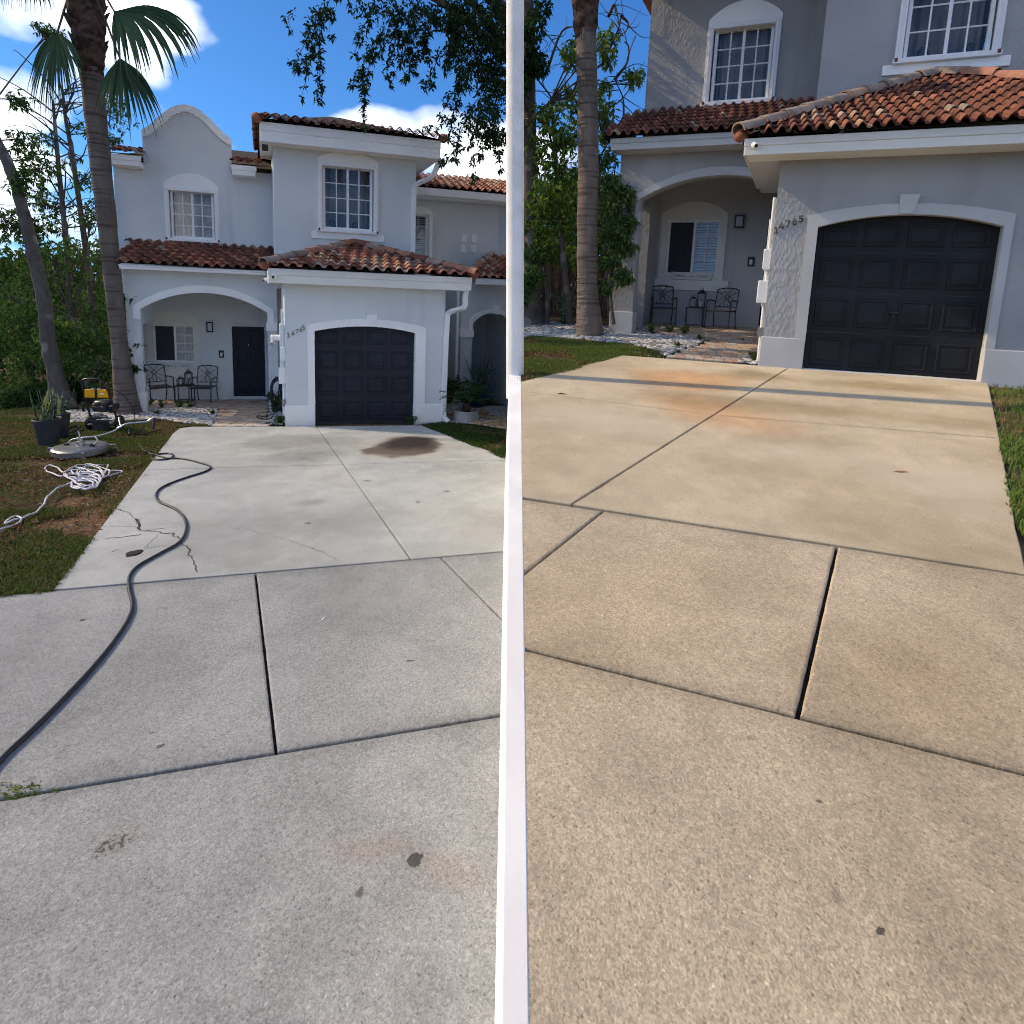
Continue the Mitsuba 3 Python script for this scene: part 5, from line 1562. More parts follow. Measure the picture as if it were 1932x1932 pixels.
o_ = ground_pt('L', 611, 1168, .003)
solo('plaster_fragment', tube(spline([o_ + np.array([0, -.02, 0]), o_ + np.array([-.006, 0, .002]), o_ + np.array([.006, .028, 0])], 5), [.001, .003, .004, .004, .004, .003, .003, .003, .002, .002, .001], 6), 'kerb_white', 'tiny white curved fragment on the middle grey pavement slab', 'debris', True)
o_ = ground_pt('L', 775, 1248, .003)
solo('twig', tube([o_ + np.array([-.024, 0, 0]), o_ + np.array([0, .002, .001]), o_ + np.array([.024, .004, 0])], .0016, 5), 'twig', 'thin dark twig lying on the right grey pavement slab', 'twig', True)
o_ = ground_pt('R', 1060, 744, .004)
solo('dry_leaf', tube(spline([o_ + np.array([-.05, .005, 0]), o_ + np.array([-.015, 0, .006]), o_ + np.array([.025, -.005, .003]), o_ + np.array([.055, -.015, .002])], 4), [.001, .002, .004, .005, .006, .006, .005, .005, .004, .003, .002, .002, .001], 5), 'bark_boots', 'curled brown leaf on the far left joint of the tan driveway', 'leaf', True)

# ================================================================== garden and cleaning gear on the left lawn
def ground_path(side, pts, r, lift=0.0, n=8, wob=0.0, seed=0):
    p = np.array([ground_pt(side, *q) for q in pts])
    p = spline(p, n)
    p[:, 2] = zof(side, p[:, 0], p[:, 1]) + r + lift
    return p


bl_ = [(262, 838), (272, 851), (288, 858), (318, 857), (327, 861), (318, 867), (297, 869), (284, 865), (292, 860), (318, 866), (345, 867), (375, 874), (397, 882), (388, 891), (345, 905), (310, 919), (295, 933), (300, 948), (330, 962), (348, 980), (351, 1003), (338, 1026), (300, 1048), (262, 1070), (245, 1090), (244, 1114), (250, 1142), (244, 1168), (221, 1206), (180, 1258), (120, 1323), (60, 1383), (15, 1425), (-60, 1500), (-200, 1600), (-420, 1650), (-700, 1600)]
p_ = ground_path('L', bl_, .0125, 0)
solo('pressure_hose', tube(p_, .0125, 8), 'hose_black', 'black hose snaking across the grey driveway', 'hose', True)
p_ = ground_path('L', [(240, 803), (262, 797), (310, 795)], .010, .02)
hk = thing('pressure_lance', 'black lance and thin hose lying on the grass behind the round steel cleaner', 'pressure washer lance')
put('hose', tube(p_, .010, 6), 'hose_black', hk, True)
put('lance', tube(ground_path('L', [(252, 828), (275, 822), (303, 814)], .009, .03), .009, 6), 'black_metal', hk, True)
put('trigger_grip', tube([ground_pt('L', 243, 812, .05), ground_pt('L', 245, 822, .02)], .018, 8), 'black_rubber', hk, True)
p_ = spline(np.array([ground_pt('L', *q) + np.array([0, 0, h]) for q, h in (((118, 818), .03), ((130, 812), .05), ((150, 807), .03), ((140, 816), .03), ((122, 822), .03), ((135, 826), .03), ((158, 812), .03))]), 8)
solo('black_hose_bundle', tube(p_, .016, 6), 'hose_black', 'short bundle of black hose on the grass right of the black planters', 'hose', True)

# white hose: one long tangle
wl = []
r_ = np.random.default_rng(17)
loops = [(192, 890, 33, 11), (168, 891, 32, 12), (176, 895, 30, 13), (160, 896, 36, 12), (150, 899, 28, 9), (172, 901, 24, 10), (158, 905, 30, 9), (165, 911, 26, 11), (166, 915, 22, 10), (160, 921, 26, 9), (155, 921, 22, 9)]
ph = 0.0
pts = [(132, 899), (112, 899), (92, 892), (85, 885), (92, 880), (108, 883), (128, 894)]
for cx_, cy_, rx_, ry_ in loops:
    for a in np.linspace(0, 2 * PI * .92, 9)[:-1]:
        pts.append((cx_ + rx_ * math.cos(a + ph) + r_.normal(0, .8), cy_ + ry_ * math.sin(a + ph) + r_.normal(0, .4)))
    ph += 2 * PI * .92 + .25
pts += [(176, 925), (160, 930), (138, 923), (134, 918), (110, 928), (92, 942), (83, 958), (72, 970), (52, 980), (32, 986), (10, 992), (30, 978), (40, 986), (10, 1000), (-40, 1010)]
pw = ground_path('L', pts, .011, 0, 7)
pw[:, 2] += np.linspace(0, .05, len(pw)) * np.clip(1 - np.abs(np.linspace(-1, 1, len(pw))) ** 6, 0, 1) + .006 * np.sin(np.arange(len(pw)) * .7)
wk_ = thing('garden_hose', 'white garden hose in a loose tangle on the left lawn', 'hose')
put('hose', tube(pw, .0095, 8), 'hose_white', wk_, True)
q_ = ground_pt('L', 117, 898, .03)
put('connector', tube([q_, q_ + np.array([.05, .0, .005]), q_ + np.array([.09, -.01, .0])], [.018, .02, .014], 8), 'black_rubber', wk_, True)


# planters
def planter(px, py, rt, rb, h, label):
    o = ground_pt('L', px, py, -.01)
    k = thing('planter', label, 'planter', None)
    put('pot', lathe([(0, 0), (rb * .96, 0), (rb, .012), (rt * .985, h - .02), (rt, h), (rt - .006, h + .006), (rt - .022, h), (rt - .03, h - .05), (0, h - .05)], 40, o), 'planter', k, 40)
    put('potting_soil', lathe([(0, h - .042), (rt - .03, h - .042)], 24, o), 'soil', k)
    return o


def blade_leaf(o, tip, w, n=8, bend=0.0, twist=0.0, r=None):
    """A stiff lance-shaped leaf with thickness, from o to tip."""
    o, tip = np.asarray(o), np.asarray(tip)
    t = np.linspace(0, 1, n)
    ax = tip - o
    side = unit(np.cross(ax, [math.cos(twist), math.sin(twist), .1]))
    nn = unit(np.cross(side, ax))
    c = o + t[:, None] * ax + nn * (bend * np.sin(t * PI * .6) * np.linalg.norm(ax))[:, None]
    wd = w * np.sin(np.clip(t * .86 + .14, 0, 1) * PI) ** .7 * (1 - t ** 6)
    g = np.stack([c - side * wd[:, None] * .5 + nn * wd[:, None] * .18, c, c + side * wd[:, None] * .5 + nn * wd[:, None] * .18, c - nn * .006], 1)
    return quadmesh(g, True)


mat('snake_leaf', proc(lambda p, n, uv: mix((.035, .062, .035), (.12, .17, .10), smoothstep(.4, .65, noise(p.x * 14, p.y * 14, p.z * 30)))), .45)
mat('snake_edge', (.35, .33, .10), .5)
oA = planter(92, 840, .185, .125, .43, 'front black tapered planter on the left lawn')
oB = planter(112, 826, .17, .12, .42, 'black planter half hidden behind the front one on the left lawn')
for o, n, lab, sd, hh, pale in ((oA, 17, 'snake plant with upright banded leaves in the front black planter', 81, .55, 2), (oB, 12, 'snake plant with yellow edged leaves in the rear black planter', 82, .45, 4)):
    r = np.random.default_rng(sd)
    k = thing('snake_plant', lab, 'plant', None)
    for q in range(n):
        b = o + np.array([r.uniform(-.09, .09), r.uniform(-.09, .09), .37])
        h = hh * r.uniform(.6, 1.05)
        tip = b + np.array([r.normal(0, .11), r.normal(0, .09), h])
        put('leaf', blade_leaf(b, tip, .05 * r.uniform(.8, 1.2), bend=r.normal(0, .06), twist=r.uniform(0, PI)), 'snake_edge' if q < pale else 'snake_leaf', k, 50)

# pressure washer, wheels to the house side, handle leaning back
wo = ground_pt('L', 193, 813)
WM = rz(.12, wo)
wk_ = thing('pressure_washer', 'pressure washer on black wheels with a yellow panel, between planters and palm', 'pressure washer')


def wput(name, m, mt, smooth=False, parent=None):
    return put(name, xf(m, WM), mt, parent or wk_, smooth)


hp = spline(np.array([(-.22, .10, .10), (-.235, .06, .35), (-.27, .02, .66), (-.285, .0, .84), (-.25, -.01, .92), (-.12, -.015, .945), (.0, -.015, .935), (.07, -.01, .88), (.12, .0, .76), (.18, .04, .45), (.215, .10, .10)]), 6)
wput('handle', tube(hp, .017, 10), 'black_metal', True)
yp = bx(-.262, .125, .0, .045, .60, .745, .012)
wput('side_panel', xf(bx(-.25, -.075, -.012, .02, .60, .755, .01), rz(0)), 'yellow')
wput('side_panel', xf(bx(-.045, .135, -.012, .02, .60, .755, .01), rz(0)), 'yellow')
wput('panel_divider', bx(-.073, -.047, -.022, .02, .585, .75, .004), 'black_metal')
wput('panel_plate', bx(.0, .07, -.016, -.0125, .66, .69, .001), 'white_plastic')
wput('panel_support', bx(-.25, .13, .022, .04, .58, .74, .006), 'black_metal')
for x in (-.16, .02):
    wput('filler_cap', lathe([(0, .775), (.024, .775), (.026, .757), (.0, .757)], 14, (x * .6 - .02, .0, 0)), 'chrome', 40)
wput('engine', cat([bx(-.16, .10, .0, .24, .34, .46, .03), lathe([(0, .50), (.07, .495), (.085, .47), (.085, .45), (0, .45)], 20, (-.1, .1, 0)), bx(.10, .20, .05, .22, .36, .48, .02), lathe([(0, .52), (.05, .515), (.055, .46), (0, .46)], 16, (.04, .06, 0))]), 'black_rubber', 30)
wput('air_filter', bx(.12, .22, -.02, .08, .33, .47, .02), 'black_metal')
wput('fuel_tank', xf(trimesh.creation.icosphere(2, 1.0), frame((-.03, .14, .49), (.16, 0, 0), (0, .1, 0), (0, 0, .055))), 'black_metal', True)
wput('pump', cat([bx(-.13, .02, -.05, .05, .22, .31, .015), tube([(.03, -.02, .26), (.1, -.02, .26)], .03, 10)]), 'steel', 40)
wput('frame', cat([tube([(-.22, .1, .12), (-.2, -.06, .12), (.2, -.06, .12), (.215, .1, .12), (.2, .28, .12), (-.2, .28, .12), (-.22, .1, .12)], .014, 8), tube([(-.2, -.05, .2), (.2, -.05, .2)], .012, 8), tube([(-.2, -.05, .25), (.2, -.05, .25)], .010, 8)]), 'black_metal', True)
wput('engine_tray', bx(-.2, .2, -.05, .27, .13, .145, .003), 'steel')
wput('gun_rack', cat([bx(-.33, -.25, .0, .05, .45, .50, .01), tube([(-.30, .02, .35), (-.30, .02, .52)], .02, 8)]), 'black_rubber', 30)
wput('splash_skirt', bx(-.12, .16, -.075, -.062, .02, .20, .01), 'black_rubber')
for s in (-1, 1):
    k = wput('wheel', xf(lathe([(.0, -.03), (.06, -.032), (.07, -.02), (.10, -.03), (.13, -.022), (.135, 0), (.13, .022), (.10, .03), (.07, .02), (.06, .032), (.0, .03)], 28), frame((s * .24, .10, .133), (0, 1, 0), (0, 0, 1), (1, 0, 0))), 'black_rubber', 40)
    put('hub', xf(xf(lathe([(.0, -.036), (.05, -.034), (.05, .034), (.0, .036)], 16), frame((s * .24, .10, .133), (0, 1, 0), (0, 0, 1), (1, 0, 0))), WM), 'planter', k, 40)
wput('axle', tube([(-.24, .10, .133), (.24, .10, .133)], .012, 8), 'chrome')
wput('pull_cord', tube(spline([(.1, .02, .8), (.3, -.05, .74), (.42, .02, .6), (.5, .1, .3), (.42, .2, .05)], 6), .006, 5), 'hose_black', True)

# round surface cleaner
so_ = ground_pt('L', 153, 857)
SM = rz(.0, so_)
sk = thing('surface_cleaner', 'round steel surface cleaner with a long bent handle lying on the lawn', 'surface cleaner')


def sput(name, m, mt, smooth=False):
    return put(name, xf(m, SM), mt, sk, smooth)


R_ = .335
sput('deck', lathe([(0, .145), (.08, .143), (.24, .135), (.30, .128), (R_ - .012, .122), (R_, .108), (R_ + .002, .035), (R_ - .004, .030), (R_ - .006, .10), (0, .12)], 56), 'steel', 35)
sput('deck_rim', lathe([(R_ + .001, .114), (R_ + .008, .110), (R_ + .008, .098), (R_ + .001, .096)], 56), 'chrome', 35)
sput('swivel', cat([lathe([(0, .24), (.03, .24), (.034, .20), (.05, .195), (.055, .14)], 20), tube([(0, 0, .23), (-.01, .0, .30), (-.02, 0, .345)], [.014, .014, .01], 10)]), 'chrome', 40)
sput('handle_yoke', cat([tube(spline([(-.17, -.03, .15), (-.12, -.0, .21), (.0, .02, .24)], 5), .011, 8), tube(spline([(.20, -.03, .15), (.26, .0, .21), (.18, .05, .26)], 5), .011, 8), tube(spline([(0, .02, .24), (.18, .05, .26), (.33, .16, .30), (.42, .26, .36)], 6), .013, 8)]), 'chrome', True)
sput('handle_pivot', cat([bx(-.21, -.15, -.05, .0, .135, .17, .008), bx(.16, .22, -.05, .0, .135, .17, .008)]), 'black_rubber')
sput('handle_bar', cat([tube(spline([(.36, .30, .36), (.40, .22, .345), (.48, .27, .40), (.62, .32, .42), (.74, .35, .43), (.80, .38, .47), (.84, .40, .49)], 6), .017, 10), tube(spline([(.30, .40, .47), (.36, .32, .41), (.42, .26, .37)], 5), .012, 8)]), 'chrome', True)
sput('hand_grip', tube([(.83, .39, .48), (.86, .33, .38), (.87, .31, .34)], .018, 8), 'black_rubber', True)
for a in (-2.9, -.85, .62):
    c_, s_ = math.cos(a), math.sin(a)
    sput('caster', cat([tube([(c_ * (R_ - .03), s_ * (R_ - .03), .10), (c_ * (R_ + .07), s_ * (R_ + .07), .10)], .012, 8), tube([(c_ * (R_ + .07), s_ * (R_ + .07), .11), (c_ * (R_ + .07), s_ * (R_ + .07), .05)], .012, 8), xf(lathe([(0, -.014), (.03, -.014), (.034, 0), (.03, .014), (0, .014)], 16), frame((c_ * (R_ + .07), s_ * (R_ + .07), .03), (1, 0, 0), (0, 0, 1), (0, 1, 0)))]), 'chrome', 40)


# ================================================================== porch furniture
def chair(o, yaw, label, sc=1.0):
    k = thing('patio_chair', label, 'chair', 'black lattice patio chairs')
    M = rz(yaw, o); M[:3, :3] *= sc
    def a(n, m, sm=True):
        return put(n, xf(m, M), 'black_metal', k, sm)
    W, D = .25, .23
    for s in (-1, 1):
        a('rear_leg', tube(spline([(s * W, D + .07, 0), (s * W, D, .25), (s * W, D - .01, .42)], 4), .013, 8))
        a('front_leg', tube(spline([(s * (W + .02), -D - .03, 0), (s * (W + .02), -D, .30), (s * (W + .02), -D + .02, .60)], 4), .015, 8))
        a('armrest', tube(spline([(s * (W + .02), -D - .01, .60), (s * (W + .025), -D + .08, .645), (s * (W + .02), D - .1, .64), (s * W, D + .04, .62)], 4), .016, 8))
    a('seat', cat([bx(-W, W, -D, D, .395, .42, .01)]), False)
    a('seat_rail', cat([tube([(-W, -D, .40), (W, -D, .40)], .014, 8), tube([(-W, D, .40), (W, D, .40)], .014, 8)]))
    lean = lambda x, z: (x, D + .0 + (z - .42) * .24, z)
    a('back_frame', cat([tube(spline([lean(s * W, .42), lean(s * W, .7), lean(s * W, .90)], 4), .013, 8) for s in (-1, 1)] + [tube(spline([lean(-W, .90), lean(-W * .4, .935), lean(W * .4, .935), lean(W, .90)], 4), .014, 8), tube([lean(-W, .50), lean(W, .50)], .011, 8)]))
    lat = []
    for s in (-1, 1):
        lat.append(tube(spline([lean(s * W, .86), lean(s * .05, .74), lean(-s * .17, .50)], 5), .008, 6))
        lat.append(tube(spline([lean(s * .11, .93), lean(-s * .03, .76), lean(-s * .22, .62)], 5), .007, 6))
        lat.append(tube(spline([lean(s * .02, .79), lean(s * .05, .65), lean(s * .03, .50)], 5), .007, 6))
    a('back_lattice', cat(lat))
    return k


def side_table(o, yaw, label, sc=1.0):
    k = thing('side_table', label, 'table', 'black side tables between the patio chairs')
    M = rz(yaw, o); M[:3, :3] *= sc
    put('table_top', xf(bx(-.21, .21, -.18, .18, .435, .455, .006), M), 'black_metal', k)
    for x in (-1, 1):
        for y in (-1, 1):
            put('leg', xf(bx(x * .195 - .012, x * .195 + .012, y * .165 - .012, y * .165 + .012, 0, .434, .003), M), 'black_metal', k)
    put('base_rail', xf(cat([bx(-.18, .18, -.175, -.155, .02, .04), bx(-.18, .18, .155, .175, .02, .04), bx(-.205, -.185, -.15, .15, .02, .04), bx(.185, .205, -.15, .15, .02, .04)]), M), 'black_metal', k)
    return M


def lantern(M, x, y, z, w, h, label):
    k = thing('lantern', label, 'lantern', None)
    def a(n, m, mt, sm=False):
        return put(n, xf(m, M @ frame((x, y, z), (1, 0, 0), (0, 1, 0), (0, 0, 1))), mt, k, sm)
    b = h * .70
    a('lantern_base', bx(-w, w, -w, w, 0, .025, .005), 'black_metal')
    a('lantern_posts', cat([bx(sx * w * .9 - .009, sx * w * .9 + .009, sy * w * .9 - .009, sy * w * .9 + .009, .025, b) for sx in (-1, 1) for sy in (-1, 1)] + [bx(-.005, .005, -w * .92, -w * .88, .025, b)]), 'black_metal')
    a('lantern_roof', hull([(sx * w * 1.05, sy * w * 1.05, b) for sx in (-1, 1) for sy in (-1, 1)] + [(sx * w * .4, sy * w * .4, b + h * .17) for sx in (-1, 1) for sy in (-1, 1)]), 'black_metal')
    a('lantern_ring', tube([(math.cos(t) * w * .35, 0, b + h * .22 + math.sin(t) * w * .35) for t in np.linspace(0, 2 * PI, 15)], .007, 6), 'black_metal', True)
    a('candle', lathe([(0, .025), (w * .35, .025), (w * .35, b * .45), (0, b * .46)], 16), 'candle', 40)


def on(H, side, px, py, v):
    s = H.s(px, py, v); q = H.W(s, v, 0); q[2] = zof(side, q[0], q[1]) + .008
    return q


aL = math.atan2(uL[1], uL[0]); aR = math.atan2(uR[1], uR[0])
chair(on(HL, 'L', 300, 735, 4.05), aL + .62, 'black lattice patio chair at the left end of the left porch, turned sideways', .98)
chair(on(HL, 'L', 384, 735, 4.0), aL - .12, 'black lattice patio chair right of the lantern table on the left porch', .96)
MT = side_table(on(HL, 'L', 349, 745, 4.1), aL + .05, 'black side table holding two lanterns on the left porch', .95)
lantern(MT, -.10, .02, .456, .07, .24, 'small black lantern on the side table of the left porch')
lantern(MT, .09, .04, .456, .085, .44, 'tall black lantern on the side table of the left porch')
chair(on(HR, 'R', 1252, 575, 3.8), aR + .22, 'black lattice patio chair left of the lantern table on the right porch', .86)
chair(on(HR, 'R', 1362, 575, 3.7), aR - .35, 'black lattice patio chair right of the lantern table on the right porch', .86)
MT = side_table(on(HR, 'R', 1310, 600, 3.85), aR + .1, 'black side table holding two lanterns on the right porch', .84)
lantern(MT, -.06, .02, .456, .08, .29, 'small black lantern on the side table of the right porch')
lantern(MT, .13, .04, .456, .095, .48, 'tall black lantern on the side table of the right porch')


# utility boxes on the garage side walls, with conduits and the hose coil
def utility(H, side, zr, label, flip=1, sc=1.0):
    k = thing('utility_meter', label, 'meter box', 'white meter boxes on the garage side walls')
    s = (gw0 if H is HL else rw0)
    def b(name, v0, v1, z0, z1, d, m='white_plastic'):
        return put(name, H.box(s - d, s - .001, v0, v1, zr + z0, zr + z1, .008), m, k)
    b('service_panel', .40, .72, .75, 1.95, .09, 'white_metal')
    b('meter_box', .10, .34, 1.25, 1.52, .10)
    b('disconnect_box', .08, .32, .80, 1.10, .13)
    b('junction_box', .12, .26, .35, .47, .08, 'steel')
    for v, z0, z1 in ((.20, 1.52, 2.2), (.2, 1.10, 1.25), (.18, .0, .80), (.50, -.1, .75), (.58, 1.95, 2.25)):
        put('conduit', H.place(tube([(s - .04, v, zr + z0), (s - .04, v, zr + z1)], .02, 8)), 'white_metal', k, True)
    return k


utility(HL, 'L', zg, 'white meter boxes and conduits on the side wall of the left garage')
utility(HR, 'R', zh + .05, 'white meter boxes and conduits on the side wall of the right garage')
fl_ = thing('flood_light', 'small white twin lamp on the left garage side wall near the porch arch', 'lamp')
sfl = HL.sz(529, 636, .9)
put('lamp_housing', HL.place(bx(gw0 - .26, gw0 - .01, .55, .75, sfl[1] - .05, sfl[1] + .06, .02)), 'white_plastic', fl_)
put('lamp_head', HL.place(tube([(gw0 - .2, .6, sfl[1] - .05), (gw0 - .24, .5, sfl[1] - .12)], .05, 12)), 'bowl_grey', fl_, 40)
hk = thing('hose_coil', 'black hose hanging in a coil beside the white meter boxes of the left house', 'hose')
c0_ = HL.W(gw0 - .16, 1.1, zg + .42)
lp = []
r_ = np.random.default_rng(6)
for q in range(9):
    for a in np.linspace(0, 2 * PI, 12, endpoint=False):
        lp.append(c0_ + HL.u * (.10 * math.cos(a) * (1 + .2 * r_.normal()) + r_.normal(0, .012)) + HL.v * (.05 * math.sin(a * 2 + q)) + np.array([0, 0, .33 * math.sin(a) * (1 + .08 * r_.normal())]))
put('hose', tube(spline(lp, 3), .011, 6), 'hose_black', hk, True)
put('hose_end', tube(spline([c0_ + np.array([-.02, 0, -.34]), ground_pt('L', 510, 792, .02), ground_pt('L', 488, 790, .02), ground_pt('L', 486, 786, .02), ground_pt('L', 505, 788, .02)], 6), .011, 6), 'hose_black', hk, True)
# ------------------------------------------------------------------ trees and plants
def trunk_path(pts, y, widths, n=6):
    """Trunk through seen points (px, py) at distance y (number or one per point); widths in survey units."""
    ys = np.broadcast_to(np.asarray(y, float), (len(pts),))
    p = np.array([at(a, b, q) for (a, b), q in zip(pts, ys)])
    r = np.array(widths) / 2 * ys / 1061
    P_ = spline(p, n)
    t = np.linspace(0, len(pts) - 1, len(P_))
    return P_, np.interp(t, np.arange(len(pts)), r)


def rough(m, amp, sc, seed=0):
    v = m.vertices
    n = trimesh.Trimesh(v, m.faces, process=False).vertex_normals
    d = meshkit.fbm(v * sc, 3, seed) - .5
    m = m.copy(); m.vertices = v + n * (d * amp)[:, None]
    return m


def fan_frond(parent, base, hub, out, up, L, n, seed, droop=1.0, half=2.0, w=.045, col=((.03, .065, .04), (.085, .14, .075))):
    """A fan-palm leaf: a petiole from base to hub and drooping leaflets radiating from the hub."""
    r = np.random.default_rng(seed)
    base, hub, out = np.asarray(base, float), np.asarray(hub, float), unit(out)
    mid = (base + hub) / 2 + np.array([0, 0, .12])
    put('petiole', tube(spline([base, mid, hub], 6), np.linspace(.028, .016, 13), 6), 'petiole', parent, True)
    side = unit(np.cross(out, up)); V, F, C = [], [], []
    k = 0
    for a in np.linspace(-half, half, n):
        a += r.normal(0, .02)
        d = unit(out * math.cos(a) + side * math.sin(a))
        ll = L * r.uniform(.82, 1.08) * (1 - .25 * abs(a / half) ** 2)
        t = np.linspace(0, 1, 9)
        c = hub + d * (t * ll * .9)[:, None] * (1 - .30 * droop * t[:, None] ** 1.6)
        c[:, 2] -= droop * ll * (.06 * t + .75 * np.clip(t - .30, 0, 1) ** 1.6)
        c += r.normal(0, .012, 3) * t[:, None]
        tt = np.gradient(c, axis=0)
        s = np.cross(tt, up); s /= np.maximum(np.linalg.norm(s, axis=1, keepdims=True), 1e-9)
        ww = w * np.clip(.35 + 1.4 * t, 0, 1) * np.clip((1.02 - t) * 1.9, .06, 1) * (L / .9)
        g = np.stack([c - s * ww[:, None] * .5, c + np.cross(s, tt / np.linalg.norm(tt, axis=1, keepdims=True)) * .006, c + s * ww[:, None] * .5], 1)
        m = quadmesh(g)
        V.append(m.vertices); F.append(m.faces + k); k += len(m.vertices)
        q = r.random()
        C.append(np.tile(np.asarray(col[0]) * (1 - q) + np.asarray(col[1]) * q, (len(m.vertices), 1)))
    put('frond', (np.vstack(V), np.vstack(F)), 'leaf', parent, color=np.vstack(C))


# ---- left palm
palm = thing('palm_tree', 'tall fan palm with a flared grey foot, between pressure washer and left house', 'palm tree')
PY = at(243, 783, 1)[1]
gy_ = gL(243, 781)[1]
pp_, pr_ = trunk_path([(243, 786), (238, 755), (230, 690), (223, 627), (212, 520), (200, 402), (190, 310), (181, 225), (172, 130)], gy_, [50, 41, 31, 27, 29, 31, 33, 34, 37])
put('trunk', rough(tube(pp_, pr_, 28), .03, np.array([3, 3, 14.0]), 1), 'bark_palm', palm, True)
bp_, br_ = trunk_path([(173, 140), (168, 80), (163, 30), (158, -25), (154, -60)], gy_, [38, 50, 56, 60, 44])
put('leaf_bases', rough(tube(bp_, br_, 24), .12, np.array([7, 7, 5.0]), 2), 'bark_boots', palm, True)
r_ = np.random.default_rng(3)
boots = []
for q in range(46):
    i = r_.integers(0, len(bp_) - 1); a = r_.uniform(0, 2 * PI)
    o = bp_[i] + np.array([math.cos(a), math.sin(a), 0]) * br_[i] * .92
    boots.append(tube([o, o + np.array([math.cos(a) * .05, math.sin(a) * .05, .10]), o + np.array([math.cos(a) * .10, math.sin(a) * .10, .17])], [.035, .03, .008], 5))
put('boot_stubs', cat(boots), 'bark_boots', palm, kind='stuff')
pc = bp_[-2]
kk_ = gy_ / 1061
fan_frond(palm, pc, at(108, 62, gy_ - .35), (-.1, -.15, -1), (-.3, -1, .15), 1.55, 44, 1, .8, 1.15, w=.031)
fan_frond(palm, pc, at(226, 110, gy_ - .25), (.38, -.15, -1), (.5, -1, .25), 1.50, 30, 2, .75, .75, w=.031)
fan_frond(palm, pc, at(216, 22, gy_ - .2), (1, -.15, -.02), (-.1, -.75, .8), 2.4, 48, 3, .85, 1.0, w=.030)
fan_frond(palm, pc, at(205, -40, gy_ + .5), (.8, .6, .5), (-.3, -.5, 1), 1.0, 36, 4, .8, 2.0)
fan_frond(palm, pc, at(60, -30, gy_ + .1), (-1, -.1, .1), (0, -.3, 1), 1.0, 36, 5, 1.1, 1.9)
fan_frond(palm, pc, at(150, -90, gy_ - .5), (-.1, -1, .4), (0, .4, 1), 1.0, 36, 6, 1.0, 2.0)
fan_frond(palm, pc, at(160, -110, gy_ + .6), (.1, 1, .6), (0, -.4, 1), 1.0, 36, 7, .9, 2.0)
fan_frond(palm, pc, at(225, -80, gy_ - .4), (.9, -.6, .4), (-.3, .2, 1), 1.0, 36, 8, .9, 2.0)

# ---- trees left of the left house
G0, G1, G2 = (.028, .068, .022), (.09, .155, .05), (.20, .25, .07)
lean_ = thing('tree', 'leaning grey-barked tree behind the black planters, at the left edge', 'tree', None)
ly = gL(118, 772)[1]
lp_, lr_ = trunk_path([(124, 776), (112, 735), (101, 690), (92, 645), (82, 565), (64, 480), (44, 402), (26, 335), (-6, 265), (-40, 190)], ly, [44, 33, 26, 25, 23, 21, 20, 18, 15, 10])
put('trunk', rough(tube(lp_, lr_, 20), .06, 6, 5), 'bark_grey', lean_, True)
crown(lean_, [(*ellip(50, 345, ly, 34, 26), 60), (*ellip(44, 270, ly + .5, 30, 22), 45), (*ellip(80, 320, ly + .8, 40, 28), 60), (*ellip(10, 420, ly, 30, 40), 70), (*ellip(40, 190, ly, 25, 16), 25), (*ellip(90, 60, ly + 2, 26, 18), 40), (*ellip(70, 430, ly + .5, 40, 24), 70)], 101, .115, .042, G0, G1, G2, anchors=lp_[::4], p2=.04)

for i, (pts, wd, y_, lab, blobs) in enumerate((
        ([(150, 720), (146, 640), (134, 560), (122, 430), (112, 330), (104, 240), (100, 190)], [15, 13, 11, 9, 8, 6, 4], 15.0, 'slender bare-limbed tree standing behind the leaning tree, nearer one to the frame edge', [((66, 300), (40, 20), 30), ((84, 265), (25, 18), 22), ((105, 395), (40, 22), 50), ((75, 375), (30, 20), 40)]),
        ([(190, 700), (178, 600), (166, 500), (152, 400), (136, 290), (124, 225), (118, 170)], [15, 13, 11, 9, 8, 6, 4], 15.6, 'slender bare-limbed tree just left of the left palm trunk', [((160, 340), (26, 18), 30), ((150, 240), (26, 18), 20), ((175, 400), (22, 26), 40), ((216, 165), (28, 40), 44), ((225, 220), (26, 30), 40), ((212, 265), (20, 14), 24), ((140, 300), (16, 12), 12)]))):
    k = thing('tree', lab, 'tree', None)
    a_, b_ = trunk_path(pts, y_, wd)
    put('trunk', tube(a_, b_, 10), 'bark_grey', k, True)
    crown(k, [(*ellip(x, y, y_ + q * .3 - .4, rx, ry), n) for q, ((x, y), (rx, ry), n) in enumerate(blobs)], 110 + i, .12, .04, G0, G1, G2, anchors=a_[::3], p2=.04)
    r = np.random.default_rng(120 + i)
    tw = []
    for q in range(26):
        o = a_[r.integers(len(a_) // 3, len(a_))]
        d = unit(np.array([r.normal(0, 1), r.normal(0, .6), r.uniform(.1, 1.0)]))
        L = r.uniform(.5, 1.9)
        tw.append(tube(spline([o, o + d * L * .4 + [0, 0, .05], o + d * L * .75 + r.normal(0, .15, 3), o + d * L + r.normal(0, .25, 3)], 4), np.linspace(.022, .005, 13), 5, False))
    put('dead_branches', cat(tw), 'twig', k, True, kind='stuff')

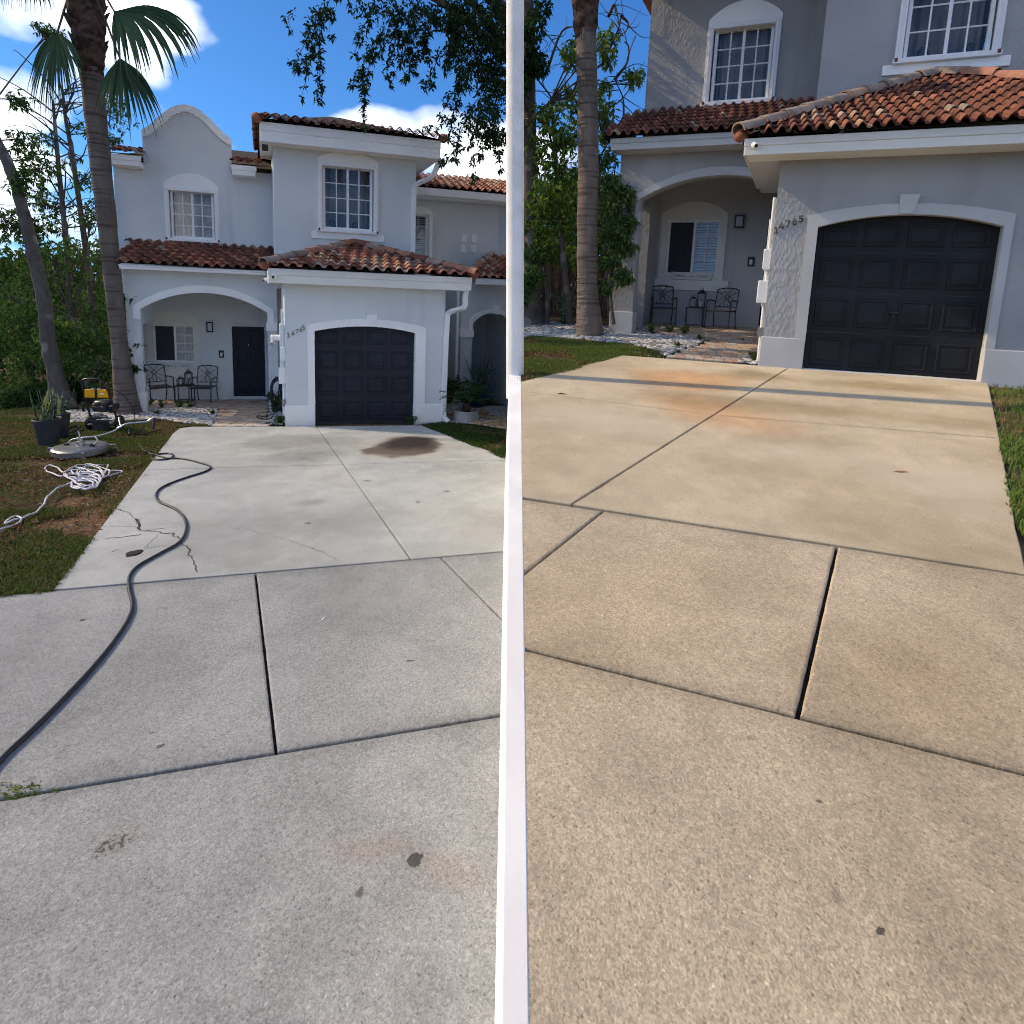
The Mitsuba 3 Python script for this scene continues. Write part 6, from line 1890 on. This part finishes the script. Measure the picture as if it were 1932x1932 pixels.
dense = thing('tree', 'dense dark green broadleaf tree filling the gap left of the left palm', 'tree', None)
a_, b_ = trunk_path([(172, 760), (165, 700), (150, 640), (140, 600)], 13.6, [18, 15, 13, 10])
put('trunk', tube(a_, b_, 10), 'bark_grey', dense, True)
bl = []
r = np.random.default_rng(9)
for x, y, rx, ry, n in ((50, 470, 40, 36, 36), (100, 490, 40, 34, 33), (150, 470, 40, 34, 30), (185, 520, 30, 40, 33), (60, 540, 50, 40, 51), (120, 560, 50, 40, 51), (180, 590, 36, 36, 42), (40, 620, 50, 44, 127), (110, 630, 50, 36, 121), (170, 650, 40, 34, 100), (60, 690, 50, 34, 100), (130, 690, 40, 24, 73), (190, 700, 26, 30, 60), (20, 740, 40, 40, 100), (10, 560, 40, 60, 45), (200, 450, 22, 26, 14), (170, 415, 26, 18, 12)):
    bl.append((*ellip(x, y, 13.4 + r.uniform(-.7, .9), rx, ry, 40), n))
crown(dense, bl, 130, .13, .048, (.03, .075, .022), (.10, .18, .05), (.22, .28, .07), per=6, anchors=a_, twig_r=.008)
sap = thing('sapling', 'leafy branches reaching in front of the left porch wall, right of the palm trunk', 'tree', None)
a_, b_ = trunk_path([(236, 776), (240, 700), (236, 640), (234, 570)], gy_ + .55, [7, 6, 5, 4])
put('trunk', tube(a_, b_, 8), 'bark_grey', sap, True)
crown(sap, [(*ellip(246, 565, gy_ + .4, 18, 15), 34), (*ellip(240, 590, gy_ + .4, 10, 14), 20), (*ellip(249, 655, gy_ + .35, 19, 14), 34), (*ellip(243, 625, gy_ + .4, 10, 12), 16), (*ellip(257, 694, gy_ + .3, 15, 15), 36)], 133, .13, .05, (.015, .038, .016), (.045, .085, .035), anchors=a_, twig_r=.004)
# dark clipped bush and a far hedge closing the view
bush = thing('bush', 'dark rounded bush behind the pressure washer handle', 'bush', None)
a_, b_ = trunk_path([(140, 780), (140, 740)], 13.0, [12, 8])
put('trunk', tube(a_, b_, 8), 'bark_grey', bush, True)
crown(bush, [(*ellip(138, 745, 13.2, 18, 26), 200), (*ellip(120, 720, 13.6, 26, 26), 160), (*ellip(75, 745, 12.9, 34, 26), 170), (*ellip(25, 765, 12.4, 34, 30), 200)], 134, .09, .04, (.012, .035, .012), (.04, .085, .025), anchors=a_)


def hedge(name, side, x0, x1, y0, y1, h, n, seed, label, dz=0.0, col=((.03, .06, .016), (.09, .14, .035)), L=.3, W=.13):
    r = np.random.default_rng(seed)
    x, y = r.uniform(x0, x1, n), r.uniform(y0, y1, n)
    hh = h * (.55 + .7 * meshkit.fbm(np.column_stack([x * .35, y * .35, 0 * x]), 3, seed))
    z = terrain(x, y, -1 if side == 'L' else 1) + hh * r.random(n) ** .6
    c = np.column_stack([x, y, z])
    d = r.normal(0, 1, (n, 3)); d[:, 2] -= .2
    v, f = leaf_mesh(c, d, np.full(n, L), np.full(n, W), r)
    return solo(name, (v, f), 'leaf', label, 'foliage', kind='stuff', color=leaf_colors(n, r, *col))


hedge('garden_hedge', 'L', -20, -9.5, 15.5, 18.5, 3.2, 9000, 142, 'green shrubbery closing the garden behind the left trees', col=((.03, .075, .02), (.10, .18, .045)), L=.2, W=.09)
hedge('far_trees', 'L', -40, -9, 24, 31, 5.0, 15000, 140, 'far belt of green trees behind the left plot', L=.42, W=.2)
hedge('far_trees', 'R', .2, 9, 21, 27, 5.0, 9000, 141, 'far belt of green trees behind the right plot', col=((.045, .09, .02), (.12, .19, .05)), L=.40, W=.18)
fl = gL(100, 752)
yard = Polygon([(-40, 15.2), (-10, 15.2), (-9, 24), (-40, 24)])
struct('back_lawn', sheet(yard, lambda x, y: terrain(np.asarray(x), np.asarray(y), -1), .012), 'soil') if False else None

# ---- dark oak whose hanging twigs fill the top right of the left plot; its trunk stands at the edge of the right plot
oak = thing('oak_tree', 'dark oak with hanging leafy twigs, its grey trunk rising beside the right palm', 'tree')
oy = gR(1004, 612)[1]
op_, or_ = trunk_path([(1006, 618), (1004, 585), (1002, 545), (1001, 480), (1000, 400), (999, 300), (998, 200), (997, 100), (995, 10), (990, -90)], oy, [48, 38, 33, 30, 28, 26, 25, 24, 22, 18])
put('trunk', rough(tube(op_, or_, 20), .05, 6, 8), 'bark_grey', oak, True)
OY = 9.6
limbs = []
for tgt, y_ in (((905, -20), 9.6), ((840, -45), 9.5), ((740, -55), 9.4), ((600, -60), 9.4), ((905, 150), 9.9), ((925, 60), 9.8)):
    e = at(*tgt, y_)
    o = op_[np.argmin(np.abs(op_[:, 2] - (e[2] - .8)))]
    limbs.append(spline([o, o * .5 + e * .5 + np.array([0, 0, .5]), e], 8))
for l in limbs:
    put('limb', tube(l, np.linspace(.09, .035, len(l)), 8), 'bark_grey', oak, True)
r = np.random.default_rng(19)
blo, strands = [], []


def strand(x0, y0, x1, y1, n, w, dens, y_=OY):
    """A hanging twig from (x0,y0) to (x1,y1) with leafy clumps along it."""
    a, b = at(x0, y0, y_ + r.normal(0, .1)), at(x1, y1, y_ + r.normal(0, .1))
    m = (a + b) / 2 + r.normal(0, .06, 3)
    p = spline([a, m, b], 6)
    strands.append(tube(p, np.linspace(.008, .0025, len(p)), 4, False))
    for t in np.linspace(0, 1, n):
        c = p[int(t * (len(p) - 1))] + r.normal(0, .02, 3)
        s = w * y_ / 1061 * (1 - .55 * t)
        blo.append((c, (s, s, s * .9), dens))


strand(598, 20, 580, 130, 11, 17, 5); strand(603, 30, 598, 188, 13, 10, 4); strand(585, 60, 563, 132, 7, 13, 4); strand(612, 20, 622, 62, 6, 12, 4); strand(552, 25, 548, 52, 3, 8, 2); strand(575, 110, 568, 186, 5, 6, 2)
strand(700, 25, 676, 95, 7, 14, 4); strand(720, 60, 668, 160, 10, 14, 4); strand(685, 140, 687, 238, 12, 6, 3); strand(700, 100, 684, 170, 8, 10, 3); strand(735, 30, 700, 110, 8, 14, 4)
strand(755, 25, 728, 140, 10, 14, 4); strand(760, 90, 737, 160, 6, 9, 3); strand(790, 25, 780, 120, 12, 18, 6); strand(800, 60, 768, 150, 10, 13, 4); strand(820, 20, 800, 110, 10, 18, 6); strand(752, 20, 757, 100, 8, 13, 4)
strand(830, 100, 805, 165, 6, 10, 3); strand(855, 20, 840, 130, 12, 20, 7); strand(872, 100, 832, 215, 9, 13, 4); strand(880, 140, 848, 260, 12, 14, 5); strand(895, 200, 862, 305, 11, 12, 4); strand(905, 230, 890, 325, 9, 9, 3)
strand(920, 250, 905, 300, 6, 10, 4); strand(930, 220, 944, 320, 8, 12, 4); strand(845, 225, 800, 240, 5, 7, 2); strand(810, 150, 822, 160, 3, 8, 3); strand(860, 280, 835, 300, 5, 8, 3); strand(893, 330, 893, 345, 2, 4, 2)
for x, y, rx, ry, n in ((930, 60, 30, 45, 136), (900, 120, 40, 50, 165), (930, 170, 34, 50, 151), (890, 60, 36, 36, 108), (910, 230, 34, 36, 108), (850, 40, 36, 26, 79), (900, 15, 70, 22, 115), (945, 110, 24, 70, 122), (790, 22, 60, 14, 64), (700, 12, 60, 10, 36), (940, 260, 20, 26, 57), (860, 100, 20, 30, 43)):
    blo.append((*ellip(x, y, OY + .1 + r.uniform(-.2, .3), rx, ry, 45), n))
for x, y, rx, ry, n in ((700, -60, 160, 40, 200), (900, -80, 90, 60, 260), (600, -60, 60, 40, 110)):
    blo.append((*ellip(x, y, OY + .4, rx, ry, 90), n))
rr = np.random.default_rng(150)
C, D, _ = blob_leaves(blo, rr, .085, .034, 5, sag=.35)
v, f = leaf_mesh(C, D, np.full(len(C), .088), np.full(len(C), .034), rr)
put('crown', (v, f), 'leaf', oak, color=leaf_colors(len(C), rr, (.010, .026, .013), (.04, .07, .032)))
put('twigs', cat(strands), 'twig', oak, True, kind='stuff')
# the oak's leaves over the right plot
crown(oak, [(*ellip(1000, 60, oy - .5, 26, 40), 90), (*ellip(1010, 120, oy - .4, 24, 26), 60), (*ellip(985, 150, oy - .5, 18, 40), 60), (*ellip(1015, 20, oy, 30, 20), 40)], 151, .115, .045, (.012, .035, .014), (.05, .10, .035), anchors=op_[::5])

# ---- right palm and the trees beside it
palmR = thing('palm_tree', 'palm trunk with a flared foot in the white gravel of the right plot', 'palm tree')
ry_ = gR(1112, 632)[1]
qp_, qr_ = trunk_path([(1112, 638), (1111, 600), (1109, 560), (1108, 520), (1108, 430), (1110, 330), (1109, 230), (1107, 130), (1105, 60)], ry_, [58, 47, 41, 38, 38, 38, 37, 36, 37])
put('trunk', rough(tube(qp_, qr_, 28), .025, np.array([3, 3, 14.0]), 11), 'bark_palm', palmR, True)
bp_, br_ = trunk_path([(1105, 75), (1105, 20), (1104, -60), (1103, -150), (1102, -190)], ry_, [38, 44, 48, 50, 34])
put('leaf_bases', rough(tube(bp_, br_, 24), .10, np.array([7, 7, 5.0]), 12), 'bark_boots', palmR, True)
pcR = bp_[-1]
r = np.random.default_rng(21)
for q in range(10):
    a = q * 2 * PI / 10 + r.normal(0, .15)
    d = np.array([math.cos(a), math.sin(a), 0])
    fan_frond(palmR, pcR, pcR + d * .9 + np.array([0, 0, .35 - .25 * (q % 3)]), d + [0, 0, .15], -d * .4 + np.array([0, 0, 1]), .95, 34, 160 + q, 1.0, 1.9)

B0, B1, B2 = (.06, .13, .025), (.17, .27, .06), (.32, .38, .07)
tr = thing('tree', 'bright sunlit leafy tree with curling bare branches, behind the right palm', 'tree', None)
ty_ = ry_ + 1.3
a_, b_ = trunk_path([(1075, 612), (1070, 560), (1062, 480), (1055, 400), (1050, 320), (1045, 250), (1040, 190)], ty_, [14, 12, 12, 10, 9, 7, 5])
a2, b2 = trunk_path([(1152, 615), (1148, 560), (1142, 470), (1135, 380), (1130, 300)], ty_ - .2, [10, 9, 8, 7, 5])
put('trunk', tube(a_, b_, 10), 'bark_grey', tr, True); put('trunk', tube(a2, b2, 10), 'bark_grey', tr, True)
bl = []
r = np.random.default_rng(23)
for x, y, rx, ry, n in ((1080, 95, 20, 26, 34), (1146, 75, 22, 26, 37), (1150, 110, 18, 14, 20), (1075, 110, 16, 14, 18), (1075, 185, 30, 24, 43), (1100, 215, 30, 26, 49), (1030, 220, 36, 26, 49), (1060, 260, 46, 30, 86), (1130, 175, 24, 18, 30), (1195, 148, 22, 14, 30), (1010, 290, 34, 36, 74), (1060, 320, 44, 34, 93), (1030, 370, 44, 36, 99), (1140, 215, 20, 24, 42), (1000, 420, 34, 36, 74), (1060, 420, 44, 36, 93), (1020, 470, 40, 24, 55), (1065, 480, 36, 26, 55), (1145, 250, 22, 18, 30)):
    bl.append((*ellip(x, y, ty_ + r.uniform(-.4, .6), rx, ry, 34), n))
crown(tr, bl, 170, .118, .046, B0, B1, B2, per=6, anchors=np.vstack([a_[::4], a2[::4]]), p2=.08)
tw = []
for pts in ([(1055, 330), (1035, 240), (1042, 190), (1010, 140), (990, 60)], [(1042, 190), (1075, 180), (1090, 140), (1060, 100), (1020, 50)], [(1050, 280), (1095, 250), (1140, 210), (1170, 190), (1190, 165)], [(1135, 380), (1170, 330), (1195, 290), (1215, 270)], [(1140, 300), (1172, 240), (1176, 190), (1160, 150)], [(1160, 150), (1182, 120), (1186, 90), (1178, 78)], [(1145, 100), (1165, 60), (1172, 30)], [(1172, 30), (1185, 44), (1180, 62)], [(1148, 30), (1160, 10), (1170, 60)], [(1040, 190), (1000, 230), (985, 260)], [(1030, 140), (1060, 60), (1092, 50)], [(1050, 250), (1010, 220), (1000, 170)]):
    p = spline([at(x, y, ty_ + r.normal(0, .15)) for x, y in pts], 6)
    tw.append(tube(p, np.linspace(.03, .008, len(p)), 6, False))
for q in range(60):
    i = r.integers(len(tw[:12])); o = tw[i].vertices[r.integers(len(tw[i].vertices))]
    d = unit(np.array([r.normal(0, 1), r.normal(0, .5), r.normal(.2, .7)]))
    L = r.uniform(.25, .9)
    tw.append(tube(spline([o, o + d * L * .5 + r.normal(0, .08, 3), o + d * L + r.normal(0, .15, 3)], 4), np.linspace(.010, .003, 9), 4, False))
put('dead_branches', cat(tw), 'twig', tr, True, kind='stuff')
sapR = thing('sapling', 'leafy sapling overlapping the right porch pillar, right of the palm', 'tree', None)
sy_ = HR.W(HR.s(1150, 500, RP), RP, 0)[1] - .15
a_, b_ = trunk_path([(1158, 612), (1152, 560), (1150, 480), (1152, 400), (1158, 340)], sy_, [7, 6, 5, 5, 4])
put('trunk', tube(a_, b_, 8), 'bark_grey', sapR, True)
bl = [(*ellip(x, y, sy_ + r.uniform(-.15, .1), rx, ry, 24), n) for x, y, rx, ry, n in ((1150, 350, 30, 24, 70), (1180, 365, 24, 20, 60), (1160, 395, 34, 18, 60), (1150, 440, 28, 24, 70), (1182, 425, 22, 18, 50), (1178, 462, 24, 18, 56), (1150, 490, 24, 20, 56), (1174, 520, 20, 16, 40), (1145, 300, 22, 22, 36), (1140, 540, 16, 16, 30))]
crown(sapR, bl, 172, .10, .042, (.03, .07, .025), (.10, .18, .055), (.22, .29, .07), anchors=a_, twig_r=.004)
lowR = thing('bush', 'leafy green bush below the oak trunk at the left of the right plot', 'bush', None)
a_, b_ = trunk_path([(1030, 620), (1034, 570), (1028, 520)], oy - .1, [9, 8, 6])
put('trunk', tube(a_, b_, 8), 'bark_grey', lowR, True)
crown(lowR, [(*ellip(1000, 525, oy - .6, 26, 26), 90), (*ellip(985, 560, oy - .7, 20, 26), 60), (*ellip(1010, 480, oy - .2, 30, 20), 60)], 173, .10, .042, (.02, .055, .018), (.09, .16, .045), anchors=a_, twig_r=.004)
spk = thing('spiky_plant', 'dark tuft of long spiky leaves left of the right palm foot', 'plant')
o = ground_pt('R', 1066, 612, 0)
r = np.random.default_rng(24)
for q in range(34):
    tip = o + np.array([r.normal(0, .24), r.normal(0, .15), r.uniform(.45, .85)])
    put('leaf', blade_leaf(o + np.array([r.normal(0, .06), r.normal(0, .05), -.02]), tip, .035, bend=r.normal(0, .08), twist=r.uniform(0, PI)), 'snake_leaf', spk, 50)

# ---- wooden fence behind the right plot
fk = thing('wood_fence', 'dark brown picket fence behind the right palm', 'fence')
fy = ry_ + 3.0
x0_f, x1_f = at(985, 540, fy)[0], at(1175, 540, fy)[0]
r = np.random.default_rng(25)
xx = x0_f
w_ = .095
i = 0
while xx < x1_f:
    zb_ = zR(xx, fy) - .1
    zt_ = at(1040, 489, fy)[2] + r.normal(0, .012)
    put('picket', hull([(xx + a, fy + b + (.03 if i % 2 else 0), z) for a in (0, w_ * .93) for b in (0, .018) for z in (zb_, zt_ - .03)] + [(xx + w_ * .25, fy + (.03 if i % 2 else 0), zt_), (xx + w_ * .68, fy + (.03 if i % 2 else 0), zt_)]), 'wood_fence', fk)
    xx += w_; i += 1
for z in (.35, 1.2):
    put('rail', bx(x0_f, x1_f, fy + .052, fy + .09, zR(x0_f, fy) + z, zR(x0_f, fy) + z + .09, .005), 'wood_fence', fk)


# ---- sago palms in bowls by the neighbour's entry
def sago(o, h0, n, L, label, seed, upright=.35):
    k = thing('sago_palm', label, 'plant', None)
    r = np.random.default_rng(seed)
    put('trunk', rough(lathe([(0, h0 + .22), (.07, h0 + .2), (.10, h0 + .1), (.09, h0 - .03), (0, h0 - .03)], 14, o), .03, 14), 'bark_boots', k, True)
    c = np.asarray(o) + [0, 0, h0 + .18]
    for q in range(n):
        a = q * 2.399 + r.normal(0, .1)
        el = upright + .75 * (1 - q / n) + r.normal(0, .08)
        d = np.array([math.cos(a) * math.cos(el), math.sin(a) * math.cos(el), math.sin(el)])
        ll = L * r.uniform(.8, 1.1)
        t = np.linspace(0, 1, 22)
        p = c + d * (t * ll)[:, None]; p[:, 2] -= .38 * ll * t ** 2.2
        tt = np.gradient(p, axis=0); tt /= np.linalg.norm(tt, axis=1, keepdims=True)
        s = np.cross(tt, [0, 0, 1.0]); s /= np.maximum(np.linalg.norm(s, axis=1, keepdims=True), 1e-9)
        C, D = [], []
        for sg in (-1, 1):
            C.append(p[2:]); D.append(s[2:] * sg + tt[2:] * .55 + np.array([0, 0, .18]))
        C, D = np.vstack(C), np.vstack(D)
        ln = np.tile(.14 * np.sin(np.clip(t[2:] * .85 + .15, 0, 1) * PI) + .02, 2)
        v, f = leaf_mesh(C, D, ln, np.full(len(C), .017), r, droop=.1)
        ml_ = trimesh.Trimesh(v, f, process=False)
        tb = tube(p, np.linspace(.009, .003, len(p)), 4, False)
        col = np.vstack([leaf_colors(len(C), r, (.02, .05, .018), (.055, .105, .04)), np.tile([.05, .07, .02], (len(tb.vertices), 1))])
        m = cat([ml_, tb])
        put('frond', (m.vertices, m.faces), 'leaf', k, color=col)
    return k


def bowl(px, py, R0, h, label):
    o = gL(px, py); o = np.array([o[0], o[1], o[2] - .01])
    solo('bowl_planter', lathe([(0, 0), (R0 * .98, 0), (R0, .02), (R0 * .90, h * .8), (R0 * .88, h), (R0 * .82, h + .005), (R0 * .80, h - .05), (0, h - .05)], 40, o), 'bowl_grey', label, 'planter', 40)
    return o


oA = bowl(879, 794, .29, .25, 'front pale stone bowl planter on the brown river stones')
sago(oA, .22, 30, .92, 'sago palm in the front pale bowl by the neighbour entry', 180)
oB = bowl(846, 776, .27, .24, 'rear pale stone bowl planter half hidden beside the left downspout')
sago(oB, .22, 26, .80, 'dark sago palm in the rear pale bowl by the downspout', 181, .5)
oC = gL(902, 770)
solo('blue_pot', lathe([(0, 0), (.14, 0), (.19, .38), (.20, .42), (.17, .42), (.16, .36), (0, .36)], 28, oC), 'blue_bin', 'dark blue pot behind the bowl planters in the arched entry', 'planter', 40)
k = thing('agave', 'tall dark spiky plant in the blue pot of the arched entry', 'plant')
r = np.random.default_rng(26)
for q in range(22):
    tip = oC + np.array([r.normal(0, .22), r.normal(0, .16), r.uniform(.9, 1.45)])
    put('leaf', blade_leaf(oC + np.array([r.normal(0, .04), r.normal(0, .04), .36]), tip, .05, bend=r.normal(0, .05), twist=r.uniform(0, PI)), 'snake_leaf', k, 50)

# ---- white post added at the kerb end for its shadow on the driveway
lk = thing('shadow_post', 'white round post added to cast the shadow line, at the white kerb end', 'lamp post')
lx, ly_ = .055, 6.75
lz_ = zR(lx, ly_)
lx = .036
tilt = -.04                                    # the post leans a little
put('post', tube([(lx - tilt * .3, ly_, lz_ - .3), (lx + tilt * 3.2, ly_, lz_ + 3.2), (lx + tilt * 6.4, ly_, lz_ + 6.4)], [.108, .102, .094], 28), 'kerb_white', lk, 40)
put('lamp_head', cat([tube([(lx + tilt * 6.3, ly_, lz_ + 6.3), (lx + tilt * 6.4, ly_ - .3, lz_ + 6.5), (lx + tilt * 6.4, ly_ - .7, lz_ + 6.52)], .05, 12), bx(lx - .38, lx - .12, ly_ - 1.2, ly_ - .65, lz_ + 6.46, lz_ + 6.56, .03)]), 'kerb_white', lk, 40)
